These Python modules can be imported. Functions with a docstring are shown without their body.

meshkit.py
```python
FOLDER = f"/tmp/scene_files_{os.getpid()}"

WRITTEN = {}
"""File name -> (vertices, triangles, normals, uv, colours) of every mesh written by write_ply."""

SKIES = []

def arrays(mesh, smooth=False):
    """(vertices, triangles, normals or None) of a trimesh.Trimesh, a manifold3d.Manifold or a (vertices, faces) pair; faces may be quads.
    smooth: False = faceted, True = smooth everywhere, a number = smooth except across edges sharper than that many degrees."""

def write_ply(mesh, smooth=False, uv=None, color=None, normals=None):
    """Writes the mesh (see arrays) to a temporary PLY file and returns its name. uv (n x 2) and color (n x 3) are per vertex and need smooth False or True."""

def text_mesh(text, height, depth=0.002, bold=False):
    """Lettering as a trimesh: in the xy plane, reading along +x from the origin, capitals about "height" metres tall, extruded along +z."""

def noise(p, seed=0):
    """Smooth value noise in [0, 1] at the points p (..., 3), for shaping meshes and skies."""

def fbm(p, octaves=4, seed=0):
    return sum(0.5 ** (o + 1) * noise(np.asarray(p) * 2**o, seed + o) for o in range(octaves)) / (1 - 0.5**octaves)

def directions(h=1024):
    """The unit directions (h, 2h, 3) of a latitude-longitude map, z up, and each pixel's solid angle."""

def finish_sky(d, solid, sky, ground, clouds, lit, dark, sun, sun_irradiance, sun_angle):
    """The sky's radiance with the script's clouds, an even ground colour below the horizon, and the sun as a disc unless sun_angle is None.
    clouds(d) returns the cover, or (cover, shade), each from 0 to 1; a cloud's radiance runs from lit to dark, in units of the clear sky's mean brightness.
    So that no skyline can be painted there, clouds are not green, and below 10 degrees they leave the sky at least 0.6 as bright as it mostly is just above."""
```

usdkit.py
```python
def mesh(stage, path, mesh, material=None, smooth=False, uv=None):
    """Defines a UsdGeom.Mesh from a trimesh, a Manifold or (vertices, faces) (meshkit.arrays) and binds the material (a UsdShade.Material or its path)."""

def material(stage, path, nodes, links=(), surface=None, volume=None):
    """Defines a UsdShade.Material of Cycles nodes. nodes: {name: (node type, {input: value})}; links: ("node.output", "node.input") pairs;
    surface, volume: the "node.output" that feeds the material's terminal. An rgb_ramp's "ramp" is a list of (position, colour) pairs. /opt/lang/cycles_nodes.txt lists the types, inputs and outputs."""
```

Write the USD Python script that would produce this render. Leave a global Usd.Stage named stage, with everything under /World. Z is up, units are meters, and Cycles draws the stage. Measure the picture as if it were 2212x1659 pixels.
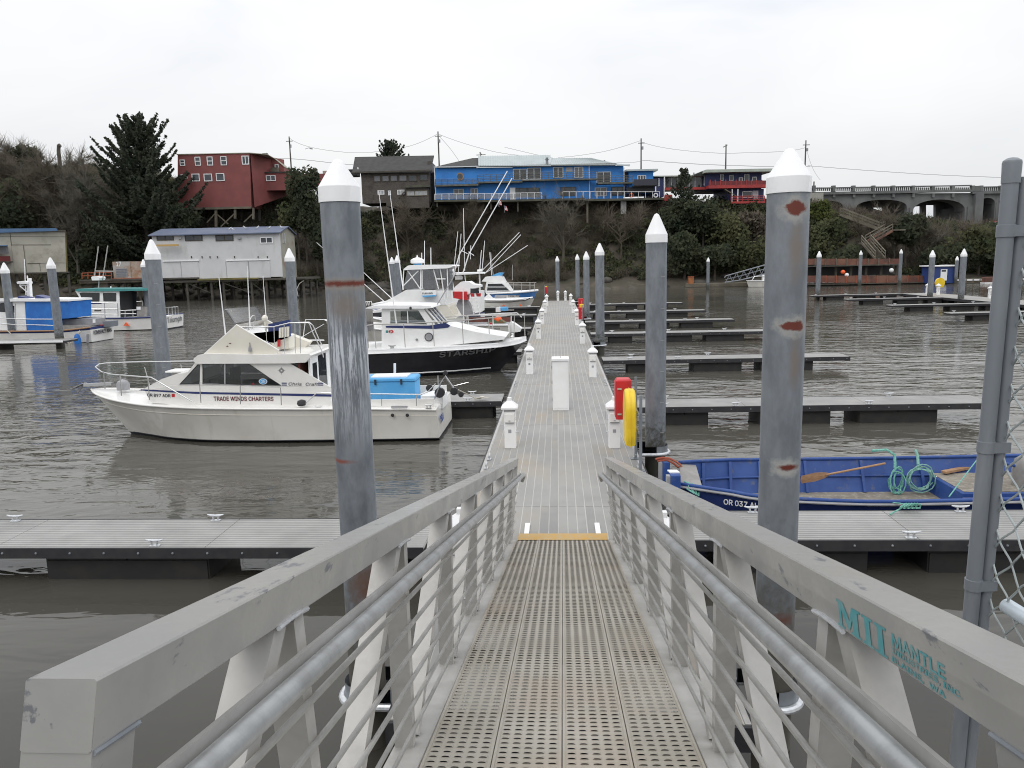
import math, random
import numpy as np, trimesh, manifold3d
import usdkit, meshkit
from pxr import Usd, UsdGeom, UsdLux, UsdShade, Gf, Sdf, Vt
from scipy.interpolate import PchipInterpolator, griddata
from shapely.geometry import Polygon, box as sbox, Point
from shapely.ops import unary_union

stage = Usd.Stage.CreateInMemory()
UsdGeom.SetStageUpAxis(stage, UsdGeom.Tokens.z)
UsdGeom.SetStageMetersPerUnit(stage, 1.0)
UsdGeom.Xform.Define(stage, '/World')
stage.SetDefaultPrim(stage.GetPrimAtPath('/World'))
rng = np.random.default_rng(7)

# ------------------------------------------------------------------ camera
FPX, CX, CY = 1637., 1106., 829.5            # focal length and centre in units of a 2212 px wide picture
PITCH, YAW, ROLL = math.radians(9.04), math.radians(3.63), math.radians(1.4)
EYE = np.array([0, 0, 4.33])
FW = np.array([-math.sin(YAW)*math.cos(PITCH), math.cos(YAW)*math.cos(PITCH), -math.sin(PITCH)])
_r = np.array([math.cos(YAW), math.sin(YAW), 0.]); _u = np.cross(_r, FW)
RT = _r*math.cos(ROLL) - _u*math.sin(ROLL); UP = _r*math.sin(ROLL) + _u*math.cos(ROLL)
cam = UsdGeom.Camera.Define(stage, '/World/camera')
cam.CreateHorizontalApertureAttr(36.0); cam.CreateVerticalApertureAttr(27.0)
cam.CreateFocalLengthAttr(36.0*FPX/2212.)
cam.CreateClippingRangeAttr(Gf.Vec2f(0.05, 5000))
EXPOSURE = 0.0
cam.CreateExposureAttr(EXPOSURE)
m4 = Gf.Matrix4d(*RT, 0, *UP, 0, *(-FW), 0, *EYE, 1)
cam.AddTransformOp().Set(m4)

# ------------------------------------------------------------------ overcast sky and soft sun
SUN_EL, SUN_AZ = math.radians(52), math.radians(205)       # azimuth = atan2(x, y) of the direction towards the sun
SKY_STRENGTH, CLOUD = 0.10, 7.75
usdkit.material(stage, '/World/Looks/overcast_sky', {
    'tc': ('texture_coordinate', {}),
    'sky': ('sky_texture', {'sky_type': 'single_scattering', 'sun_disc': False, 'sun_elevation': SUN_EL, 'sun_rotation': SUN_AZ}),
    'map': ('mapping', {'scale': (1.0, 1.0, 3.2)}),
    'n1': ('noise_texture', {'scale': 1.7, 'detail': 5., 'roughness': .5, 'distortion': .4}),
    'ramp': ('rgb_ramp', {'ramp': [(.36, (.80*CLOUD, .845*CLOUD, .92*CLOUD)), (.5, (.99*CLOUD, .995*CLOUD, 1.01*CLOUD)), (.68, (1.08*CLOUD, 1.08*CLOUD, 1.075*CLOUD))]}),
    'mix': ('mix_color', {'fac': .93}),
    'sep': ('separate_xyz', {}),
    'grad': ('map_range', {'from_min': 0., 'from_max': 1., 'to_min': 1.0, 'to_max': 2.2, 'clamp': True}),
    'mul': ('vector_math', {'math_type': 'scale'}),
    'bg': ('background_shader', {'strength': SKY_STRENGTH}),
}, [('tc.generated', 'map.vector'), ('map.vector', 'n1.vector'), ('n1.fac', 'ramp.fac'), ('sky.color', 'mix.a'), ('ramp.color', 'mix.b'),
    ('tc.generated', 'sep.vector'), ('sep.z', 'grad.value'), ('mix.result', 'mul.vector1'), ('grad.result', 'mul.scale'), ('mul.vector', 'bg.color')], surface='bg.background')
dome = UsdLux.DomeLight.Define(stage, '/World/sky')
UsdShade.MaterialBindingAPI.Apply(dome.GetPrim()).Bind(UsdShade.Material.Get(stage, '/World/Looks/overcast_sky'))
dome.GetPrim().SetCustomDataByKey('kind', 'structure')
sun = UsdLux.DistantLight.Define(stage, '/World/sun')
sun.CreateIntensityAttr(0.16); sun.CreateAngleAttr(25.0); sun.CreateColorAttr(Gf.Vec3f(1.0, .97, .93))
sun.GetPrim().CreateAttribute('inputs:normalize', Sdf.ValueTypeNames.Bool).Set(True)
sd = np.array([math.sin(SUN_AZ)*math.cos(SUN_EL), math.cos(SUN_AZ)*math.cos(SUN_EL), math.sin(SUN_EL)])
_z = Gf.Vec3d(*sd); _x = Gf.Cross(Gf.Vec3d(0, 0, 1), _z).GetNormalized(); _y = Gf.Cross(_z, _x)
sun.AddTransformOp().Set(Gf.Matrix4d(*_x, 0, *_y, 0, *_z, 0, 0, 0, 80, 1))

# ------------------------------------------------------------------ from measurements to points
def ray(x, y): return FW + RT*(x-CX)/FPX - UP*(y-CY)/FPX
def at(x, y, z):
    d = ray(x, y); return EYE + d*(z-EYE[2])/d[2]
def W(x, y, Y):
    d = ray(x, y); return EYE + d*Y/d[1]
def WX(x, y, X):
    d = ray(x, y); return EYE + d*X/d[0]

# ------------------------------------------------------------------ mesh building
def unit(v):
    v = np.asarray(v, float); n = np.linalg.norm(v); return v/n if n > 1e-12 else v
class MB:
    def __init__(s): s.v, s.f, s.n = [], [], 0
    def add(s, v, f):
        v = np.asarray(v, float).reshape(-1, 3); f = np.asarray(f, int)
        if f.ndim == 2 and f.shape[1] == 4: f = np.vstack([f[:, [0, 1, 2]], f[:, [0, 2, 3]]])
        s.v.append(v); s.f.append(f+s.n); s.n += len(v); return s
    def box(s, x0, x1, y0, y1, z0, z1):
        x0, x1 = sorted((x0, x1)); y0, y1 = sorted((y0, y1)); z0, z1 = sorted((z0, z1))
        return s.obox(((x0+x1)/2, (y0+y1)/2, (z0+z1)/2), ((x1-x0)/2, 0, 0), (0, (y1-y0)/2, 0), (0, 0, (z1-z0)/2))
    def obox(s, c, a, b, d):
        c, a, b, d = (np.asarray(q, float) for q in (c, a, b, d))
        v = [c+i*a+j*b+k*d for k in (-1, 1) for j in (-1, 1) for i in (-1, 1)]
        f = [[0, 2, 3, 1], [4, 5, 7, 6], [0, 1, 5, 4], [2, 6, 7, 3], [0, 4, 6, 2], [1, 3, 7, 5]]
        if np.dot(np.cross(a, b), d) < 0: f = [q[::-1] for q in f]
        return s.add(v, f)
    def bar(s, p, q, w, h, side=None):
        """rectangular bar from p to q, w across (along side), h the other way"""
        p, q = np.asarray(p, float), np.asarray(q, float); d = unit(q-p)
        if side is None: side = np.cross(d, (0, 0, 1)) if abs(d[2]) < .95 else np.array([1., 0, 0])
        a = unit(np.asarray(side, float)-d*np.dot(side, d)); b = np.cross(d, a)
        return s.obox((p+q)/2, a*w/2, b*h/2, (q-p)/2)
    def tube(s, pts, r, n=8, caps=True, closed=False):
        pts = np.asarray(pts, float); m = len(pts); rr = np.broadcast_to(np.asarray(r, float), (m,))
        if closed: t = np.roll(pts, -1, 0)-np.roll(pts, 1, 0)
        else: t = np.gradient(pts, axis=0) if m > 2 else np.repeat(pts[1:]-pts[:1], 2, 0)
        t = t/np.maximum(np.linalg.norm(t, axis=1, keepdims=True), 1e-9)
        ref = np.array([0, 0, 1.]) if abs(t[0, 2]) < .9 else np.array([1., 0, 0])
        a = unit(np.cross(t[0], ref)); V = []
        ang = np.arange(n)*2*math.pi/n
        for i in range(m):
            a = unit(a-t[i]*np.dot(a, t[i])); b = np.cross(t[i], a)
            V.append(pts[i]+rr[i]*(np.cos(ang)[:, None]*a+np.sin(ang)[:, None]*b))
        V = np.vstack(V); F = []
        for i in range(m if closed else m-1):
            j = (i+1) % m
            for k in range(n):
                l = (k+1) % n; F.append([i*n+k, i*n+l, j*n+l, j*n+k])
        s.add(V, F)
        if caps and not closed:
            for i, sg in ((0, -1), (m-1, 1)):
                c = V[i*n:(i+1)*n]; f = [[0, k+1, k] if sg < 0 else [0, k, k+1] for k in range(1, n-1)]; s.add(c, f)
        return s
    def loft(s, rings, closed=True, cap=True):
        rings = [np.asarray(r, float) for r in rings]; n = len(rings[0]); V = np.vstack(rings); F = []
        for i in range(len(rings)-1):
            for k in range(n if closed else n-1):
                l = (k+1) % n; F.append([i*n+k, i*n+l, (i+1)*n+l, (i+1)*n+k])
        s.add(V, F)
        if cap and closed:
            s.add(rings[0], [[0, k+1, k] for k in range(1, n-1)]); s.add(rings[-1], [[0, k, k+1] for k in range(1, n-1)])
        return s
    def lathe(s, prof, c=(0, 0, 0), n=24, axis=2):
        """prof: (radius, height) pairs from bottom to top"""
        ang = np.arange(n)*2*math.pi/n; R = []
        for r, h in prof:
            p = np.stack([np.cos(ang)*r, np.sin(ang)*r, np.full(n, h)], 1)
            if axis == 0: p = p[:, [2, 0, 1]]
            if axis == 1: p = p[:, [1, 2, 0]]
            R.append(p+np.asarray(c, float))
        return s.loft(R)
    def poly(s, pts, thick=None):
        """flat polygon (3d points, planar), optional extrusion vector"""
        pts = np.asarray(pts, float); nrm = np.zeros(3)
        for i in range(len(pts)): nrm += np.cross(pts[i]-pts[0], pts[(i+1) % len(pts)]-pts[0])
        nrm = unit(nrm); a = unit(pts[1]-pts[0]); b = np.cross(nrm, a)
        p2 = np.stack([(pts-pts[0])@a, (pts-pts[0])@b], 1)
        tri = np.asarray(manifold3d.triangulate([p2])); n = len(pts)
        if thick is None: return s.add(pts, tri)
        t = np.asarray(thick, float); top = pts+t
        if np.dot(t, nrm) > 0: s.add(np.vstack([pts, top]), np.vstack([tri[:, ::-1], tri+n])); w = [[i, (i+1) % n, n+(i+1) % n, n+i] for i in range(n)]
        else: s.add(np.vstack([pts, top]), np.vstack([tri, tri[:, ::-1]+n])); w = [[i, n+i, n+(i+1) % n, (i+1) % n] for i in range(n)]
        return s.add(np.vstack([pts, top]), w)
    def prism(s, xz, y0, y1):
        """xz outline extruded along y"""
        return s.poly([(x, y0, z) for x, z in xz], (0, y1-y0, 0))
    def mesh(s): return np.vstack(s.v), np.vstack(s.f)

# ------------------------------------------------------------------ objects
COUNT = {}
def newpath(parent, name):
    base = parent + '/' + name; k = COUNT.get(base, -1)+1; COUNT[base] = k
    return base if k == 0 else f'{base}_{k:03d}'
class Thing:
    def __init__(s, prim, loc): s.prim, s.loc = prim, np.asarray(loc, float); s.path = str(prim.GetPath())
def keys(prim, label=None, cat=None, group=None, kind=None):
    for k, v in (('label', label), ('category', cat), ('group', group), ('kind', kind)):
        if v: prim.SetCustomDataByKey(k, v)
def thing(name, label, cat, loc=(0, 0, 0), group=None, rz=0, kind=None):
    x = UsdGeom.Xform.Define(stage, newpath('/World', name)); loc = tuple(float(q) for q in loc)
    x.AddTranslateOp().Set(Gf.Vec3d(*loc))
    if rz: x.AddRotateZOp().Set(rz)
    keys(x.GetPrim(), label, cat, group, kind); return Thing(x.GetPrim(), loc)
def copy_of(src, label, loc, group=None, rz=0):
    x = UsdGeom.Xform.Define(stage, newpath('/World', src.path.split('/')[-1].rstrip('0123456789').rstrip('_')))
    x.GetPrim().GetReferences().AddInternalReference(src.path); x.GetPrim().SetInstanceable(True)
    x.ClearXformOpOrder(); x.AddTranslateOp(opSuffix='at').Set(Gf.Vec3d(*[float(q) for q in loc]))
    if rz: x.AddRotateZOp(opSuffix='turn').Set(rz)
    d = src.prim.GetCustomData(); keys(x.GetPrim(), label, d.get('category'), group or d.get('group')); return x.GetPrim()
def put(name, mb, mat, parent=None, smooth=30, label=None, cat=None, group=None, kind=None):
    """one Mesh prim; parent a Thing (its part, given in world coordinates) or a part Thing, or None (top level)"""
    v, f = mb.mesh() if isinstance(mb, MB) else meshkit.arrays(mb)[:2]
    loc = parent.loc if parent else np.zeros(3)
    path = newpath(parent.path if parent else '/World', name)
    m = usdkit.mesh(stage, path, (v-loc, f), M[mat] if isinstance(mat, str) else mat, smooth=smooth)
    keys(m.GetPrim(), label, cat, group, kind); return Thing(m.GetPrim(), loc)
def text(parent, name, s, h, o, ux, uy, mat, bold=False, width=None, depth=.004, warp=None, slant=0.):
    t = meshkit.text_mesh(s, h, depth, bold); v = np.array(t.vertices)
    if width: v[:, 0] *= width/v[:, 0].max()
    v[:, 0] += slant*v[:, 1]
    o, ux, uy = np.asarray(o, float), unit(ux), unit(uy); n = np.cross(ux, uy)
    p = o+v[:, :1]*ux+v[:, 1:2]*uy+v[:, 2:3]*n
    if warp is not None: p = warp(p, v[:, 2])
    return put(name, MB().add(p, t.faces), mat, parent, smooth=False)

# ------------------------------------------------------------------ materials
M = {}
def pm(name, c, rough=.5, metal=0., c2=None, scale=3., lo=.4, hi=.6, detail=5., stretch=(1, 1, 1), bump=0., bscale=None, c3=None, s3=1., lo3=.55, hi3=.7, stretch3=(1, 1, 1), coat=0., spec=.5, trans=0., r2=None, rot=(0, 0, 0)):
    """principled surface with two optional layers of noise-mixed colour (world space) and fine relief"""
    n = {'g': ('geometry', {}), 'p': ('principled_bsdf', {'base_color': c, 'roughness': rough, 'metallic': metal, 'coat_weight': coat, 'specular_ior_level': spec})}; l = []
    if c2 is not None:
        n['m'] = ('mapping', {'scale': stretch, 'rotation': rot}); n['n'] = ('noise_texture', {'scale': scale, 'detail': detail, 'roughness': .6})
        n['r'] = ('map_range', {'from_min': lo, 'from_max': hi, 'to_min': 0., 'to_max': 1., 'clamp': True}); n['x'] = ('mix_color', {'a': c, 'b': c2})
        l += [('g.position', 'm.vector'), ('m.vector', 'n.vector'), ('n.fac', 'r.value'), ('r.result', 'x.fac')]; last = 'x.result'
        if r2 is not None:
            n['rr'] = ('mix_float', {'a': rough, 'b': r2}); l += [('r.result', 'rr.fac'), ('rr.result', 'p.roughness')]
        if c3 is not None:
            n['m3'] = ('mapping', {'scale': stretch3, 'location': (3.1, 1.7, .4)}); n['n3'] = ('noise_texture', {'scale': s3, 'detail': 6., 'roughness': .65})
            n['r3'] = ('map_range', {'from_min': lo3, 'from_max': hi3, 'to_min': 0., 'to_max': 1., 'clamp': True}); n['x3'] = ('mix_color', {'b': c3})
            l += [('g.position', 'm3.vector'), ('m3.vector', 'n3.vector'), ('n3.fac', 'r3.value'), ('r3.result', 'x3.fac'), (last, 'x3.a')]; last = 'x3.result'
        l.append((last, 'p.base_color'))
    if bump:
        n['bn'] = ('noise_texture', {'scale': bscale or scale*6, 'detail': 4.}); n['b'] = ('bump', {'strength': bump, 'distance': .01})
        l += [('g.position', 'bn.vector'), ('bn.fac', 'b.height'), ('b.normal', 'p.normal')]
    M[name] = usdkit.material(stage, '/World/Looks/'+name, n, l, surface='p.BSDF'); return M[name]
def pane(name, tint=(.5, .55, .55), rough=.02, mixf=.12, base=None):
    n = {'t': ('transparent_bsdf', {'color': tint}), 'g': ('glossy_bsdf', {'color': (.9, .9, .9), 'roughness': rough}), 'f': ('fresnel', {'IOR': 1.5}), 'a': ('math', {'math_type': 'add', 'value2': mixf}), 'x': ('mix_closure', {})}
    M[name] = usdkit.material(stage, '/World/Looks/'+name, n, [('f.fac', 'a.value1'), ('a.value', 'x.fac'), ('t.BSDF', 'x.closure1'), ('g.BSDF', 'x.closure2')], surface='x.closure')
def leaf(name, c, c2, scale=.5):
    n = {'g': ('geometry', {}), 'n': ('noise_texture', {'scale': scale, 'detail': 3.}), 'r': ('map_range', {'from_min': .38, 'from_max': .62, 'clamp': True}), 'x': ('mix_color', {'a': c, 'b': c2}),
         'd': ('diffuse_bsdf', {}), 't': ('translucent_bsdf', {}), 'm': ('mix_closure', {'fac': .25})}
    M[name] = usdkit.material(stage, '/World/Looks/'+name, n, [('g.position', 'n.vector'), ('n.fac', 'r.value'), ('r.result', 'x.fac'), ('x.result', 'd.color'), ('x.result', 't.color'), ('d.BSDF', 'm.closure1'), ('t.BSDF', 'm.closure2')], surface='m.closure')

pm('alu', (.30, .295, .278), .42, .35, (.36, .355, .338), 4., bump=.05, bscale=60, c3=(.25, .245, .23), s3=2.6, lo3=.5, hi3=.75)
pm('alu_top', (.33, .323, .303), .27, .5, (.275, .272, .262), 3.2, .4, .66, c3=(.15, .155, .165), s3=13., lo3=.615, hi3=.65, stretch3=(1, .3, 1), bump=.06, bscale=26, r2=.42)
pm('alu_light', (.37, .36, .34), .5, .25, (.43, .42, .40), 4., c3=(.31, .30, .275), s3=3.4, lo3=.5, hi3=.78, bump=.05, bscale=80)
pm('pipe', (.36, .37, .375), .33, .6, (.27, .275, .275), 9., bump=.05, bscale=120)
pm('grip', (.40, .375, .325), .5, .15, (.345, .32, .27), 1.6, c3=(.38, .30, .23), s3=1.1, lo3=.52, hi3=.8)
pm('yellow_plate', (.50, .28, .045), .55, 0, (.42, .30, .14), 14., c3=(.45, .40, .30), s3=9, lo3=.6, hi3=.72)
pm('plank', (.225, .222, .212), .6, 0, (.275, .27, .255), .9, c3=(.29, .245, .185), s3=.35, lo3=.5, hi3=.72, bump=.03, bscale=90)
pm('seam', (.52, .51, .48), .6, 0, (.45, .44, .41), 3.)
pm('grate', (.34, .34, .33), .6, .1, (.29, .29, .285), 1.3, c3=(.30, .27, .22), s3=.6, lo3=.55, hi3=.75)
pm('fascia', (.018, .018, .021), .55, 0, (.028, .027, .028), 5., bump=.05)
pm('float_black', (.012, .012, .012), .6, 0, (.022, .02, .017), 3.)
pm('galv', (.225, .245, .265), .5, .25, (.165, .18, .198), 3.2, stretch=(1, 1, .3), c3=(.31, .325, .335), s3=2.6, lo3=.52, hi3=.78, stretch3=(1, 1, .22), bump=.03, bscale=50)
pm('galv_pale', (.52, .58, .62), .4, .3, (.46, .52, .56), 8.)
pm('galv_bright', (.62, .64, .65), .3, .75, (.5, .51, .53), 20.)
pm('cap_white', (.80, .80, .80), .45, 0, (.76, .76, .755), 2.)
pm('white', (.78, .78, .77), .4, 0, (.74, .735, .72), 2.)
pm('white_gloss', (.74, .73, .70), .22, 0, (.69, .675, .64), 1.1, coat=.3)
pm('cream', (.68, .65, .57), .4, 0, (.62, .59, .51), .8, .4, .65)
pm('hull_white', (.60, .585, .54), .3, 0, (.50, .48, .43), .7, .4, .7, c3=(.40, .37, .30), s3=1.6, lo3=.55, hi3=.8, stretch3=(1, 1, .18), coat=.2)
pm('black_hull', (.010, .010, .012), .22, 0, (.016, .016, .018), 1., coat=.4)
pm('bottom', (.012, .013, .016), .5)
pm('navy', (.02, .03, .11), .4)
pm('blue_paint', (.013, .048, .20), .55, 0, (.022, .066, .235), 2.5, c3=(.085, .10, .15), s3=6, lo3=.57, hi3=.72)
pm('blue_dark', (.012, .025, .10), .4, 0, (.02, .035, .13), 2.)
pm('red', (.50, .015, .022), .35, 0, (.42, .02, .025), 3.)
pm('yellow', (.74, .52, .02), .38, 0, (.68, .45, .02), 4.)
pm('orange', (.8, .12, .03), .5)
pm('cooler', (.075, .32, .62), .5, 0, (.10, .36, .64), 2.)
pm('steel', (.55, .55, .55), .25, .9)
pm('dark', (.02, .02, .022), .5)
pm('rubber', (.03, .03, .032), .6)
pm('grey', (.30, .30, .31), .55, 0, (.25, .25, .26), 3.)
pm('rope_teal', (.09, .30, .24), .8, 0, (.20, .42, .35), 30.)
pm('rope_white', (.62, .58, .50), .8, 0, (.45, .42, .36), 20.)
pm('wood', (.36, .21, .11), .6, 0, (.27, .15, .08), 9., stretch=(1, 1, 4))
pm('sand', (.215, .19, .155), .85, 0, (.155, .138, .112), 3., c3=(.29, .265, .22), s3=9, lo3=.5, hi3=.65, bump=.1)
pm('brown_red', (.19, .055, .04), .7, 0, (.12, .045, .035), 2.)
pm('rust', (.27, .055, .03), .8, 0, (.35, .11, .05), 7.)
pm('teal_ink', (.05, .24, .26), .55, 0, (.16, .28, .28), 22., .38, .7)
pm('maroon_ink', (.10, .012, .02), .5)
pm('ink', (.03, .03, .04), .5)
pm('white_ink', (.62, .62, .60), .5)
pm('steel_ink', (.20, .20, .205), .4, .3)
pm('teal', (.04, .20, .20), .5, 0, (.05, .24, .23), 2.)
pm('tarp', (.015, .12, .42), .55, 0, (.02, .16, .50), 1.5, bump=.1, bscale=4)
pm('dark_glass', (.012, .014, .016), .06, 0, (.02, .022, .025), 3., spec=.6)
pm('curtain_glass', (.17, .17, .18), .15, 0, (.11, .11, .12), 6., stretch=(3, 3, .2))
pane('boat_glass', (.30, .33, .34), .02, .05)
pane('vinyl', (.62, .63, .64), .12, .10)
pm('green_net', (.05, .16, .10), .8, 0, (.20, .10, .04), 12.)
pm('band_blue', (.05, .17, .42), .35, 0, (.06, .19, .45), 2.)
pm('bin_grey', (.26, .25, .235), .6, 0, (.20, .19, .18), 4.)
pm('steel_dark', (.16, .17, .19), .5)
pm('rope_pale', (.24, .40, .34), .8, 0, (.13, .32, .27), 30.)
pm('dark_board', (.03, .032, .045), .6); pm('pale_glass', (.38, .39, .39), .2, 0, (.28, .29, .29), 3.); pm('roof_trim', (.34, .33, .25), .6); pm('roof_pale', (.36, .40, .34), .6, 0, (.30, .33, .29), .8); pm('pale_panel', (.55, .53, .55), .5)
pm('rusty_panel', (.36, .30, .25), .7, 0, (.30, .19, .12), 1.1, c3=(.26, .12, .06), s3=1.3, lo3=.55, hi3=.7); pm('rust_orange', (.33, .12, .04), .8, 0, (.24, .08, .03), 2.); pm('kiosk_blue', (.02, .045, .17), .5)
pm('mesh_wire', (.34, .375, .375), .45, .3, (.26, .285, .285), 12.)
# ------------------------------------------------------------------ setting: water, far bank
def water_mat():
    n = {'g': ('geometry', {}), 'p': ('principled_bsdf', {'base_color': (.034, .032, .0265), 'roughness': .03, 'ior': 1.333, 'specular_ior_level': .5}),
         'm1': ('mapping', {'scale': (.38, 1.0, 1.), 'rotation': (0, 0, .25)}), 'n1': ('noise_texture', {'scale': 1.5, 'detail': 3.5, 'roughness': .5, 'distortion': .6}),
         'm2': ('mapping', {'scale': (.35, .8, 1.), 'rotation': (0, 0, -.35)}), 'n2': ('noise_texture', {'scale': 4.2, 'detail': 2.5, 'roughness': .5, 'distortion': .3}),
         'n3': ('noise_texture', {'scale': .045, 'detail': 2.}), 'r3': ('map_range', {'from_min': .38, 'from_max': .6, 'to_min': .25, 'to_max': 1., 'clamp': True}),
         'sep': ('separate_xyz', {}), 'near': ('map_range', {'from_min': 6., 'from_max': 16., 'to_min': .12, 'to_max': 1., 'clamp': True}), 'mm': ('math', {'math_type': 'multiply'}),
         'a': ('math', {'math_type': 'multiply_add', 'value2': .2}), 'sc': ('math', {'math_type': 'multiply'}),
         'b': ('bump', {'strength': 1., 'distance': .085})}
    l = [('g.position', 'm1.vector'), ('m1.vector', 'n1.vector'), ('g.position', 'm2.vector'), ('m2.vector', 'n2.vector'), ('g.position', 'n3.vector'), ('n3.fac', 'r3.value'),
         ('g.position', 'sep.vector'), ('sep.y', 'near.value'), ('near.result', 'mm.value1'), ('r3.result', 'mm.value2'),
         ('n2.fac', 'a.value1'), ('n1.fac', 'a.value3'), ('a.value', 'sc.value1'), ('mm.value', 'sc.value2'), ('sc.value', 'b.height'), ('b.normal', 'p.normal')]
    M['water'] = usdkit.material(stage, '/World/Looks/water', n, l, surface='p.BSDF')
water_mat()
put('water', MB().add([(-600, -60, 0), (600, -60, 0), (600, 700, 0), (-600, 700, 0)], [[0, 1, 2, 3]]), 'water', smooth=False, kind='structure')
pm('earth', (.070, .058, .044), .9, 0, (.048, .046, .030), .35, c3=(.105, .088, .066), s3=.6, lo3=.52, hi3=.7, bump=.3, bscale=2.)
pm('mud', (.040, .034, .028), .7, 0, (.065, .056, .045), .7, c3=(.025, .028, .018), s3=.9, lo3=.5, hi3=.65, bump=.4, bscale=3.)
def top_of_bank(x):          # height of the bluff along the far shore
    return np.interp(x, [-260, -110, -85, -70, -60, -45, -20, 0, 35, 46, 56, 70, 95, 300], [25, 25, 24, 20.5, 17.5, 15., 14.6, 14.6, 14.6, 13.6, 11, 9, 8, 7])
def shore(x): return np.interp(x, [-260, -70, -40, 0, 40, 70, 300], [116, 117, 122, 123, 124, 126, 128])
def ground_z(x, y):
    s = y-shore(x); h = top_of_bank(x)
    t = np.interp(s, [-6, 0, 3, 7, 16, 24, 400], [-.12, .01, .1, .22, .92, 1., 1.02])
    p = np.stack([x*.12, y*.12, np.zeros_like(x)], -1); q = np.stack([x*.45, y*.45, np.ones_like(x)], -1)
    nz = meshkit.fbm(p)
    nz2 = meshkit.fbm(q)
    return t*h+np.clip(t*3, 0, 1)*((nz-.5)*4.0+(nz2-.5)*1.6)-.2
gx = np.concatenate([np.linspace(-260, -100, 40)[:-1], np.linspace(-100, 110, 240), np.linspace(110, 320, 40)[1:]]); gy = np.concatenate([np.linspace(100, 150, 80), np.linspace(153, 420, 30)])
GX, GY = np.meshgrid(gx, gy); GZ = ground_z(GX.ravel(), GY.ravel()).reshape(GX.shape)
GZ = np.where(GY < shore(GX)-8, -1.5, GZ)
idx = np.arange(GX.size).reshape(GX.shape)
put('hillside', MB().add(np.stack([GX, GY, GZ], -1).reshape(-1, 3), np.stack([idx[:-1, :-1], idx[:-1, 1:], idx[1:, 1:], idx[1:, :-1]], -1).reshape(-1, 4)), 'earth', smooth=True, kind='structure')
mb = MB()
pm('concrete', (.30, .295, .28), .8, 0, (.22, .22, .21), 1.5, c3=(.15, .15, .14), s3=2., lo3=.55, hi3=.75, bump=.1)
put('pier_apron', MB().box(-6, 6, -9, -.42, 1.2, 2.72), 'concrete', kind='structure')

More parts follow.
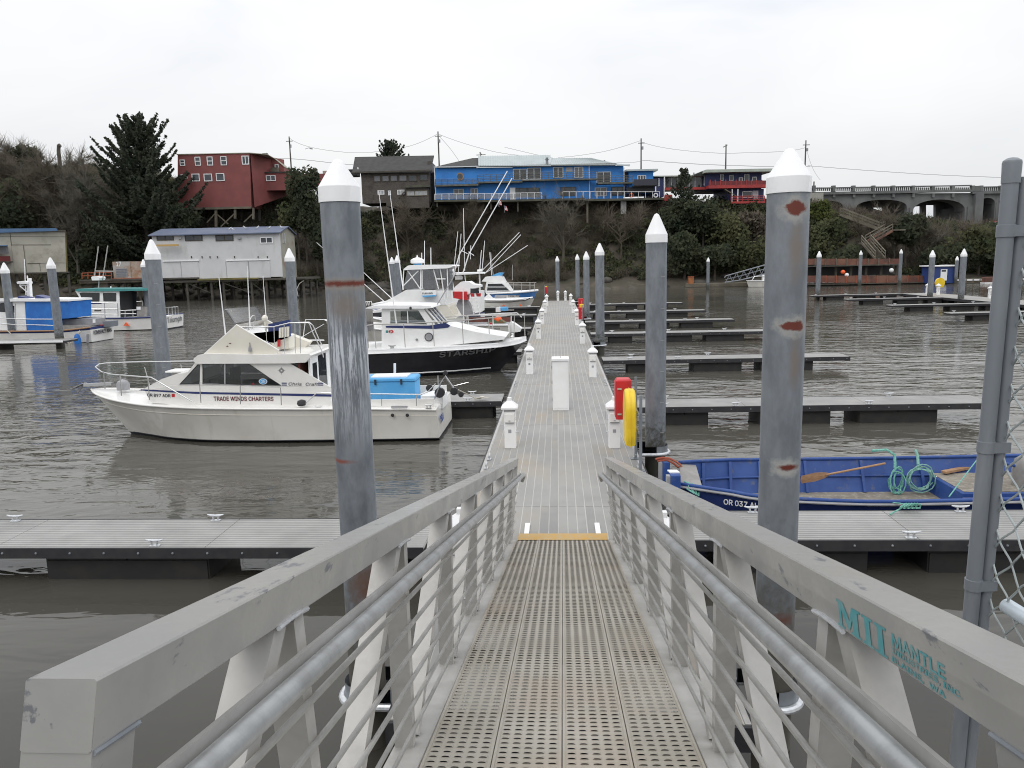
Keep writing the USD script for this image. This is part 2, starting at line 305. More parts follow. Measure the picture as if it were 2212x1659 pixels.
# ------------------------------------------------------------------ floating docks
ZD = .5
def cleat(mb, x, y, z, along=(1, 0), L=.26):
    a = np.array([along[0], along[1], 0.]); c = np.array([x, y, z]); up = np.array([0, 0, 1.])
    mb.bar(c+a*-.07+up*.006, c+a*.07+up*.006, .07, .012)
    for s in (-1, 1): mb.tube([c+a*s*.035+up*.01, c+a*s*.045+up*.075], .016, 6)
    mb.tube([c-a*L/2+up*.098, c-a*L*.3+up*.085, c+up*.08, c+a*L*.3+up*.085, c+a*L/2+up*.098], [.009, .017, .019, .017, .009], 8)
def finger(label, x0, x1, y0, y1, floats, cleats, group, panels=3, bolts=True, tip=None):
    """a finger float running along x; the ends of floats along x; cleats: (x, edge) with edge 0 = near, 1 = far"""
    t = thing('finger_dock', label, 'dock', ((x0+x1)/2, (y0+y1)/2, 0), group)
    xs = np.linspace(x0, x1, panels+1)
    for a, b in zip(xs[:-1], xs[1:]): put('deck_panel', MB().box(a+.006, b-.006, y0+.03, y1-.03, ZD-.03, ZD), 'grate_fine', t)
    put('seam_strip', MB().box(x0, x1, y0+.03, y1-.03, ZD-.036, ZD-.01), 'seam', t)
    put('fascia', MB().box(x0, x1, y0, y0+.03, ZD-.15, ZD+.004), 'fascia', t); put('fascia', MB().box(x0, x1, y1-.03, y1, ZD-.15, ZD+.004), 'fascia', t)
    put('fascia', MB().box(x0, x0+.03, y0+.031, y1-.031, ZD-.15, ZD-.032), 'fascia', t); put('fascia', MB().box(x1-.03, x1, y0+.031, y1-.031, ZD-.15, ZD-.032), 'fascia', t)
    for a, b in floats: 
        f = MB(); m_ = (a+b)/2
        f.box(a, m_-.012, y0+.12, y1-.12, -.35, ZD-.15); f.box(m_+.012, b, y0+.12, y1-.12, -.35, ZD-.15); f.box(a+.02, b-.02, y0+.1, y1-.1, -.3, ZD-.22)
        put('float', f, 'float_black', t)
    if bolts:
        bm = MB()
        for x in np.arange(x0+.25, x1-.1, .5):
            bm.lathe([(.017, 0), (.014, .012), (.004, .016)], (0, 0, 0), 8)
            v = bm.v[-3:]
            for q in range(-3, 0): 
                o = bm.v[q].copy(); bm.v[q] = np.stack([o[:, 0]+x, y0-o[:, 2], o[:, 1]+ZD-.07], 1)
        put('fascia_bolts', bm, 'galv', t, kind='stuff')
    for x, e in cleats:
        c = MB(); cleat(c, x, y0+.09 if e == 0 else y1-.09, ZD+.002); put('cleat', c, 'galv_bright', t)
    return t
pm('grate_fine', (.36, .36, .355), .6, .1, (.31, .31, .305), 1.2, c3=(.28, .27, .25), s3=.8, lo3=.55, hi3=.75)
# fine open bars across the finger decks
def barred(name, base, dark, axis, pitch, fac=.55):
    n = {'g': ('geometry', {}), 's': ('separate_xyz', {}), 'a': ('math', {'math_type': 'divide', 'value2': pitch}), 'f': ('math', {'math_type': 'fraction'}), 'r': ('map_range', {'from_min': fac-.12, 'from_max': fac+.12, 'clamp': True}),
         'n': ('noise_texture', {'scale': 1.4, 'detail': 5.}), 'nr': ('map_range', {'from_min': .35, 'from_max': .7, 'to_min': .82, 'to_max': 1.12, 'clamp': True}),
         'x': ('mix_color', {'a': base, 'b': dark}), 'v': ('vector_math', {'math_type': 'scale'}), 'p': ('principled_bsdf', {'roughness': .55}), 'b': ('bump', {'strength': .5, 'distance': .006, 'invert': True})}
    M[name] = usdkit.material(stage, '/World/Looks/'+name, n, [('g.position', 's.vector'), (f's.{axis}', 'a.value1'), ('a.value', 'f.value1'), ('f.value', 'r.value'), ('r.result', 'x.fac'), ('x.result', 'v.vector1'), ('g.position', 'n.vector'), ('n.fac', 'nr.value'), ('nr.result', 'v.scale'), ('v.vector', 'p.base_color'), ('r.result', 'b.height'), ('b.normal', 'p.normal')], surface='p.BSDF')
barred('grate_fine', (.315, .31, .295), (.17, .168, .16), 'y', .0763, .62)
barred('grate_open', (.46, .46, .45), (.05, .05, .05), 'y', .038, .5)
GF = 'finger docks off the main dock'
flo = [(2.67, 3.9), (5.2, 7.05), (7.77, 9.75)]
left_n = ['nearest the gangway', 'behind the white cabin cruiser', 'beside the black hulled boat', 'fourth from the gangway', 'fifth from the gangway', 'sixth from the gangway']
right_n = ['nearest the gangway, before the blue skiff', 'second from the gangway', 'third from the gangway', 'fourth from the gangway', 'fifth from the gangway', 'sixth from the gangway', 'farthest from the gangway']
finger('grey finger dock with black fascia on the left, nearest the gangway', -11.2, -1.9, 9.82, 11.07, [(-10.4, -9.3), (-7.4, -5.0), (-3.3, -2.1)], [(-5.75, 0), (-8.75, 0), (-2.8, 0), (-5.35, 1), (-8.6, 1)], GF, 3)
for k, y in enumerate([20.95, 32.9, 44.6, 56.2, 66.8]):
    finger('grey finger dock with black fascia on the left, '+left_n[k+1], -11.2, -1.65, y, y+1.3, [(-9.8, -7.8), (-7.0, -5.2), (-3.9, -1.9)], [(-2.6, 0), (-5.8, 0), (-2.6, 1), (-9., 1)], GF, 3, bolts=k < 2)
for k, y in enumerate([10.08, 19.75, 29.45, 40.4, 48.6, 58., 68.6]):
    finger('grey finger dock with black fascia on the right, '+right_n[k], 1.72, 11.1, y, y+1.27, flo if k else [(2.2, 4.2), (5., 7.), (7.8, 9.8)], [(2.9, 1), (5.95, 1), (8.95, 1), (4.6 if k else 4.75, 0), (2.75 if k else 2.6, 0), (8., 0)], GF, 3, bolts=k < 4)
# main dock: planks one by one as far as they can be told apart
dk = thing('floating_dock', 'long pale grey main dock of narrow planks leading from the gangway to the far end', 'dock', (0, 40, 0))
XL, XR, NPL = -1.5, 1.55, 21
px_ = np.linspace(XL+.055, XR-.055, NPL+1)
ys = [5.87, 11.6, 17.75, 23.9, 30.0]
pm('plank_b', (.255, .25, .238), .6, 0, (.215, .212, .203), 1.1, c3=(.31, .265, .20), s3=.4, lo3=.5, hi3=.7, bump=.03, bscale=90)
for a, b in zip(ys[:-1], ys[1:]):
    for i in range(NPL): put('plank', MB().box(px_[i]+.006, px_[i+1]-.009, a+.008, b-.008, ZD-.03, ZD+rng.uniform(-.0015, .0015)), 'plank' if rng.random() < .6 else 'plank_b', dk, smooth=False)
mb = MB(); rest = [30, 36.1, 42.2, 48.3, 54.4, 60.5, 66.6, 72.0, 77.1]
for a, b in zip(rest[:-1], rest[1:]):
    for i in range(NPL): mb.box(px_[i]+.006, px_[i+1]-.009, a+.008, b-.008, ZD-.03, ZD)
put('far_planks', mb, 'plank', dk, smooth=False, kind='stuff')
put('seam_sheet', MB().box(XL+.03, XR-.03, 5.88, 77.1, ZD-.035, ZD-.007), 'seam', dk)
for x in (XL, XR-.05): put('edge_strip', MB().box(x, x+.05, 5.87, 77.1, ZD-.034, ZD+.006), 'alu_light', dk)
for x0, x1 in ((XL-.03, XL-.001), (XR+.001, XR+.03)): put('fascia', MB().box(x0, x1, 5.85, 77.12, ZD-.22, ZD+.002), 'fascia', dk)
put('fascia', MB().box(XL, XR, 5.82, 5.86, ZD-.22, ZD+.002), 'fascia', dk); put('fascia', MB().box(XL, XR, 77.11, 77.14, ZD-.22, ZD+.002), 'fascia', dk)
for y in np.arange(6., 76, 3.05): put('float', MB().box(XL+.1, XR-.1, y, y+2.3, -.35, ZD-.2), 'float_black', dk)
for sx, xx in ((-1, XL+.09), (1, XR-.09)):
    for y in (13.9, 14.55, 23.5, 24.2, 33.6, 34.3, 44., 54.):
        c = MB(); cleat(c, xx, y, ZD+.006, (0, 1)); put('cleat', c, 'galv_bright', dk)
for x in (-.5, .52): put('guide_strip', MB().box(x-.035, x+.035, 9.95, 10.75, ZD+.003, ZD+.03), 'white', dk)
def hoop(x, y, r, sgn):
    """pile hoop bolted to the dock: a flat band inside a bent tube"""
    h = MB(); R = r+.07; a = np.linspace(-math.pi/2, math.pi/2, 15)
    xe = XR+.03 if sgn > 0 else XL-.03
    pts = [(xe, y-R, ZD-.03)]+[(x+sgn*R*math.cos(t), y+R*math.sin(t), ZD-.03) for t in a]+[(xe, y+R, ZD-.03)]
    h.tube(pts, .035, 10); put('pile_hoop', h, 'galv_bright', dk)
    b = MB(); R2 = r+.035; top = [(xe, y-R2)]+[(x+sgn*R2*math.cos(t), y+R2*math.sin(t)) for t in a]+[(xe, y+R2)]
    v = [(p[0], p[1], z) for z in (ZD-.02, ZD+.12) for p in top]; n_ = len(top); b.add(v, [[i, i+1, n_+i+1, n_+i] for i in range(n_-1)])
    v2 = [(p[0]+sgn*.008, p[1], z) for z in (ZD-.02, ZD+.12) for p in top]; b.add(v2, [[i, n_+i, n_+i+1, i+1] for i in range(n_-1)])
    put('hoop_band', b, 'galv', dk)

# ------------------------------------------------------------------ piles
def stained(name, base, patches, streak=None, dark_below=None):
    """galvanised steel with rust patches at real places: (centre, radii)"""
    n = {'g': ('geometry', {}), 'nz': ('noise_texture', {'scale': 11., 'detail': 6., 'roughness': .7}), 'n0': ('noise_texture', {'scale': 6.5, 'detail': 6., 'roughness': .65}), 'r0': ('map_range', {'from_min': .38, 'from_max': .64, 'clamp': True}),
         'c0': ('mix_color', {'a': base[0], 'b': base[1]}), 'p': ('principled_bsdf', {'roughness': .5, 'metallic': .25}), 'mz': ('mapping', {'scale': (1, 1, .45)}), 'nn': ('math', {'math_type': 'subtract', 'value2': .5}), 'na': ('math', {'math_type': 'multiply', 'value2': 2.2})}
    l = [('g.position', 'nz.vector'), ('g.position', 'mz.vector'), ('mz.vector', 'n0.vector'), ('n0.fac', 'r0.value'), ('r0.result', 'c0.fac'), ('nz.fac', 'nn.value1'), ('nn.value', 'na.value1')]; last = 'c0.result'
    if streak:
        z0, z1 = streak
        n |= {'ms': ('mapping', {'scale': (1, 1, .06)}), 'ns': ('noise_texture', {'scale': 34., 'detail': 6., 'roughness': .75}), 'rs': ('map_range', {'from_min': .49, 'from_max': .54, 'clamp': True}), 'sz': ('separate_xyz', {}),
              'w1': ('map_range', {'from_min': z0-.35, 'from_max': z0+.5, 'clamp': True}), 'w2': ('map_range', {'from_min': z1-.3, 'from_max': z1+.15, 'to_min': 1., 'to_max': 0., 'clamp': True}), 'nb': ('noise_texture', {'scale': 4.5, 'detail': 3.}), 'rb': ('map_range', {'from_min': .36, 'from_max': .52, 'clamp': True}),
              'q1': ('math', {'math_type': 'multiply'}), 'q2': ('math', {'math_type': 'multiply'}), 'q3': ('math', {'math_type': 'multiply'}), 'cs': ('mix_color', {'b': (.52, .54, .58)})}
        l += [('g.position', 'ms.vector'), ('ms.vector', 'ns.vector'), ('ns.fac', 'rs.value'), ('g.position', 'sz.vector'), ('sz.z', 'w1.value'), ('sz.z', 'w2.value'), ('mz.vector', 'nb.vector'), ('nb.fac', 'rb.value'), ('rs.result', 'q1.value1'), ('w1.result', 'q1.value2'), ('w2.result', 'q2.value1'), ('q1.value', 'q2.value2'), ('rb.result', 'q3.value1'), ('q2.value', 'q3.value2'), ('q3.value', 'cs.fac'), (last, 'cs.a')]; last = 'cs.result'
    for i, (c, r, col, e) in enumerate(patches):
        n |= {f's{i}': ('vector_math', {'math_type': 'subtract', 'vector2': tuple(c)}), f'd{i}': ('vector_math', {'math_type': 'divide', 'vector2': tuple(r)}), f'l{i}': ('vector_math', {'math_type': 'length'}), f'a{i}': ('math', {'math_type': 'add'}), f'm{i}': ('map_range', {'from_min': 1.-e, 'from_max': 1.+e, 'to_min': 1., 'to_max': 0., 'clamp': True}), f'k{i}': ('mix_color', {'b': tuple(col)})}
        l += [('g.position', f's{i}.vector1'), (f's{i}.vector', f'd{i}.vector1'), (f'd{i}.vector', f'l{i}.vector1'), (f'l{i}.value', f'a{i}.value1'), ('na.value', f'a{i}.value2'), (f'a{i}.value', f'm{i}.value'), (f'm{i}.result', f'k{i}.fac'), (last, f'k{i}.a')]; last = f'k{i}.result'
    l.append((last, 'p.base_color'))
    M[name] = usdkit.material(stage, '/World/Looks/'+name, n, l, surface='p.BSDF')
FAR = (0, 0, 0)
stained('pile_steel', ((.205, .222, .242), (.140, .153, .170)), [((0, 0, -.4), (1e4, 1e4, 1.25), (.055, .055, .045), .25)])
def pile(label, x, y, r, top, mat='pile_steel', base=-2., group=None, n=28, lean=(0, 0), cone=None, seams=True):
    t = thing('dock_pile', label, 'pile', (x, y, 0), group)
    hc = cone or r*2.05; hs = r*.78; sh = top-hc-hs+.1*r
    lx, ly = lean
    def off(z): return (x+lx*z, y+ly*z)
    p = MB(); p.tube([(*off(z), z) for z in np.linspace(base, sh+.03, 6)], r, n); put('shaft', p, mat, t, smooth=40)
    ang = np.arange(n)*2*math.pi/n; c = MB(); R = []
    for rr, z in ((r*1.045, sh), (r*1.05, sh+.01), (r*1.05, sh+hs*.95), (r*1.03, sh+hs), (r*.30, top-hc*.13), (r*.18, top-hc*.04), (r*.02, top)):
        ox, oy = off(z); R.append(np.stack([ox+rr*np.cos(ang), oy+rr*np.sin(ang), np.full(n, z)], 1))
    c.loft(R); put('cap', c, 'cap_white', t, smooth=35)
    if seams:
        s = MB(); a = math.radians(300)
        for z in np.arange(.9, sh-.5, .62): s.tube([(off(z)[0]+(r+.002)*math.cos(q), off(z)[1]+(r+.002)*math.sin(q), z) for q in np.linspace(a-.2, a+.25, 4)], .004, 5)
        put('weld_ticks', s, 'alu_light', t, kind='stuff')
    return t
G0, G1 = (.205, .222, .242), (.125, .138, .155)
PL, PR = (-1.79, 6.33), (1.85, 6.35)
RUST = (.125, .026, .016); PALE = (.30, .30, .285)
zl = lambda y: W(770, y, PL[1]-.16)[2]; zr = lambda y: W(1690, y, PR[1]-.16)[2]
stained('pile_steel_left', (G0, G1), [((PL[0], PL[1], .3), (9., 9., 1.1), (.09, .085, .07), .5), ((PL[0]+.03, PL[1]-.14, zl(660)), (.10, .2, .10), (.19, .165, .145), .8), ((PL[0], PL[1], zl(613)), (.6, .6, .045), (.25, .225, .20), .5), ((PL[0], PL[1], zl(612)), (.6, .6, .022), RUST, .5), ((PL[0]-.12, PL[1]-.14, zl(998)), (.13, .2, .018), (.22, .07, .05), .5), ((PL[0]+.1, PL[1]-.14, zl(1270)), (.12, .2, .16), (.15, .085, .06), .8)], streak=(zl(890), zl(660)))
stained('pile_steel_right', (G0, (.145, .158, .175)), [((PR[0]+.03, PR[1]-.16, zr(540)), (.05, .2, .20), (.19, .165, .145), .7), ((PR[0]+.05, PR[1]-.16, zr(780)), (.04, .2, .18), (.19, .165, .145), .7), ((PR[0], PR[1], .3), (9., 9., 1.1), (.09, .085, .07), .5), ((PR[0]+.01, PR[1]-.16, zr(450)), (.12, .2, .10), PALE, .3), ((PR[0]+.02, PR[1]-.16, zr(449)), (.09, .2, .052), RUST, .2), ((PR[0]+.02, PR[1]-.16, zr(706)), (.125, .2, .085), PALE, .3), ((PR[0]+.03, PR[1]-.16, zr(706)), (.088, .2, .04), RUST, .2), ((PR[0]+.01, PR[1]-.16, zr(1012)), (.10, .2, .07), (.36, .36, .34), .4), ((PR[0]+.03, PR[1]-.16, zr(1010)), (.075, .2, .022), RUST, .4), ((PR[0]+.01, PR[1]-.16, zr(1340)), (.09, .2, .05), (.13, .06, .045), .7)])
pile('thick grey steel pile with a rust band and white scrapes left of the gangway', *PL, .163, W(735, 343, PL[1])[2], 'pile_steel_left', cone=.24, n=40, seams=False)
pile('thick grey steel pile with rust brown patches right of the gangway', *PR, .165, W(1700, 320, PR[1])[2], 'pile_steel_right', cone=.24, n=40, seams=False)
hoop(*PL, .163, -1); hoop(*PR, .165, 1)
GP = 'white capped steel piles'
for x, y, r, tp, lb in ((1.93, 15.2, .205, 461, 'grey pile with white cap behind the yellow life ring case'), (1.92, 35.4, .205, 525, 'grey pile with white cap on the right dock edge, second from the life ring'),
        (1.92, 52., .205, 543, 'grey pile with white cap on the right dock edge, third from the life ring'), (1.9, 75., .2, 549, 'grey pile with white cap at the far right corner of the main dock'), (-.05, 78., .2, 553, 'grey pile with white cap at the middle of the main dock end')):
    vx = {15.2: 1413, 35.4: 1295, 52.: 1260, 75.: 1244, 78.: 1203}[y]
    pile(lb, x, y, r, W(vx, tp, y)[2], group=GP)
    if y < 76: hoop(x, y, r, 1)
for vx, tp, y, r, lb in ((326, 517, 21.8, .215, 'grey pile with white cap rising behind the bow of the white cabin cruiser'), (624, 536, 33.6, .215, 'grey pile with white cap in front of the right end of the white shed'),
        (108, 556, 44.2, .245, 'grey pile with white cap beside the blue tarp boat'), (8, 567, 46.5, .25, 'grey pile with white cap at the left edge of the view'), (309, 560, 57., .22, 'slim grey pile with white cap behind a nearer pile, left of the white shed'),
        (846, 555, 64., .215, 'left one of two piles close together behind the sport fishing boat'), (857.5, 551, 55.6, .205, 'right one of two piles close together behind the sport fishing boat'),
        (1770, 542, 77.5, .225, 'grey pile with white cap at the far finger end of the right hand dock'), (2015, 540, 70.6, .235, 'grey pile with white cap in front of the blue kiosk'), (2083, 537, 66., .24, 'grey pile with white cap right of the blue kiosk'), (2160, 534, 57., .23, 'grey pile with white cap beside the fence post'),
        (1860, 541, 108., .22, 'slim grey pile in front of the rust red wharf, left one'), (1947, 538, 108., .22, 'slim grey pile in front of the rust red wharf, right one'), (2068, 553, 110., .22, 'slim grey pile right behind the blue kiosk'), (1530, 556, 108., .22, 'slim grey pile beside the orange box on the far float')):
    p_ = W(vx, tp, y); pile(lb, p_[0], y, r, p_[2], group=GP, n=18, seams=y < 50)

# ------------------------------------------------------------------ second dock on the right
d2 = thing('floating_dock', 'pale grey second main dock at the far right, parallel to the first', 'dock', (35, 60, 0))
for a, b in zip(np.linspace(38, 77, 8)[:-1], np.linspace(38, 77, 8)[1:]): put('deck_panel', MB().box(33.45, 36.5, a+.01, b-.01, ZD-.03, ZD), 'plank', d2)
put('fascia', MB().box(33.4, 33.44, 38, 77, .28, .5), 'fascia', d2); put('fascia', MB().box(36.51, 36.55, 38, 77, .28, .5), 'fascia', d2)
for y in np.arange(39, 76, 3.2): put('float', MB().box(33.6, 36.3, y, y+2.3, -.35, .28), 'float_black', d2)
for k, (y, x0) in enumerate(((76.2, 24.9), (68.4, 25.4), (59.0, 25.2), (50., 25.1))):
    finger('grey finger dock of the far right dock, '+['farthest', 'second farthest', 'third farthest', 'nearest'][k], x0, 33.38, y, y+1.2, [(x0+1.3, x0+3.), (x0+4.2, x0+6.), (x0+6.8, x0+8)], [(x0+.6, 1), (x0+3.5, 1), (x0+6.4, 1)], 'finger docks of the far right dock', 3, bolts=False)
# ------------------------------------------------------------------ gangway
AL = math.radians(12.375); GC, GS = math.cos(AL), math.sin(AL); GN = np.array([0, GS, GC]); GD = np.array([0, GC, -GS])
def gz(Y): return 2.797-.2194*Y
def fr(Y): return (Y-.7)/9.
def xc(Y): return -.022+.034*fr(Y)
def gp(s, Y, h, out=0.):
    """point on the truss plane: side s, deck position Y, height h above the deck, out = further out"""
    q = fr(Y); x = xc(Y)+s*(.705-.035*q-(h/1.12)*(.072+.018*q)+out)
    return np.array([x, Y, gz(Y)])+GN*h
def gx_(x, Y, h): return np.array([xc(Y)+x, Y, gz(Y)])+GN*h
def HT(Y): return 1.152-.066*fr(Y)
gw = thing('gangway', 'sloping aluminium gangway with truss rails and perforated walkway, leading down to the dock', 'gangway', (0, 5, 1.5))
Y0g, Y1g = .70, 9.75
def rail_tube(s, Ya, Yb, h0f, hh, o0, o1, ch=.0035, nseg=2):
    rings = []
    for Y in np.linspace(Ya, Yb, nseg):
        h1 = h0f(Y); h0 = h1-hh
        cs = [(o0+ch, h1), (o1-ch, h1), (o1, h1-ch), (o1, h0+ch), (o1-ch, h0), (o0+ch, h0), (o0, h0+ch), (o0, h1-ch)]
        rings.append([gp(s, Y, h, 0)+np.array([s*o, 0, 0]) for o, h in cs])
    if s < 0: rings = [r[::-1] for r in rings]
    return MB().loft(rings[::-1])
for s in (-1, 1):
    put('top_rail', rail_tube(s, Y0g, Y1g, HT, .102, 0, .104), 'alu_top', gw, smooth=20)
    put('bottom_chord', rail_tube(s, .2, 9.7, lambda Y: -.004, .10, -.058, .10), 'alu_light', gw, smooth=20)
    for Y in (Y0g+.055, Y1g-.06):
        p = MB(); p.bar(gp(s, Y, -.003, .052), gp(s, Y, HT(Y)-.05, .052), .1034, .1096 if Y < 2 else .08, (1, 0, 0)); put('end_post', p, 'alu_top' if Y < 2 else 'alu_light', gw)
    put('weld_bead', MB().tube([gp(s, Y, HT(Y)-.103, -.001) for Y in np.linspace(Y0g+.004, Y0g+.115, 9)], .0045, 6), 'galv', gw)
    feet = [.85+1.233*k for k in range(8)]
    for k, yf in enumerate(feet):
        for dirn in (1, -1):
            ya = yf+dirn*(.6165-.052)
            if ya > 9.6 or ya < .72: continue
            a = gp(s, yf+dirn*.055, -.003, .05); b = gp(s, ya, HT(ya)-.1025, .052)
            put('diagonal', MB().bar(a, b, .088, .066, (1, 0, 0)), 'alu_light', gw)
    for Y in [.85+1.233*k+.6165 for k in range(7)]:
        w = MB(); w.tube([gp(s, Y-.095, HT(Y)-.104, -.002), gp(s, Y-.03, HT(Y)-.099, -.003), gp(s, Y+.03, HT(Y)-.099, -.003), gp(s, Y+.095, HT(Y)-.104, -.002)], .006, 6); put('weld_bead', w, 'galv_bright', gw)
    hp = lambda Y: .955-.095*fr(Y)
    pts = [gp(s, Y, hp(Y), -.085) for Y in np.linspace(.2, 9.8, 12)]+[gp(s, 9.88, hp(9.9)-.03, -.085), gp(s, 9.9, hp(9.9)-.10, -.06)]
    put('handrail', MB().tube(pts, .0245, 18), 'pipe', gw, smooth=50)
    fb = MB(); R = []
    for Y in (.2, 9.7):
        h = hp(Y)+.012; h -= .012; R.append([gp(s, Y, h-.03, -.045), gp(s, Y, h+.035, -.045), gp(s, Y, h+.035, -.055), gp(s, Y, h-.03, -.055)])
    fb.loft(R if s > 0 else [r[::-1] for r in R]); put('rail_strip', fb, 'alu', gw)
    for k in range(8):
        Y = .85+1.233*k+.3; br = MB(); br.bar(gp(s, Y, hp(Y)-.012, -.002), gp(s, Y, hp(Y)-.012, -.044), .03, .008); put('rail_bracket', br, 'alu', gw)
    for hr in (.80, .665, .53, .395, .26, .125):
        put('rail_rod', MB().tube([gp(s, Y, hr*(1-.07*fr(Y)), -.011) for Y in (.2, 3, 6, 9.72)], .0098, 10), 'alu', gw, smooth=50)
# walkway of four perforated planks
def grip_plank(xa, xb, Ya, Yb, ncol=5, pitch=.052, w=.041, dp=.018, hh=.0066):
    xs = np.linspace(xa+.012, xb-.012, ncol+1); rows = np.arange(Ya, Yb-pitch, pitch)
    V, F = [], []; n = 0
    L = lambda x, Y, h: gx_(x, Y, h)
    for c in range(ncol):
        x0, x1 = xs[c], xs[c+1]; m = (x0+x1)/2; a, b = m-w/2, m+w/2
        t = np.linspace(-1, 1, 7); prof = hh*np.sqrt(np.clip(1-t*t, 0, 1))**.8
        for r in rows:
            y0, y1 = r+.016, r+.016+dp
            P = [(x0, r, 0), (x1, r, 0), (x1, r+pitch, 0), (x0, r+pitch, 0), (a, y0, 0), (b, y0, 0), (b, y1, 0), (a, y1, 0)]
            P += [(m+q*w/2, y0-.003, z) for q, z in zip(t, prof)]+[(m+q*w/2, y1+.004, z*.15+.0003) for q, z in zip(t, prof)]
            V += P
            F += [[n, n+1, n+5, n+4], [n+1, n+2, n+6, n+5], [n+2, n+3, n+7, n+6], [n+3, n, n+4, n+7]]
            F += [[n+8+k, n+9+k, n+16+k, n+15+k] for k in range(6)]
            n += 22
    V = np.array(V); q = fr(V[:, 1])
    pts = np.stack([-.022+.034*q+V[:, 0], V[:, 1], 2.797-.2194*V[:, 1]], 1)+V[:, 2:3]*GN
    return MB().add(pts, F)
pxs = np.linspace(-.632, .632, 5)
for i in range(4):
    a, b = pxs[i]+.0025, pxs[i+1]-.0025
    pk = put('walkway_plank', MB().bar(gx_((a+.004), .3, -.024), gx_((a+.004), 9.6, -.024), .006, .046, (1, 0, 0)).bar(gx_((b-.004), .3, -.024), gx_((b-.004), 9.6, -.024), .006, .046, (1, 0, 0)).bar(gx_(a+.0065, .3, .0015), gx_(a+.0065, 9.6, .0015), .013, .006, (1, 0, 0)).bar(gx_(b-.0065, .3, .0015), gx_(b-.0065, 9.6, .0015), .013, .006, (1, 0, 0)), 'grip', gw)
    put('grip_tread', grip_plank(a, b, .3, 9.62), 'grip', pk, smooth=False, kind='stuff')
for k in range(9):
    Y = .5+1.1*k; put('cross_beam', MB().bar(gx_(-.64, Y, -.09), gx_(.64, Y, -.09), .08, .06, (0, 1, 0)), 'alu_light', gw)
tp = MB(); tp.add([gx_(-.60, 9.63, .004), gx_(.60, 9.63, .004), (.63, 10.05, .625), (-.59, 10.05, .625)], [[0, 1, 2, 3]]).add([gx_(-.60, 9.63, -.01), gx_(.60, 9.63, -.01), (.63, 10.055, .61), (-.59, 10.055, .61)], [[3, 2, 1, 0]]).add([(.63, 10.05, .625), (-.59, 10.05, .625), (-.59, 10.2, ZD+.006), (.63, 10.2, ZD+.006)], [[1, 0, 3, 2]])
put('transition_plate', tp, 'yellow_plate', gw, smooth=False)
# maker's mark on the right rail
def on_rail(o_v, size, pts2, parent, name):
    pass
def railface(p, tz):
    """moves points on to the inner face of the right top rail"""
    out = p.copy()
    for i in range(len(p)):
        d = p[i]-np.array([0, 0, 2.797]); Y = (d[1]*GC-d[2]*GS)*GC      # deck position of the foot
        h = d@GN
        Yd = p[i][1]-GN[1]*h
        out[i, 0] = gp(1, Yd, min(h, HT(Yd)))[0]-.0009-tz[i]*.4
    return out
def rail_pt(vx, vy):
    X = .60
    for _ in range(4):
        q = WX(vx, vy, X); h = (q-np.array([0, 0, 2.797]))@GN; X = gp(1, q[1]-GN[1]*h, h)[0]
    return q
ux, uy = -GD, GN
def railtext(s, v0, v1, h, bold=True, mat='teal_ink'):
    a, b = rail_pt(*v0), rail_pt(*v1); return text(gw, 'lettering', s, h, a, ux, uy, mat, bold, width=abs((b-a)@ux), depth=.0004, warp=railface)
a, b = rail_pt(1810, 1330), rail_pt(1919.6, 1425)
wd = (b-a)@ux; hM = .058; o = b-ux*wd
def slab(parts):
    g = unary_union([Polygon(p) for p in parts]); v, f = trimesh.creation.triangulate_polygon(g, engine='manifold') if False else (None, None)
    m = trimesh.creation.extrude_polygon(g, .002); return m
def slab_I(x, w): return [[(x, 0), (x+w, 0), (x+w, .09), (x, .09)], [(x, .91), (x+w, .91), (x+w, 1), (x, 1)], [(x+w*.27, 0), (x+w*.73, 0), (x+w*.73, 1), (x+w*.27, 1)]]
Mp = [[(0, 0), (.26, 0), (.26, .09), (0, .09)], [(.5, 0), (.86, 0), (.86, .09), (.5, .09)], [(0, .91), (.22, .91), (.22, 1), (0, 1)], [(.6, .91), (.86, .91), (.86, 1), (.6, 1)], [(.08, 0), (.18, 0), (.18, 1), (.08, 1)], [(.58, 0), (.78, 0), (.78, 1), (.58, 1)], [(.05, 1), (.26, 1), (.50, .35), (.40, .1)], [(.58, 1), (.70, 1), (.46, .1), (.40, .1)]]
g = unary_union([Polygon(p).buffer(0) for p in Mp+slab_I(.92, .36)+slab_I(1.32, .36)])
mb = MB()
for pg in (g.geoms if hasattr(g, 'geoms') else [g]):
    rings = [np.asarray(pg.exterior.coords)[:-1]]+[np.asarray(r.coords)[:-1] for r in pg.interiors]
    if not pg.exterior.is_ccw: rings[0] = rings[0][::-1]
    rings[1:] = [r[::-1] if Polygon(r).exterior.is_ccw else r for r in rings[1:]]
    tri = np.asarray(manifold3d.triangulate(rings)); v2 = np.vstack(rings)
    p = o+v2[:, :1]*ux*(wd/1.68)+v2[:, 1:2]*uy*hM
    mb.add(railface(p, np.full(len(p), .0004)), tri)
put('emblem', mb, 'teal_ink', gw, smooth=False)
railtext('MANTLE', (1927, 1393), (2046, 1488), .0225)
railtext('INDUSTRIES, INC.', (1928, 1409), (2082, 1526), .0095)
railtext('BLAINE,  WA', (1927, 1427), (2046, 1531), .0095)

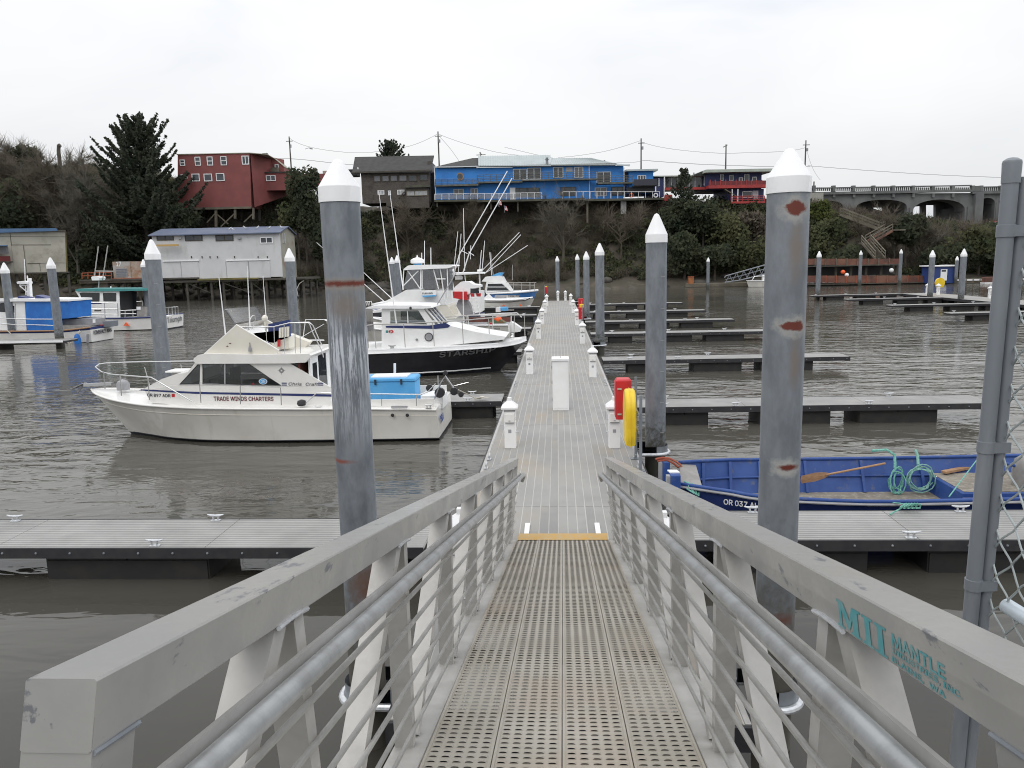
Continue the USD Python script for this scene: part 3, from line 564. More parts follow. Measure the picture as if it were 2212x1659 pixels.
# ------------------------------------------------------------------ chain link fence at the right edge
FX = W(2103, 1240, 2.05)
fx, fy = FX[0], 2.05
fa = unit(np.array([.114, -.993, 0.])); zt = W(2190, 352, fy)[2]
fn = thing('chain_link_fence', 'grey galvanised chain link fence panel with capped post at the right edge of the view', 'fence', (fx, fy, 2.5))
pA, pB = W(2091, 1390, fy), W(2186, 357, fy)
def fpt(u, z, off=0.): return np.array([pA[0]+(pB[0]-pA[0])*(z-pA[2])/(pB[2]-pA[2]), fy, z])+fa*u+np.array([-fa[1], fa[0], 0])*off
put('post', MB().tube([fpt(0, 1.2), fpt(0, zt)], .0195, 20), 'galv', fn, smooth=50)
put('post_cap', MB().lathe([(.0215, zt-.05), (.0225, zt), (.021, zt+.006), (.012, zt+.012), (.002, zt+.014)], fpt(0, 0)*[0, 1, 0]+[fpt(0, zt)[0], 0, 0], 20), 'galv', fn)
put('gate_post', MB().tube([fpt(.0, 1.2, .037), fpt(.0, zt-.035, .037)], .0155, 16), 'galv', fn, smooth=50)
for vy in (500, 965, 1262):
    zb = W(2140, vy, fy)[2]; bm = MB(); bm.lathe([(.0205, zb-.016), (.0225, zb-.015), (.0225, zb+.015), (.0205, zb+.016)], [fpt(0, zb)[0], fy, 0], 20); bm.bar(fpt(.017, zb, .0), fpt(.017, zb, .055), .028, .006, (0, 0, 1)); put('band', bm, 'galv', fn)
put('rail_pipe', MB().tube([fpt(.06, W(2140, 1290, fy)[2], .055), fpt(1.3, W(2140, 1290, fy)[2], .055)], .021, 16), 'galv_pale', fn, smooth=50)
wz0, wz1 = W(2100, 1560, fy)[2], zt-.05
nw = 18; pit = .042; vert = .05
for i in range(nw):
    u0 = .012+pit*i; zs_ = np.arange(wz0, wz1, vert/4.); P = []
    ph = (zs_-wz0)/(2*vert); tri = 2*np.abs(2*(ph+(.5 if i % 2 else 0)-np.floor(ph+(.5 if i % 2 else 0)+.5)))-1
    k = tri*1.12-.12*tri**3
    pts = [fpt(u0+(pit*.53)*a, z, .043+.004*math.cos(ph[j]*2*math.pi)) for j, (a, z) in enumerate(zip(k, zs_))]
    put('wire', MB().tube(pts, (.0028 if i else .0030), 6), 'mesh_wire', fn, smooth=50)

# ------------------------------------------------------------------ things on the main dock
def rbox(mb, cx, cy, z0, z1, wx, wy, ch):
    R = []
    for z, k in ((z0, 0), (z1-ch, 0), (z1, ch)):
        hx, hy, c = wx/2-k, wy/2-k, ch
        R.append([(cx+a, cy+b, z) for a, b in ((-hx+c, -hy), (hx-c, -hy), (hx, -hy+c), (hx, hy-c), (hx-c, hy), (-hx+c, hy), (-hx, hy-c), (-hx, -hy+c))])
    return mb.loft(R)
def pyramid(mb, cx, cy, z0, w, steps):
    R = []
    for k, dz in steps: R.append([(cx+a*w*k/2, cy+b*w*k/2, z0+dz) for a, b in ((-1, -1), (1, -1), (1, 1), (-1, 1))])
    return mb.loft(R)
def pedestal(label, x, y):
    t = thing('power_pedestal', label, 'power pedestal', (x, y, ZD), 'white power pedestals along the main dock')
    put('column', rbox(MB(), x, y, ZD+.002, ZD+.84, .235, .235, .008), 'white', t)
    put('hood', pyramid(MB(), x, y, ZD+.84, .34, [(.86, -.02), (1., 0), (1., .035), (.72, .085), (.30, .15), (.26, .155)]), 'cap_white', t, smooth=False)
    put('lamp_neck', MB().box(x-.118, x+.118, y-.118, y+.118, ZD+.78, ZD+.822), 'grey', t)
    put('finial', MB().box(x-.042, x+.042, y-.042, y+.042, ZD+.994, ZD+1.06), 'cap_white', t)
    put('socket_cover', rbox(MB(), x, y-.135, ZD+.56, ZD+.745, .20, .05, .012), 'white_gloss', t)
    put('latch', MB().box(x-.02, x+.02, y-.166, y-.161, ZD+.585, ZD+.60), 'grey', t)
    put('cover_lip', MB().box(x-.09, x+.09, y-.15, y-.119, ZD+.54, ZD+.556), 'grey', t)
    put('label_plate', MB().box(x-.035, x+.03, y-.122, y-.1185, ZD+.33, ZD+.40), 'grey', t)
    sx = 1 if x < 0 else -1
    v = MB(); v.tube([(x+sx*.118, y-.02, ZD+.33), (x+sx*.165, y-.02, ZD+.33), (x+sx*.165, y-.02, ZD+.295)], .012, 8); v.bar((x+sx*.15, y-.05, ZD+.35), (x+sx*.15, y+.01, ZD+.35), .01, .01); v.bar((x+sx*.15, y-.02, ZD+.33), (x+sx*.15, y-.02, ZD+.355), .01, .01); put('water_tap', v, 'galv_bright', t)
    h = MB(); h.tube([(x+sx*.118, y-.05, ZD+.6), (x+sx*.175, y-.05, ZD+.6), (x+sx*.175, y-.05, ZD+.77)], .004, 6); put('hose_hook', h, 'grey', t)
    return t
pl = pedestal('white power pedestal on the left dock edge, nearest in front of the tall cabinet', -1.05, 15.58)
ordn = ['third', 'fourth', 'fifth', 'sixth', 'seventh', 'eighth']
copy_of(pl, 'white power pedestal half hidden behind the left gangway rail', (-1.16, 8.35, ZD), 'white power pedestals along the main dock')
for k, y in enumerate((26.2, 38.6, 47.8, 58.5, 68.)): copy_of(pl, f'white power pedestal on the left dock edge, {ordn[k]} from the gangway', (-1.03, y, ZD), 'white power pedestals along the main dock')
pr = pedestal('white power pedestal half hidden behind the right gangway rail', 1.13, 8.2)
for k, y in enumerate((15.5, 25.3, 35.9, 46.6, 57.8, 68.4)): copy_of(pr, 'white power pedestal on the right dock edge, '+(['behind the red extinguisher box']+[q+' from the gangway' for q in ordn])[k], (1.12, y, ZD), 'white power pedestals along the main dock')
copy_of(pr, 'white power pedestal at the far end of the dock, right corner', (.72, 76.4, ZD), 'white power pedestals along the main dock')
copy_of(pr, 'white power pedestal at the far end of the dock, in front of the middle pile', (-.03, 76.6, ZD), 'white power pedestals along the main dock')
for vx, vy, y, lb in ((2003, 636, 74, 'white power pedestal on the far right dock, left of the yellow life ring'), (2026, 637, 72.5, 'white power pedestal on the far right dock, below the yellow life ring'), (2138, 645, 62, 'white power pedestal on the far right dock, nearest the fence')):
    p_ = at(vx, vy, .5); copy_of(pr, lb, (p_[0], p_[1], ZD), 'white power pedestals along the main dock')
# grey cabinet in the middle of the dock
cb = thing('utility_cabinet', 'tall white metal cabinet standing in the middle of the main dock', 'cabinet', (.03, 19.7, ZD))
put('body', rbox(MB(), .03, 19.72, ZD+.005, ZD+1.31, .42, .44, .006), 'white', cb); put('lid', rbox(MB(), .03, 19.71, ZD+1.313, ZD+1.375, .455, .48, .012), 'cap_white', cb)
for z in (.25, .7, 1.1): put('hinge', MB().box(-.205, -.182, 19.56, 19.60, ZD+z, ZD+z+.07), 'grey', cb)
put('padlock_eye', MB().tube([(.03, 19.55, ZD+1.376), (.03, 19.55, ZD+1.41), (.03, 19.60, ZD+1.41), (.03, 19.60, ZD+1.376)], .006, 6), 'dark', cb)
put('door_panel', MB().box(-.15, .21, 19.494, 19.499, ZD+.06, ZD+1.26), 'white', cb)
# life ring stations
def station(label, x, y0, y1, s=1):
    t = thing('life_ring_station', label, 'safety station', (x, (y0+y1)/2, ZD))
    for y in (y0, y1): put('post', MB().box(x+.02, x+.07, y-.025, y+.025, ZD, ZD+(1.42 if y == y0 else 1.62)), 'galv', t); put('foot', MB().box(x-.05, x+.12, y-.07, y+.07, ZD+.007, ZD+.018), 'galv', t)
    for z in (.72, 1.05): put('cross_bar', MB().box(x-.01, x+.019, y0-.1, y1+.3, ZD+z, ZD+z+.04), 'galv', t)
    return t
st = station('galvanised post frame on the right dock edge holding a red box and yellow ring case', 1.42, 13.62, 14.5)
ex = thing('extinguisher_box', 'red fire extinguisher box behind the yellow life ring case', 'extinguisher box', (1.3, 14.75, 1.2))
put('case', rbox(MB(), 1.245, 14.78, 1.265, 2.055, .30, .36, .03), 'red', ex, smooth=40)
for z in (1.36, 1.86): put('latch', MB().box(1.12, 1.20, 14.585, 14.597, z, z+.03), 'galv_bright', ex)
put('door', MB().box(1.083, 1.092, 14.63, 14.93, 1.31, 2.0), 'red', ex)
rc = thing('life_ring_case', 'yellow rounded life ring case on the dock edge, nearest the gangway', 'life ring case', (1.32, 14.0, 1.4))
def arch_case(mb, x0, x1, yc, zb, zt, w, bev=.025):
    a = np.linspace(0, math.pi, 17); R = []
    for x, k in ((x0, bev), (x0+bev, 0), (x1-bev, 0), (x1, bev)):
        r = w/2-k; zc = zt-w/2
        R.append([(x, yc-r*.72, zb+k), (x, yc-r, zb+.22)]+[(x, yc-r*math.cos(q), zc+r*math.sin(q)) for q in a]+[(x, yc+r, zb+.22), (x, yc+r*.72, zb+k)])
    return mb.loft(R)
put('case', arch_case(MB(), 1.20, 1.385, 13.95, .96, 1.985, .74), 'yellow', rc, smooth=40)
put('flange', arch_case(MB(), 1.278, 1.292, 13.95, .935, 2.0, .768, .002), 'yellow', rc, smooth=40)
s2 = station('galvanised post frame farther along the right dock edge holding a red case', 1.30, 43.2, 44.0)
e2 = thing('extinguisher_box', 'tall red box with a yellow band on the right dock edge, halfway along', 'extinguisher box', (1.2, 43.6, 1.4))
def red_rect(t, vx0, vy0, vx1, vy1, Y, dy, mat, name):
    a, b = W(vx0, vy1, Y), W(vx1, vy0, Y); return put(name, rbox(MB(), (a[0]+b[0])/2, Y+dy/2, a[2], b[2], b[0]-a[0], dy, .02), mat, t, smooth=40)
red_rect(e2, 1249.5, 645, 1260, 672, 44.0, .3, 'red', 'upper_case'); red_rect(e2, 1250, 664, 1261.5, 690, 43.4, .35, 'red', 'lower_case'); red_rect(e2, 1252, 657, 1260.5, 665, 43.6, .28, 'yellow', 'ring_case')
s3 = station('slim grey post frame at the far left corner of the main dock', -1.36, 74.5, 75.1)
e3 = thing('extinguisher_box', 'small red box with an orange top at the far left end of the main dock', 'extinguisher box', (-1.3, 75, 1.5))
red_rect(e3, 1176.5, 620, 1183.5, 634, 75, .3, 'red', 'case'); red_rect(e3, 1177.5, 618.3, 1182, 620.4, 75.05, .25, 'yellow', 'beacon')
p_ = W(2029, 610, 78)
lr = thing('life_ring_case', 'yellow rounded life ring case beside the blue kiosk', 'life ring case', p_)
a_, b_ = W(2020, 621, 78), W(2041, 600, 78)
ang = np.linspace(0, math.pi, 11); w_ = (b_[0]-a_[0])/2; xm = (a_[0]+b_[0])/2; zc_ = b_[2]-w_
put('case', MB().prism([(xm-w_*.7, a_[2]), (xm+w_*.7, a_[2]), (xm+w_, zc_-w_*.3)]+[(xm+w_*math.cos(q), zc_+w_*math.sin(q)) for q in ang]+[(xm-w_, zc_-w_*.3)], 77.9, 78.15), 'yellow', lr)
put('post', MB().box(xm-.05, xm+.05, 78.16, 78.26, .5, zc_), 'galv', lr)
# ------------------------------------------------------------------ boats
def P4(pts, Y): return [W(x, y, Y) for x, y in pts]
def flat(pts, Y): return [(p[0], p[2]) for p in P4(pts, Y)]
class Rods:
    def __init__(s, t, name, mat): s.a = (t, name, mat)
    def tube(s, pts, r, n=7): return put(s.a[1], MB().tube(pts, r, n), s.a[2], s.a[0], smooth=50)
class Hull:
    """stations: (X sheer, z sheer, half beam, X boot line, z boot, half beam at boot, X keel, z keel); built both sides of Y0"""
    def __init__(s, st, Y0, n=36, flare=1.25, nside=7):
        st = np.array(st, float); t = np.concatenate([[0], np.cumsum(np.abs(np.diff(st[:, 0])))]); t /= t[-1]; u = np.linspace(0, 1, n)
        s.g = [PchipInterpolator(t, st[:, k])(u) for k in range(8)]; s.Y0 = Y0; s.n = n; s.ns = nside
        Xs, zs, bs, Xb, zb, bb, Xk, zk = s.g; rows = []
        for q in np.linspace(0, 1, nside):
            f = q**flare; rows.append((Xb+(Xs-Xb)*q, bb+(bs-bb)*f, zb+(zs-zb)*q))
        s.side = rows; s.low = [(Xk+(Xb-Xk)*q, bb*q**.7, zk+(zb-zk)*q) for q in np.linspace(0, 1, 4)]
    def pts(s, rows, sg): return [np.stack([X, s.Y0+sg*b, z], 1) for X, b, z in rows]
    def shell(s, rows):
        mb = MB()
        for sg in (-1, 1):
            R = s.pts(rows, sg); n = s.n
            V = np.vstack(R); F = []
            flip = (sg < 0) == (s.g[0][-1] > s.g[0][0])
            for i in range(len(R)-1):
                for k in range(n-1):
                    q = [i*n+k, i*n+k+1, (i+1)*n+k+1, (i+1)*n+k]; F.append(q if flip else q[::-1])
            mb.add(V, F)
        for e in (-1,):
            a = [(X[e], s.Y0-b[e], z[e]) for X, b, z in rows]; c = [(X[e], s.Y0+b[e], z[e]) for X, b, z in rows][::-1]
            if rows is s.low: c = c[:-1]
            mb.poly(a+c)
        return mb
    def deck(s, k0=0, k1=None, drop=.02, inset=0.):
        X, b, z = s.side[-1]; k1 = k1 or s.n; mb = MB(); V = []; F = []
        for i in range(k0, k1):
            bb = max(b[i]-inset, .0); 
            for q in (-1, -.5, 0, .5, 1): V.append((X[i], s.Y0+q*bb, z[i]-drop+.04*(1-q*q)*min(1, b[i])))
        flip = s.g[0][-1] > s.g[0][0]
        for i in range(k1-k0-1):
            for q in range(4):
                f = [i*5+q, (i+1)*5+q, (i+1)*5+q+1, i*5+q+1]; F.append(f if flip else f[::-1])
        return mb.add(V, F)
    def sheer(s, sg, dz=0, db=0, k0=0, k1=None): 
        X, b, z = s.side[-1]; return np.stack([X, s.Y0+sg*(b+db), z+dz], 1)[k0:k1]
    def rub(s, r, dz=0, db=0, k0=0):
        mb = MB()
        for sg in (-1, 1): mb.tube(s.sheer(sg, dz, db, k0), r, 8)
        return mb
    def row(s, q, db=.004):
        """line along the near side at height fraction q between boot line and sheer"""
        i = q*(s.ns-1); a = int(min(i, s.ns-2)); f = i-a
        A, B = s.side[a], s.side[a+1]; return np.stack([A[0]*(1-f)+B[0]*f, s.Y0-(A[1]*(1-f)+B[1]*f)-db, A[2]*(1-f)+B[2]*f], 1)
    def on_side(s):
        P = np.vstack(s.pts(s.side, -1)); key = P[:, [0, 2]]
        def warp(p, tz):
            y = griddata(key, P[:, 1], p[:, [0, 2]], method='linear'); y2 = griddata(key, P[:, 1], p[:, [0, 2]], method='nearest')
            y = np.where(np.isnan(y), y2, y); return np.stack([p[:, 0], y-.03-tz*.8, p[:, 2]], 1)
        return warp
def stanchions(mb, feet, tops, r=.012):
    for a, b in zip(feet, tops): mb.tube([a, b], r, 6)
    return mb
def hull_parts(t, h, top, low, deckm, rubm, rubr=.03, **k):
    put('hull', h.shell(h.side), top, t, smooth=45); put('bottom', h.shell(h.low), low, t, smooth=45)
    put('deck', h.deck(**k), deckm, t, smooth=30); put('rub_rail', h.rub(rubr), rubm, t, smooth=50)
def rod(t, name, a, b, r0=.012, r1=None, mat='white', n=7): return put(name, MB().tube([a, b], [r0, r1 or r0], n), mat, t, smooth=50)
EX = np.array([1., 0, 0]); EZ = np.array([0, 0, 1.])

# ---------- white cabin cruiser in the nearest left berth
YT = 19.5
tw = thing('cabin_cruiser', 'large white cabin cruiser with slanted flybridge moored behind the nearest left finger dock', 'boat', (-7.5, YT, 0))
tst = [(-12.62, 1.24, .02, -11.68, .075, .02, -11.45, -.3), (-12.3, 1.19, .38, -11.42, .075, .13, -11.1, -.35), (-11.6, 1.09, .80, -10.86, .075, .43, -10.6, -.4), (-10.4, .99, 1.18, -10.0, .075, .86, -9.9, -.42),
       (-8.8, .935, 1.38, -8.7, .075, 1.19, -8.6, -.42), (-7., .905, 1.42, -7., .075, 1.29, -7., -.42), (-5.2, .87, 1.36, -5.2, .075, 1.275, -5.2, -.42), (-3.05, .80, 1.24, -3.02, .075, 1.205, -3.02, -.4)]
th = Hull(tst, YT, 44)
k_c = int(np.argmin(np.abs(th.g[0]+5.6)))
put('hull', th.shell(th.side), 'hull_white', tw, smooth=45); put('bottom', th.shell(th.low), 'bottom', tw, smooth=45)
put('deck', th.deck(0, k_c+1, -.01), 'white_gloss', tw, smooth=40)
put('rub_rail', th.rub(.028, .0, .004), 'white_gloss', tw, smooth=50)
put('chine_line', MB().tube(th.row(.80, .001)[2:], .009, 6), 'cream', tw)
wl = MB(); wl.tube(th.row(.0, .002)[1:], .012, 6); put('boot_line', wl, 'bottom', tw)
# raised deck edge (toe rail moulding): the flat white side deck between rub rail and cabin side
cs = -1.04   # cabin side offset
Yc = YT+cs
trunk = flat([(302, 842.8), (342, 821), (372, 810.5), (408, 806), (427, 806), (427, 874), (325, 872)], Yc)
put('cabin_trunk', MB().prism([(trunk[0][0], trunk[0][1]), (trunk[1][0], trunk[1][1]), (trunk[2][0], trunk[2][1]), (-9.4, trunk[3][1]), (-9.4, .93), (trunk[6][0], 1.0)], YT-.88, YT+.88), 'white_gloss', tw, smooth=30)
lowside = flat([(302, 841.5), (384, 829.5), (610, 833), (714, 836), (716, 884), (716, 884), (330, 872)], Yc)
put('cabin_side', MB().prism(flat([(312, 843), (384, 831.5), (608, 834), (714, 836.5), (714, 880), (520, 880), (400, 876), (326, 870)], Yc), Yc, Yc+.05), 'white_gloss', tw, smooth=False)
put('cabin_side', MB().prism(flat([(312, 843), (384, 831.5), (608, 834), (714, 836.5), (714, 880), (520, 880), (400, 876), (326, 870)], Yc), YT-cs-.05, YT-cs), 'white_gloss', tw, smooth=False)
st = flat([(301, 842.2), (306, 839.8), (716, 852.2), (716, 857)], Yc-.006)
put('stripe', MB().prism(flat([(300, 843.5), (305, 840.8), (420, 846.4), (716, 851.8), (716, 857), (420, 850.8)], Yc-.004), Yc-.004, Yc-.001), 'navy', tw, smooth=False)
# cabin top: frame with window openings
def frame_with_holes(outer, holes, Y, th_, mat, name, t):
    g = Polygon(flat(outer, Y)).buffer(0)
    for h_ in holes: g = g.difference(Polygon(flat(h_, Y)).buffer(0))
    mb = MB()
    for pg in (g.geoms if hasattr(g, 'geoms') else [g]):
        rings = [np.asarray(pg.exterior.coords)[:-1]]+[np.asarray(r.coords)[:-1] for r in pg.interiors]
        if not pg.exterior.is_ccw: rings[0] = rings[0][::-1]
        rings[1:] = [r[::-1] if Polygon(r).exterior.is_ccw else r for r in rings[1:]]
        tri = np.asarray(manifold3d.triangulate(rings)); v2 = np.vstack(rings); n_ = len(v2)
        V = np.vstack([np.stack([v2[:, 0], np.full(n_, y_), v2[:, 1]], 1) for y_ in (Y, Y+th_)])
        mb.add(V, np.vstack([tri, tri[:, ::-1]+n_])); o = 0
        for r in rings:
            m = len(r); mb.add(np.vstack([V[o:o+m], V[n_+o:n_+o+m]]), [[i, m+i, m+(i+1) % m, (i+1) % m] for i in range(m)]); o += m
    return put(name, mb, mat, t, smooth=False)
side_out = [(384, 832), (421, 784), (600, 783), (622, 783), (714, 836.4), (608, 834.5)]
hole1 = [(388, 830.4), (427, 788), (431, 788), (431, 829.5)]
hole2 = [(437.5, 829.2), (437.5, 786.5), (534, 785.5), (542, 789), (607, 832.5)]
for Yy, th_ in ((Yc, .04), (YT-cs-.04, .04)): frame_with_holes(side_out, [hole1, hole2], Yy, th_, 'white_gloss', 'window_frame', tw)
for hh in (hole1, hole2):
    for Yy in (Yc+.02, YT-cs-.02): put('window_pane', MB().poly([(x, Yy, z) for x, z in flat(hh, Yc)]), 'boat_glass', tw, smooth=False)
for hh in (hole1, hole2): q_ = flat(hh, Yc); put('window_gasket', MB().tube([(x, Yc-.002, z) for x, z in q_], .010, 5, closed=True), 'rubber', tw, smooth=50)
put('grab_rail', MB().tube(P4([(452, 768.5), (470, 767.5), (560, 768), (580, 769.5)], YT-1.01), .011, 6), 'steel', tw, smooth=50)
put('window_divider', MB().prism(flat([(484.5, 786), (487, 786), (487, 830), (484.5, 830)], Yc), Yc-.004, Yc+.03), 'steel', tw)
xw0, zw0 = flat([(384, 831)], Yc)[0]; xw1, zw1 = flat([(421, 786)], Yc)[0]
ws = MB(); ws.add([(xw0, Yc+.04, zw0), (xw0-.10, YT-.5, zw0), (xw0-.13, YT, zw0), (xw0-.10, YT+.5, zw0), (xw0, YT-cs-.04, zw0), (xw1, Yc+.04, zw1), (xw1-.06, YT-.5, zw1), (xw1-.08, YT, zw1), (xw1-.06, YT+.5, zw1), (xw1, YT-cs-.04, zw1)], [[0, 5, 6, 1], [1, 6, 7, 2], [2, 7, 8, 3], [3, 8, 9, 4]])
put('windshield', ws, 'boat_glass', tw, smooth=False)
for q in (.33, -.33): rod(tw, 'windshield_post', (xw0-.12, YT+q, zw0), (xw1-.075, YT+q, zw1), .02)
put('cabin_floor', MB().box(-9.9, -5.9, Yc+.06, YT-cs-.06, .55, .6), 'dark', tw)
put('interior_bulkhead', MB().box(-6.55, -6.5, Yc+.06, YT-cs-.06, .6, 2.1), 'brown_red', tw)
put('helm_seat', MB().box(-8.75, -8.35, YT-.75, YT-.3, .6, 1.62).box(-8.42, -8.33, YT-.75, YT-.3, 1.6, 1.85), 'dark', tw)
put('dashboard', MB().box(-9.7, -9.2, YT-.9, YT+.9, .6, 1.5), 'dark', tw)
roof = flat([(417.5, 779.6), (419, 774), (428, 767), (446, 764), (560, 766), (668, 764.5), (672, 768), (660, 783), (622, 785), (424, 786)], Yc-.06)
R = MB(); R.prism(roof, Yc-.07, YT-cs+.07); put('roof', R, 'white_gloss', tw, smooth=25)
# aft cabin wall with door and window
xa, _ = flat([(668, 780)], Yc)[0]
aft = MB(); aft.box(xa-.05, xa, Yc+.05, YT-.35, .6, 2.12).box(xa-.05, xa, YT+.35, YT-cs-.05, .6, 2.12); put('aft_wall', aft, 'white', tw)
put('aft_window', MB().box(xa+.001, xa+.012, Yc+.22, YT-.5, 1.45, 1.95), 'dark_glass', tw); put('aft_door', MB().box(xa-.03, xa-.01, YT-.34, YT+.34, .6, 2.1), 'dark_glass', tw)
# wing flybridge
YF = YT-.98
wing = flat([(433.6, 772.2), (510.5, 702), (602, 757.3), (588.6, 772.4)], YF)
for Yy in (YF, YT+.94): put('flybridge_wing', MB().prism(wing, Yy, Yy+.04), 'cream', tw, smooth=False)
ed = MB()
for Yy in (YF+.02, YT+.96): ed.tube([(x, Yy, z) for x, z in [wing[0], wing[1], wing[2], wing[3]]], .022, 8)
put('wing_edge', ed, 'white_gloss', tw, smooth=50)
fr_ = MB(); fr_.add([(wing[0][0]-.02, YF+.04, wing[0][1]), (wing[0][0]-.05, YT+.94, wing[0][1]), (wing[1][0]-.03, YT+.94, wing[1][1]), (wing[1][0]-.01, YF+.04, wing[1][1])], [[0, 3, 2, 1]]).add([(wing[0][0], YF+.04, wing[0][1]), (wing[0][0], YT+.94, wing[0][1]), (wing[1][0], YT+.94, wing[1][1]), (wing[1][0], YF+.04, wing[1][1])], [[0, 1, 2, 3]])
put('flybridge_front', fr_, 'white_gloss', tw, smooth=False)
zf = wing[3][1]+.02
put('flybridge_floor', MB().box(wing[3][0]-1.2, wing[3][0]+.75, YF+.1, YT+.9, zf-.04, zf), 'wood', tw)
cons = flat([(520, 708), (545, 708), (560, 720), (560, 770), (520, 770)], YT); put('helm_console', MB().prism(cons, YT-.5, YT+.75), 'white', tw)
wsx, wsz = wing[1]
vs = MB(); V = []
for i, q in enumerate(np.linspace(-1, 1, 9)):
    c_ = 1-q*q; V += [(wsx-.05-.28*c_, YT+.9*q, wsz+.0), (wsx-.18-.48*c_, YT+.78*q, wsz+.36)]
vs.add(V, [[2*i, 2*i+2, 2*i+3, 2*i+1] for i in range(8)]); put('wind_deflector', vs, 'vinyl', tw, smooth=True)
a = np.linspace(0, 2*math.pi, 21)[:-1]; wc = W(544, 697, YT-.2)
put('steering_wheel', MB().tube([wc+.20*np.array([.3*math.cos(q)-.0, math.sin(q), .95*math.cos(q)]) for q in a], .012, 6, closed=True), 'steel', tw)
sp = W(572, 686, YT-.2); put('search_light', MB().lathe([(.02, sp[2]-.35), (.03, sp[2]-.1), (.075, sp[2]-.05), (.08, sp[2]), (.05, sp[2]+.05), (.01, sp[2]+.07)], (sp[0], sp[1], 0), 14), 'cream', tw)
b0, b1 = W(578, 741, YT-.4), W(627, 690, YT+.2)
put('seat_back', MB().poly(P4([(579.5, 700), (625, 690.5), (626, 727), (590, 738), (579, 741)], YT-.3), (0, .09, 0)), 'blue_dark', tw, smooth=False)
put('seat_base', MB().poly(P4([(585, 738), (622, 727), (625, 752), (592, 758)], YT-.3), (0, .5, 0)), 'cream', tw, smooth=False)
put('seat_cushion', MB().poly(P4([(538, 726), (590, 741), (622, 729), (600, 719)], YT-.3), (0, 0, .06)), 'blue_dark', tw, smooth=False)
dn = MB()
for k in range(4):
    x_, y_ = 604+5.5*k, 708-.8*k; dn.poly(P4([(x_, y_), (x_+4.2, y_-.6), (x_+4.2, y_+21), (x_, y_+22)], YT-.36), (0, -.05, 0))
put('hanging_fenders', dn, 'cream', tw, smooth=False)
put('fire_bottle', MB().poly(P4([(601, 734), (606, 733), (606, 748), (601, 749)], YT-.34), (0, -.06, 0)), 'red', tw, smooth=False)
put('side_box', MB().poly(P4([(624, 722), (668, 739), (655, 756), (624, 750)], YT+.5), (0, .3, 0)), 'cream', tw, smooth=False)
rl = Rods(tw, 'flybridge_rail', 'steel'); Yn = YF+.03
rl.tube(P4([(520, 706.5), (560, 707), (590, 706), (625, 697.5), (665, 697), (668, 699)], Yn)+P4([(677, 722), (695, 757), (699, 772)], Yn), .014, 8)
rl.tube(P4([(625, 697), (668, 696), (676, 703), (690, 735), (702, 757)], YT+.9), .014, 8)
for x_, y0, y1 in ((575, 706, 740), (592, 706, 744), (614, 701, 772), (637, 697, 765), (648, 697, 766)): rl.tube(P4([(x_, y0), (x_+1, y1)], Yn), .011, 6)
# bow rail
Yb = YT-1.1
br = Rods(tw, 'bow_rail', 'steel')
tops = [(206, 793), (210, 796), (220, 803.5), (240, 808.5), (290, 812.5), (327, 815.3), (365, 838), (417, 868)]
tt = []
for (x_, y_), off in zip(tops, (.05, .2, .42, .7, .95, 1.1, 1.22, 1.28)): tt.append(W(x_, y_, YT-off))
br.tube(tt, .016, 8)
far_ = [W(233, 784.0, YT+.15), W(300, 781.5, YT+.75), W(417, 780, YT+1.2)]
br.tube([tt[0], W(215, 786, YT), far_[0], far_[1], far_[2]], .016, 8)
for (xt, yt, xb, yb), off in zip(((224, 803, 227, 840), (259, 809, 262.5, 855), (319.5, 815.5, 323, 863.5), (431, 826, 434, 870), (519, 832, 519.5, 873), (606, 837, 608, 875)), (.6, .95, 1.15, 1.3, 1.34, 1.34)): br.tube([W(xt, yt, YT-off), W(xb, yb, YT-off)], .013, 6)
br.tube(P4([(655, 876), (684, 849), (715, 848)], YT-1.3), .014, 6)
for xb in (-11.4, -10.6, -9.6): br.tube([(xb, YT+.75 if xb < -11 else YT+1.1, 1.1), (xb, YT+.55 if xb < -11 else YT+1.0, 1.75)], .013, 6)
rod(tw, 'safety_line', W(431, 827, YT-1.3), W(606, 838, YT-1.34), .004, mat='grey'); 
wd_ = W(265, 826, YT); put('windlass', MB().lathe([(.16, wd_[2]-.2), (.17, wd_[2]-.05), (.13, wd_[2]+.03), (.05, wd_[2]+.07), (.01, wd_[2]+.09)], (wd_[0], wd_[1], 0), 16), 'grey', tw)
ra = W(205, 829, YT); put('bow_roller', MB().bar(ra+EX*.5, ra-EX*.28-EZ*.03, .16, .07), 'steel', tw)
put('anchor', MB().bar(ra-EX*.28, ra-EX*.52-EZ*.22, .05, .05).bar(ra-EX*.30+EZ*.02, ra-EX*.62-EZ*.12, .22, .02), 'grey', tw)
put('deck_vent', MB().lathe([(.09, 0), (.12, .05), (.10, .12), (.02, .15)], W(652, 876, YT-1.28), 12), 'dark', tw)
put('hatch', MB().box(-10.4, -9.9, YT-.25, YT+.3, 1.70, 1.735), 'white', tw)
# cockpit
gun = MB(); R1 = []
for sg in (-1, 1):
    A = th.sheer(sg, .012, 0, k_c); B = th.sheer(sg, .012, -.22, k_c); C = th.sheer(sg, -.35, -.22, k_c); n_ = len(A)
    f1 = [[i, i+1, n_+i+1, n_+i] for i in range(n_-1)]; gun.add(np.vstack([A, B, C]), f1+[[i+n_, i+1+n_, 2*n_+i+1, 2*n_+i] for i in range(n_-1)] if sg < 0 else [q[::-1] for q in f1+[[i+n_, i+1+n_, 2*n_+i+1, 2*n_+i] for i in range(n_-1)]])
gun.box(-3.28, -3.04, YT-1.2, YT+1.2, .40, .83); put('gunwale', gun, 'white_gloss', tw, smooth=20)
zc_o = W(850, 862.5, YT-1.06)[2]
for sg in (-1, 1): put('coaming', MB().box(-5.75, -3.12, YT+sg*1.10, YT+sg*1.02, .70, zc_o), 'white_gloss', tw)
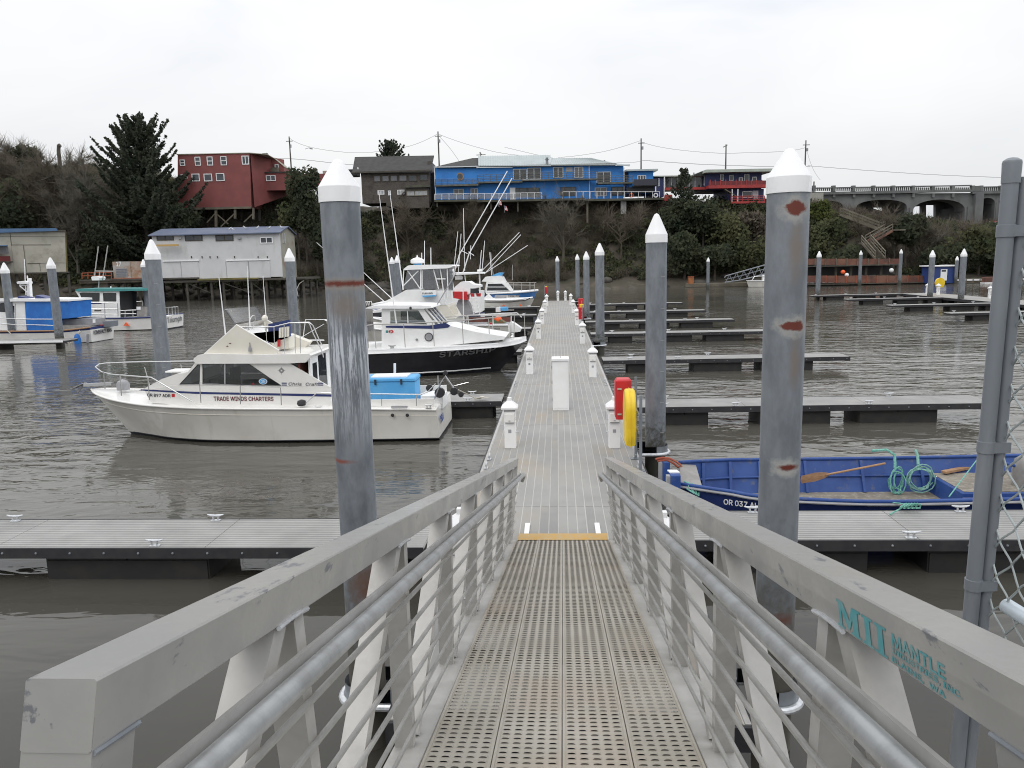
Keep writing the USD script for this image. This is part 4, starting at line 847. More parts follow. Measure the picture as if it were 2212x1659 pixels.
put('cockpit_floor', MB().box(-5.9, -3.1, YT-1.15, YT+1.15, .40, .45), 'grey', tw)
cl = thing('cooler', 'blue fish cooler with white lid panel in the cockpit of the white cabin cruiser', 'cooler', (-4.4, YT-.2, .45))
ca, cbb = W(781, 862, YT-.6), W(895, 816, YT-.6)
put('body', rbox(MB(), (ca[0]+cbb[0])/2, YT-.2, .455, cbb[2]-.09, cbb[0]-ca[0], .75, .03), 'cooler', cl, smooth=40)
put('lid', rbox(MB(), (ca[0]+cbb[0])/2, YT-.2, cbb[2]-.086, cbb[2], cbb[0]-ca[0]+.03, .78, .03), 'cooler', cl, smooth=40); put('lid_pad', MB().box(ca[0]+.25, cbb[0]-.22, YT-.5, YT+.05, cbb[2]+.001, cbb[2]+.03), 'cap_white', cl)
for vx in (811, 867): put('latch', MB().box(W(vx-2, 830, YT-.6)[0], W(vx+2, 830, YT-.6)[0], YT-.62, YT-.592, cbb[2]-.17, cbb[2]-.03), 'dark', cl)
rr = Rods(tw, 'cockpit_rail', 'steel'); Yg = YT-1.2
rr.tube(P4([(796, 851), (908, 852), (925, 846), (941, 829)], Yg), .013, 8)
for x_ in (824.5, 899.5): rr.tube(P4([(x_, 852), (x_, 877)], Yg), .012, 6)
rr.tube(P4([(790, 810), (884, 811.5)], YT+1.15), .013, 8)
rod(tw, 'rod_holder', *P4([(853, 815), (853, 785)], YT+.9), .035, mat='cap_white')
dr = Rods(tw, 'downrigger_arm', 'steel')
dr.tube(P4([(938, 862), (952, 828), (962, 812), (980, 838)], YT-.9), .02, 7); dr.tube(P4([(980, 834), (1012, 826)], YT-.4), .014, 6); dr.tube(P4([(946, 812), (947, 832)], YT-.5), .016, 6)
for x_, y_, r_ in ((950, 848, .13), (928, 838, .09), (981, 845, .10), (996, 852, .07), (962, 806, .06)):
    put('downrigger_reel', MB().lathe([(r_*.4, -r_*.5), (r_, -r_*.45), (r_, r_*.45), (r_*.4, r_*.5)], W(x_, y_, YT-.7), 12, axis=1), 'dark', tw)
put('transom_box', MB().box(-3.55, -2.98, YT-.55, YT+.2, .70, 1.03), 'white', tw)
for vx in (848, 880): put('hull_vent', MB().lathe([(.045, -.006), (.035, .012), (.01, .013)], W(vx, 897, th.Y0-1.34), 10, axis=1), 'dark', tw)
put('hull_vent', MB().prism(flat([(846, 876.5), (881, 876.5), (881, 880), (846, 880)], YT-1.3), YT-1.36, YT-1.30), 'grey', tw)
for vx, vy, nm in ((926, 880, 'cleat'), (688, 883, 'cleat')):
    c_ = MB(); q = W(vx, vy, YT-1.25); cleat(c_, q[0], q[1], .84, (1, 0), .2); put('cleat', c_, 'steel', tw)
# antennas
rod(tw, 'antenna', *P4([(487, 722), (473, 600)], YT-.9), .02, .008, 'cap_white'); rod(tw, 'antenna', *P4([(540, 706), (534, 575)], YT-.6), .018, .007, 'cap_white'); rod(tw, 'antenna', *P4([(575, 690), (568, 596)], YT+.9), .014, .006, 'cap_white')
# lettering
Yl = Yc-.003
def vtext(t, s, x0, y0, x1, y1, hpx, Y, mat, bold=True, slant=0, warp=None, yaw=None):
    a, b = W(x0, y0, Y), W(x1, y1, Y); u = unit(b-a); hm = hpx*Y/FPX
    return text(t, 'lettering', s, hm, a, u, EZ, mat, bold, width=np.linalg.norm(b-a), warp=warp, slant=slant)
vtext(tw, 'TRADE WINDS CHARTERS', 461.5, 865.5, 591, 866, 9.2, Yl-.001, 'maroon_ink')
vtext(tw, 'OR 897 ADR', 317.5, 856.2, 368.5, 858, 6.6, Yl-.001, 'ink')
put('registration_sticker', MB().prism(flat([(371, 851), (377.5, 851), (377.5, 857.5), (371, 857.5)], Yl), Yl-.003, Yl+.002), 'red', tw)
vtext(tw, 'Chris', 622, 832.3, 651, 832.8, 6.5, Yl-.001, 'ink', False, .3); vtext(tw, 'Craft', 659, 832.8, 686, 833.2, 6.5, Yl-.001, 'ink', False, .3)
for x_ in (608.5, 687): 
    for y_ in (826.5, 830.5): put('badge_bar', MB().prism(flat([(x_, y_), (x_+11, y_+.2), (x_+11, y_+2.4), (x_, y_+2.2)], Yl), Yl-.002, Yl+.001), 'navy', tw)
wc = W(608, 800.5, Yl); cr = MB(); a = np.linspace(0, 2*math.pi, 17)[:-1]
cr.tube([wc+.055*np.array([math.cos(q), 0, math.sin(q)]) for q in a], .005, 5, closed=True); cr.tube([wc+.03*np.array([math.cos(q), 0, math.sin(q)]) for q in a], .005, 5, closed=True)
for q in np.arange(0, 2*math.pi, math.pi/4): cr.tube([wc+.03*np.array([math.cos(q), 0, math.sin(q)]), wc+(.055 if int(round(q/(math.pi/4))) % 2 else .095)*np.array([math.cos(q), 0, math.sin(q)])], .004, 4)
put('compass_emblem', cr, 'ink', tw)
oc = W(568, 824, Yc+.01); el = lambda k, dy: [(oc[0]+k*.11*math.cos(q), Yc+dy, oc[2]+k*.075*math.sin(q)) for q in a]
put('window_sticker', MB().poly(el(1, .012), (0, .002, 0)), 'cap_white', tw, smooth=False); put('window_sticker', MB().poly(el(.86, .010), (0, .001, 0)), 'cooler', tw, smooth=False)
text(tw, 'lettering', '25', .06, (oc[0]-.045, Yc+.006, oc[2]-.03), EX, EZ, 'cap_white', True, width=.09)
put('window_sticker', MB().poly(P4([(543, 833), (547, 826), (551, 833)], Yc+.005), (0, .002, 0)), 'red', tw, smooth=False)
# name on the transom (seen at a steep angle), in blue
text(tw, 'lettering', '"BA', .19, (-3.0, YT-1.05, .40), (0, 1., 0), EZ, 'blue_paint', True, width=.62)
vtext(tw, 'Fish On', 536*.0+500, 753.5, 515, 753.5, 3.6, YF-.002, 'ink', False, .3) if False else None
fs = MB()
for x_, y_ in ((497, 742.5), (491, 748.5)): fs.poly(P4([(x_-3, y_), (x_, y_-2), (x_+3, y_), (x_, y_+.6)], YF-.003), (0, .002, 0))
put('fish_emblem', fs, 'maroon_ink', tw, smooth=False)
rod(tw, 'boat_hook', *P4([(452, 765), (582, 767)], YF-.03), .012, mat='grey')
bc_ = W(540, 752, YF-.02); put('horn', MB().lathe([(.05, -.08), (.04, 0), (.012, .08), (.012, .14)], bc_, 10), 'grey', tw)

# ---------- black hulled boat
YS = 30.6
ss = thing('fishing_boat', 'black hulled white cabin fishing boat with its bow pointing to the dock', 'boat', (-6, YS, 0))
def sx(vx, vy, Y): p = W(vx, vy, Y); return p[0], p[2]
sst = []
for (vx, vy, b, xb, bb, xk) in ((1137, 733.6, .02, -2.35, .02, -2.6), (1116, 741.5, .55, -2.75, .12, -2.9), (1070, 748.5, 1.05, -3.5, .5, -3.6), (1004, 753, 1.42, -4.5, .95, -4.5), (914, 758, 1.62, -6.1, 1.35, -6.1), (800, 762.5, 1.68, -8.1, 1.5, -8.1), (700, 767, 1.62, -9.9, 1.48, -9.9), (640, 770, 1.55, -10.95, 1.45, -10.95)):
    x_, z_ = sx(vx, vy, YS-b); sst.append((x_, z_, b, xb, .1, bb, xk, -.45))
sh_ = Hull(sst, YS, 40, 1.35)
put('hull', sh_.shell(sh_.side), 'black_hull', ss, smooth=45); put('bottom', sh_.shell(sh_.low), 'bottom', ss, smooth=45)
put('deck', sh_.deck(0, None, -.10), 'white', ss, smooth=40)
rb = MB()
for sg in (-1, 1):
    A, B = sh_.sheer(sg, -.03, .015), sh_.sheer(sg, .14, -.02); n_ = len(A); f_ = [[i, i+1, n_+i+1, n_+i] for i in range(n_-1)]
    rb.add(np.vstack([A, B]), f_ if sg > 0 else [q[::-1] for q in f_]); rb.tube(A, .02, 6)
put('rub_rail', rb, 'cap_white', ss, smooth=40)
put('boot_stripe', MB().tube(sh_.row(.06, .004)[2:], .028, 6), 'cap_white', ss)
vs_ = lambda pts: [(x*.224+690.1, y*.224+530.9) for x, y in pts]
Ys = YS-1.05
put('cabin_side', MB().prism(flat(vs_([(600, 770), (1255, 770), (1500, 830), (1800, 878), (1780, 905), (1240, 960), (600, 985)]), Ys), Ys, YS+1.0), 'white', ss, smooth=False)
so = vs_([(600, 772), (600, 603), (990, 590), (1120, 765)]); h1 = vs_([(682, 752), (682, 630), (952, 622), (1040, 760)])
frame_with_holes(so, [h1], Ys, .05, 'white', 'cabin_frame', ss); frame_with_holes(so, [h1], YS+1.0-.05, .05, 'white', 'cabin_frame', ss)
for Yy in (Ys+.025, YS+.975): put('window_pane', MB().poly([(x, Yy, z) for x, z in flat(h1, Ys)]), 'boat_glass', ss, smooth=False)
put('window_post', MB().prism(flat(vs_([(843, 628), (852, 628), (858, 755), (849, 755)]), Ys), Ys-.003, Ys+.03), 'cap_white', ss)
wq = flat(vs_([(990, 596), (1120, 765)]), Ys)
wf = MB(); wf.box(wq[1][0]-.03, wq[1][0]+.25, Ys+.05, YS+1., wq[1][1]-.12, wq[1][1]-.02); put('windshield_sill', wf, 'dark', ss)
for (q0, q1) in ((-.95, -.42), (-.34, .28), (.36, .9)):
    put('windshield_pane', MB().add([(wq[1][0]+.16, YS+q0, wq[1][1]), (wq[1][0]+.16, YS+q1, wq[1][1]), (wq[0][0]+.1, YS+q1, wq[0][1]), (wq[0][0]+.1, YS+q0, wq[0][1])], [[0, 1, 2, 3]]), 'dark_glass', ss, smooth=False)
for q in (-1.0, -.38, .32, .95): put('windshield_post', MB().bar((wq[1][0]+.17, YS+q, wq[1][1]), (wq[0][0]+.1, YS+q, wq[0][1]), .09, .05, (0, 1, 0)), 'white', ss)
put('interior', MB().box(wq[0][0]-2.5, wq[0][0]-2.45, Ys+.06, YS+.9, wq[1][1]-.3, wq[0][1]), 'curtain_glass', ss)
hr_ = flat(vs_([(440, 606), (470, 590), (560, 575), (980, 575), (1075, 582), (1085, 600), (1000, 607)]), Ys-.1); put('hard_top', MB().prism(hr_, Ys-.12, YS+1.1), 'cap_white', ss, smooth=30)
put('coaming_strip', MB().prism(flat(vs_([(640, 775), (690, 770), (1060, 772), (1215, 742), (1262, 770), (1240, 790), (1120, 802), (640, 790)]), Ys-.012), Ys-.012, Ys-.003), 'navy', ss, smooth=False)
pc = W(*vs_([(1055, 880)])[0], Ys-.01); put('porthole', MB().lathe([(.17, -.02), (.17, .01), (.15, .02), (.14, .02)], pc, 20, axis=1), 'dark', ss); put('porthole_cover', MB().lathe([(.14, -.022), (.135, -.03), (.01, -.03)][::-1], pc, 20, axis=1), 'grey', ss)
put('hull_light', MB().lathe([(.05, -.03), (.05, .02), (.02, .03)], W(*vs_([(940, 905)])[0], Ys-.01), 10, axis=1), 'steel', ss)
oc = W(*vs_([(690, 827)])[0], Ys-.008); put('permit_sticker', MB().poly([(oc[0]+.10*math.cos(q), oc[1], oc[2]+.065*math.sin(q)) for q in a], (0, -.004, 0)), 'red', ss, smooth=False); text(ss, 'lettering', '24', .07, (oc[0]-.05, oc[1]-.006, oc[2]-.035), EX, EZ, 'cap_white', True, width=.1)
put('permit_sticker', MB().prism(flat(vs_([(640, 815), (662, 815), (662, 840), (640, 840)]), Ys-.006), Ys-.007, Ys-.003), 'teal', ss)
al = Rods(ss, 'bow_rail', 'alu_light'); Yr = YS-1.45
tops_ = vs_([(455, 770), (520, 758), (810, 752), (1090, 738), (1375, 720), (1630, 698), (1760, 680), (1880, 664), (1975, 672)]); offs = (1.5, 1.5, 1.5, 1.45, 1.3, 1.0, .75, .35, .08)
TT = [W(*q, YS-o) for q, o in zip(tops_, offs)]; al.tube(TT, .022, 8)
for i, fx_, fy_, o in ((0, 475, 990, 1.55), (1, 545, 990, 1.55), (2, 828, 980, 1.52), (3, 1108, 968, 1.45), (4, 1388, 948, 1.25), (5, 1642, 928, .95), (7, 1875, 890, .35), (8, 1982, 872, .1)): al.tube([TT[i], W(fx_*.224+690.1, fy_*.224+530.9, YS-o)], .018, 6)
far2 = [W(*q, YS+o) for q, o in zip(vs_([(1880, 660), (1670, 664), (1420, 672), (1200, 690)]), (.3, .9, 1.25, 1.45))]; al.tube([TT[8]]+far2, .02, 6)
for q, fy_ in ((1670, 850), (1420, 770)): al.tube([W(q*.224+690.1, 667*.224+530.9, YS+1.), W(q*.224+690.1, fy_*.224+530.9, YS+1.)], .016, 6)
for vx_, vy_, dx in ((1750, 912, -.25), (700, 982, -.05)):
    c_ = MB(); q = W(vx_*.224+690.1, vy_*.224+530.9, YS-1.3+(.7 if dx < -.2 else 0)); cleat(c_, q[0], q[1], q[2]-.02, (1, 0), .3); put('cleat', c_, 'dark', ss)
put('windlass', MB().lathe([(.07, 0), (.09, .06), (.05, .12), (.07, .2), (.01, .22)], W(1860*.224+690.1, 892*.224+530.9, YS), 12), 'steel', ss)
put('anchor_pole', MB().tube([W(1690*.224+690.1, 850*.224+530.9, YS-.1), W(1400*.224+690.1, 790*.224+530.9, YS-.1)], .035, 8), 'grey', ss)
vtext(ss, 'STARSHIP', 949, 770.5, 1068, 761.5, 11.5, YS-1.2, 'steel_ink', True, .28, warp=sh_.on_side())
rod(ss, 'outrigger_pole', *P4([(856.5, 700), (818, 413)], YS-1.1), .03, .012, 'cap_white'); rod(ss, 'outrigger_pole', *P4([(871, 626), (842, 415)], YS+1.1), .028, .012, 'cap_white')
rod(ss, 'antenna', *P4([(940, 665), (985, 590)], YS+.4), .022, .02, 'grey')
rod(ss, 'outrigger_pole', *P4([(848, 667), (684, 524)], YS-1.0), .02, .01, 'cap_white'); rod(ss, 'outrigger_pole', *P4([(852, 650), (760, 565)], YS+.9), .02, .01, 'cap_white')
put('deck_speaker', MB().lathe([(.04, -.05), (.06, 0), (.05, .05), (.01, .07)], W(887, 666, Ys-.1), 10), 'dark', ss)
aw = Rods(ss, 'stern_rail', 'cap_white'); aw.tube(P4([(705, 690), (660, 690), (655, 728)], YS-1.3), .018, 6); aw.tube(P4([(700, 735), (645, 735)], YS-1.4), .03, 6); aw.tube(P4([(652, 728), (700, 700)], YS-1.3), .012, 6)
V2 = vs_
def V3(pts): return [(x*.184, y*.184+530.9) for x, y in pts]
def pz(t, name, pts, Y, dy, mat, smooth=False): return put(name, MB().prism(flat(pts, Y), Y, Y+dy), mat, t, smooth=smooth)
def tubes(t, name, lines, Y, r, mat='steel'):
    for L in lines: put(name, MB().tube([W(q[0], q[1], q[2] if len(q) > 2 else Y) for q in L], r, 6), mat, t, smooth=50)

# ---------- sport fishing boat with clear curtains (third berth)
YF2 = 37.2
sf = thing('sport_fishing_boat', 'white sport fishing boat with clear plastic curtains around its flybridge, behind the black hulled boat', 'boat', (-7, YF2, 0))
fst = [(-11.6, 1.75, .02, -10.9, .05, .02, -10.6, -.4), (-11., 1.68, .6, -10.3, .05, .2, -10., -.5), (-9.6, 1.5, 1.25, -9.2, .05, .8, -9., -.5), (-7.5, 1.25, 1.5, -7.4, .05, 1.25, -7.4, -.5), (-4.6, 1.05, 1.45, -4.6, .05, 1.3, -4.6, -.5)]
hull_parts(sf, Hull(fst, YF2, 24), 'hull_white', 'bottom', 'white', 'cap_white', .04)
Y = YF2-1.2
pz(sf, 'cabin', V2([(600, 640), (650, 570), (1030, 565), (1235, 572), (1310, 700), (1000, 720), (600, 720)]), Y, 2.4, 'cream')
pz(sf, 'flybridge', V2([(605, 550), (720, 490), (830, 428), (985, 418), (985, 430), (1195, 432), (1222, 572), (1020, 580), (640, 565)]), Y, 2.4, 'white')
pz(sf, 'overhang', V2([(500, 560), (620, 548), (960, 548), (960, 562), (620, 572), (500, 578)]), Y-.1, 2.6, 'cap_white')
pz(sf, 'name_stripe', V2([(690, 562), (870, 556), (850, 574), (700, 576)]), Y-.11, .008, 'navy')
pz(sf, 'hard_top', V2([(808, 226), (850, 193), (880, 186), (1270, 184), (1288, 196), (1262, 210), (1225, 218), (870, 232), (812, 236)]), Y-.15, 2.7, 'cap_white', 30)
for q, pts in enumerate(([(848, 236), (968, 230), (968, 440), (805, 418)], [(990, 228), (1160, 224), (1165, 418), (990, 418)], [(1175, 224), (1282, 214), (1290, 430), (1195, 430)])):
    pz(sf, 'clear_curtain', V2(pts), Y+.02, .01, 'vinyl'); pz(sf, 'clear_curtain', V2(pts), Y+2.37, .01, 'vinyl')
tubes(sf, 'frame_pipe', [V2(L) for L in ([(812, 236), (806, 400)], [(975, 225), (975, 440)], [(850, 240), (975, 420)], [(955, 240), (800, 395)], [(1100, 228), (1150, 420)], [(1165, 224), (1215, 565)], [(1232, 220), (1240, 480), (1218, 565)], [(1130, 320), (1215, 320)], [(990, 232), (990, 418)])], Y-.02, .028, 'cap_white')
tubes(sf, 'frame_pipe', [V2(L) for L in ([(812, 236), (806, 400)], [(1100, 228), (1150, 420)], [(1240, 220), (1215, 565)])], Y+2.42, .028, 'cap_white')
pz(sf, 'helm_seat', V2([(1010, 330), (1110, 330), (1120, 420), (1010, 420)]), Y+.9, .5, 'grey')
rd = W(*V2([(945, 160)])[0], YF2); put('radar_base', MB().lathe([(.22, -.25), (.20, -.05)], rd, 14), 'cooler', sf); put('radar_dome', MB().lathe([(.30, -.05), (.34, .0), (.33, .12), (.2, .2), (.05, .24), (.02, .34), (.01, .36)], rd, 18), 'cap_white', sf)
rdp = V2([(980, 432), (1112, 430), (1116, 478), (985, 495)]); pz(sf, 'radar_box', rdp, Y-.45, .4, 'cap_white'); pz(sf, 'radar_band', V2([(984, 480), (1116, 474), (1112, 488), (1000, 496)]), Y-.46, .43, 'cooler')
vtext(sf, 'FURUNO', 911.8, 635.5, 934.5, 635, 3.4, Y-.47, 'ink')
pz(sf, 'cockpit_side', V2([(1210, 640), (1225, 600), (1310, 562), (1340, 650), (1250, 700)]), Y+.2, .06, 'cream')
tubes(sf, 'outrigger_pole', [[(993, 548.6), (1096, 369.5)], [(1013, 548.6), (1106, 385)]], YF2-1., .025, 'cap_white')
tubes(sf, 'outrigger_pole', [[(978, 600), (993, 548.6)], [(1000, 590), (1013, 548.6)]], YF2-1., .03, 'cap_white')
tubes(sf, 'spreader', [[(996, 541), (1010, 548)], [(1012, 544), (1024, 552)]], YF2-1., .02, 'cap_white')
tubes(sf, 'antenna', [[(911, 618), (911, 546)], [(917, 575), (917, 520)], [(931, 575), (930.5, 535)]], YF2, .02, 'cap_white')
tubes(sf, 'bow_rail', [V2([(440, 565), (445, 540), (500, 535), (512, 575)]), V2([(455, 575), (462, 540)]), V2([(475, 575), (482, 538)])], YF2-.9, .02, 'cap_white')

# ---------- red trimmed boat with ladder (third berth, far side)
YR = 42.4
rt = thing('fishing_boat', 'white open fishing boat with red seats, a ladder and maroon cockpit sides', 'boat', (-5, YR, 0))
rst = [(-10.6, 1.5, .02, -10., .05, .02, -9.8, -.4), (-9.4, 1.35, .9, -9., .05, .5, -8.8, -.45), (-7.5, 1.15, 1.35, -7.4, .05, 1.1, -7.4, -.45), (-5, 1.06, 1.42, -5, .05, 1.25, -5, -.45), (-2.75, 1.02, 1.35, -2.72, .05, 1.2, -2.72, -.45)]
rh = Hull(rst, YR, 22); hull_parts(rt, rh, 'hull_white', 'bottom', 'grey', 'cap_white', .045)
Y = YR-1.35
pz(rt, 'cockpit_panel', V2([(1405, 688), (1845, 692), (1845, 738), (1405, 730)]), YR+1.25, .06, 'brown_red')
pz(rt, 'cockpit_panel', V2([(1405, 690), (1600, 694), (1560, 735), (1405, 735)]), Y+.05, .05, 'brown_red')
pz(rt, 'seat_panel', V2([(1285, 442), (1420, 442), (1425, 525), (1290, 505)]), YR-.6, 1.1, 'red'); pz(rt, 'seat_back', V2([(1440, 462), (1485, 462), (1488, 492), (1445, 490)]), YR-.5, .4, 'red'); pz(rt, 'seat_back', V2([(1505, 458), (1552, 460), (1550, 490), (1508, 490)]), YR-.3, .4, 'red')
pz(rt, 'gear_cover', V2([(1295, 640), (1340, 520), (1400, 500), (1440, 560), (1485, 660), (1420, 690), (1300, 690)]), YR-.3, .9, 'grey', 30)
for k, x_ in enumerate((1452, 1506)): put('ladder_rail', MB().tube([W(*V2([(x_, 470)])[0], YR-.8), W(*V2([(x_+38, 660)])[0], YR-.8)], .03, 6), 'cap_white', rt)
for k in range(5):
    y_ = 500+34*k; put('ladder_step', MB().bar(W(*V2([(1458+7*k, y_)])[0], YR-.8), W(*V2([(1512+7*k, y_)])[0], YR-.8), .14, .03), 'cap_white', rt)
tubes(rt, 'deck_rail', [V2([(1200, 684), (1500, 668), (1760, 652), (1905, 648), (1950, 690)]), V2([(1430, 676), (1440, 770)]), V2([(1668, 660), (1678, 780)]), V2([(1848, 652), (1850, 790)]), V2([(1385, 400), (1390, 770)])], Y, .03, 'cap_white')
pz(rt, 'cabin', V2([(1298, 470), (1302, 400), (1360, 350), (1440, 345), (1480, 372), (1545, 380), (1550, 400), (1485, 410), (1480, 470)]), YR-.4, 1.5, 'cap_white', 30)
pz(rt, 'cabin_window', V2([(1455, 412), (1535, 412), (1540, 455), (1455, 460)]), YR-.41, .01, 'dark_glass')
b_ = W(*V2([(1722, 712)])[0], YR); put('float_ball', MB().add(*(lambda s_: (s_.vertices*.22+b_, s_.faces))(trimesh.creation.icosphere(2))), 'orange', rt, smooth=True)
pz(rt, 'bucket', V2([(1640, 745), (1675, 745), (1670, 768), (1645, 768)]), Y+.3, .3, 'red'); pz(rt, 'net_pile', V2([(1610, 750), (1660, 705), (1700, 720), (1745, 712), (1800, 750)]), YR-.2, .8, 'green_net')
pz(rt, 'deck_box', V2([(1700, 600), (1740, 590), (1745, 640), (1700, 640)]), YR+1., .4, 'cap_white')
pz(rt, 'tackle_box', V2([(1735, 596), (1812, 594), (1815, 626), (1740, 628)]), YR+1.2, .6, 'cooler')
pz(rt, 'cover_sheet', V2([(1800, 800), (1840, 735), (1870, 745), (1950, 800), (1935, 830), (1840, 838)]), YR+.2, .9, 'cap_white', 30)
for k in range(5): pz(rt, 'license_plate', V2([(1682+12*k, 796), (1690+12*k, 796), (1690+12*k, 806), (1682+12*k, 806)]), YR-1.45, .01, 'ink')
tubes(rt, 'rod', [[(1004, 585), (1001, 450)], [(1122, 502), (1040, 586)], [(1125, 507), (1046, 592)], [(1140, 530), (1048, 590)], [(979, 595), (989, 500)], [(990, 590), (996, 505)], [(1016, 560), (1017, 530)]], YR, .02, 'cap_white')

# ---------- white boat with a flat roof beyond
YW = 50.
wb = thing('cabin_boat', 'white boat with a flat white canopy roof, partly hidden behind the red seated boat', 'boat', (-7.5, YW, 0))
wst = [(-12.9, 1.6, .02, -12.3, .05, .02, -12.1, -.4), (-12., 1.45, .8, -11.5, .05, .35, -11.2, -.45), (-9.8, 1.2, 1.35, -9.6, .05, 1.1, -9.6, -.45), (-5., 1.05, 1.4, -5., .05, 1.25, -5., -.45)]
hull_parts(wb, Hull(wst, YW, 20), 'white_gloss', 'bottom', 'white', 'navy', .05)
Y = YW-1.1
pz(wb, 'cabin', V2([(440, 700), (450, 640), (600, 610), (1250, 420), (1560, 440), (1560, 640), (1200, 700)]), Y, 2.2, 'white')
pz(wb, 'window_band', V2([(500, 650), (600, 640), (600, 690), (480, 690)]), Y-.01, .01, 'dark_glass')
pz(wb, 'canopy_roof', V2([(1252, 264), (1300, 258), (1560, 257), (1568, 270), (1260, 284)]), Y-.2, 2.6, 'cap_white')
tubes(wb, 'canopy_post', [V2([(1262, 280), (1290, 440)]), V2([(1400, 278), (1420, 420)]), V2([(1545, 272), (1550, 430)])], Y, .035, 'cap_white'); tubes(wb, 'canopy_post', [V2([(1270, 280), (1300, 440)]), V2([(1540, 272), (1545, 430)])], Y+2.1, .035, 'cap_white')
pz(wb, 'radar', V2([(1305, 296), (1325, 286), (1360, 288), (1375, 300), (1372, 325), (1310, 328)]), YW-.3, .5, 'cap_white', 30); pz(wb, 'radar', V2([(1520, 230), (1560, 222), (1566, 248), (1522, 250)]), YW-.3, .5, 'cap_white', 30); pz(wb, 'radar', V2([(1250, 225), (1286, 222), (1288, 248), (1250, 250)]), YW-.3, .5, 'cap_white', 30)
tubes(wb, 'antenna', [[(1036, 588), (1040, 540)], [(1062, 595), (1058, 545)], [(1041, 590), (1047, 520)]], YW, .025, 'cap_white')
fl = MB()
for nm, (x_, y_), Yq in (('a', (1079, 437), YF2-1.), ('b', (1091.5, 449), YF2-.6)):
    fg = thing('flag', 'small red and white striped flag hanging from an outrigger pole, '+('upper left one' if nm == 'a' else 'lower right one'), 'flag', W(x_, y_, Yq))
    S = 5.0
    for k in range(7): put('stripe', MB().poly(P4([(x_-S*.5+k*.12*S*.6, y_-S+k*.3*S-.0), (x_+S*.6+k*.08*S, y_-S*.7+k*.3*S), (x_+S*.6+k*.08*S, y_-S*.7+(k+1)*.3*S), (x_-S*.5+k*.12*S*.6, y_-S+(k+1)*.3*S)], Yq), (0, .004, 0)), 'red' if k % 2 == 0 else 'cap_white', fg, smooth=False)
    put('canton', MB().poly(P4([(x_-S*.5, y_-S), (x_+.2, y_-S*.85), (x_+.5, y_), (x_-S*.3, y_-.2)], Yq-.006), (0, .002, 0)), 'navy', fg, smooth=False)
    put('halyard', MB().tube([W(x_-S*.5, y_-S, Yq), W(x_-S*.2, y_+S*2, Yq)], .012, 5), 'grey', fg)

# ---------- grey skiff and blue trimmed boat at the far end
YG = 69.6
gs = thing('workboat', 'low pale grey workboat with orange triangle floats near the far dock end', 'boat', (-5, YG, 0))
gst = [(-2.35, 1.22, .03, -2.9, .08, .02, -3.1, -.3), (-3., 1.14, .7, -3.4, .08, .35, -3.5, -.35), (-4.4, 1.08, 1.1, -4.5, .08, .9, -4.5, -.4), (-7.4, 1.2, 1.2, -7.4, .08, 1.1, -7.4, -.4)]
gst = [tuple(g) for g in gst]; hull_parts(gs, Hull(gst, YG, 18), 'hull_white', 'bottom', 'white', 'cap_white', .06)
tubes(gs, 'rub_strip', [V2([(1600, 543), (1850, 540), (1990, 525), (2030, 505)])], YG-1.15, .05, 'dark')
pz(gs, 'cabin_side', V2([(1570, 520), (1620, 470), (1660, 510), (2000, 505), (1990, 520), (1620, 535)]), YG-.8, 1.6, 'white')
for x_ in (1775, 1940): pz(gs, 'triangle_float', V2([(x_-14, 582), (x_, 562), (x_+14, 582)]), YG-1.3, .1, 'orange')
pz(gs, 'gear_box', V2([(1690, 480), (1800, 478), (1800, 505), (1690, 505)]), YG-.3, .6, 'grey')
YB = 73.4
tr = thing('cabin_boat', 'white boat with a blue hull band, wedge shaped flybridge and blue canvas top', 'boat', (-5, YB, 0))
tst2 = [(-1.95, 1.78, .02, -2.7, .1, .02, -2.9, -.3), (-2.6, 1.72, .75, -3.2, .1, .35, -3.3, -.35), (-4., 1.66, 1.35, -4.2, .1, 1.0, -4.2, -.4), (-8.2, 1.6, 1.5, -8.2, .1, 1.3, -8.2, -.4)]
tb = Hull(tst2, YB, 20); put('hull', tb.shell(tb.side[:4]), 'hull_white', tr, smooth=45); put('hull_band', tb.shell(tb.side[3:]), 'band_blue', tr, smooth=45); put('bottom', tb.shell(tb.low), 'bottom', tr); put('deck', tb.deck(), 'white', tr); put('rub_rail', tb.rub(.09, -.05), 'cap_white', tr, smooth=50)
pz(tr, 'name_board', V2([(1780, 476), (1925, 478), (1925, 506), (1780, 508)]), YB-1.5, .02, 'hull_white')
vtext(tr, 'TRIBUTE', 1097, 642.8, 1120.5, 642.4, 4.2, YB-1.52, 'ink', True, .15)
Y = YB-1.2
pz(tr, 'cabin', V2([(1600, 440), (1610, 350), (1800, 355), (1860, 440)]), Y, 2.4, 'white'); pz(tr, 'cabin_window', V2([(1615, 432), (1625, 368), (1760, 366), (1830, 432)]), Y-.012, .012, 'dark_glass')
tubes(tr, 'window_bar', [V2([(1612, 398), (1795, 398)]), V2([(1765, 360), (1850, 440)]), V2([(1610, 360), (1600, 430)])], Y-.03, .03, 'cap_white')
pz(tr, 'flybridge', V2([(1562, 345), (1600, 300), (1740, 288), (1765, 300), (1800, 365), (1700, 352)]), Y+.1, 2.2, 'white'); pz(tr, 'canvas_top', V2([(1660, 288), (1720, 262), (1770, 262), (1745, 292)]), Y+.2, 2., 'cooler')
tubes(tr, 'bow_rail', [V2([(1800, 355), (2090, 355)]), V2([(1800, 378), (2075, 380)])]+[V2([(x_, 355), (x_, 438)]) for x_ in (1870, 1950, 2030, 2075)], YB-1.1, .03, 'alu_light')
tubes(tr, 'antenna', [[(1066, 600), (1060, 545)], [(1107, 605), (1107, 572)]], YB, .03, 'alu_light')
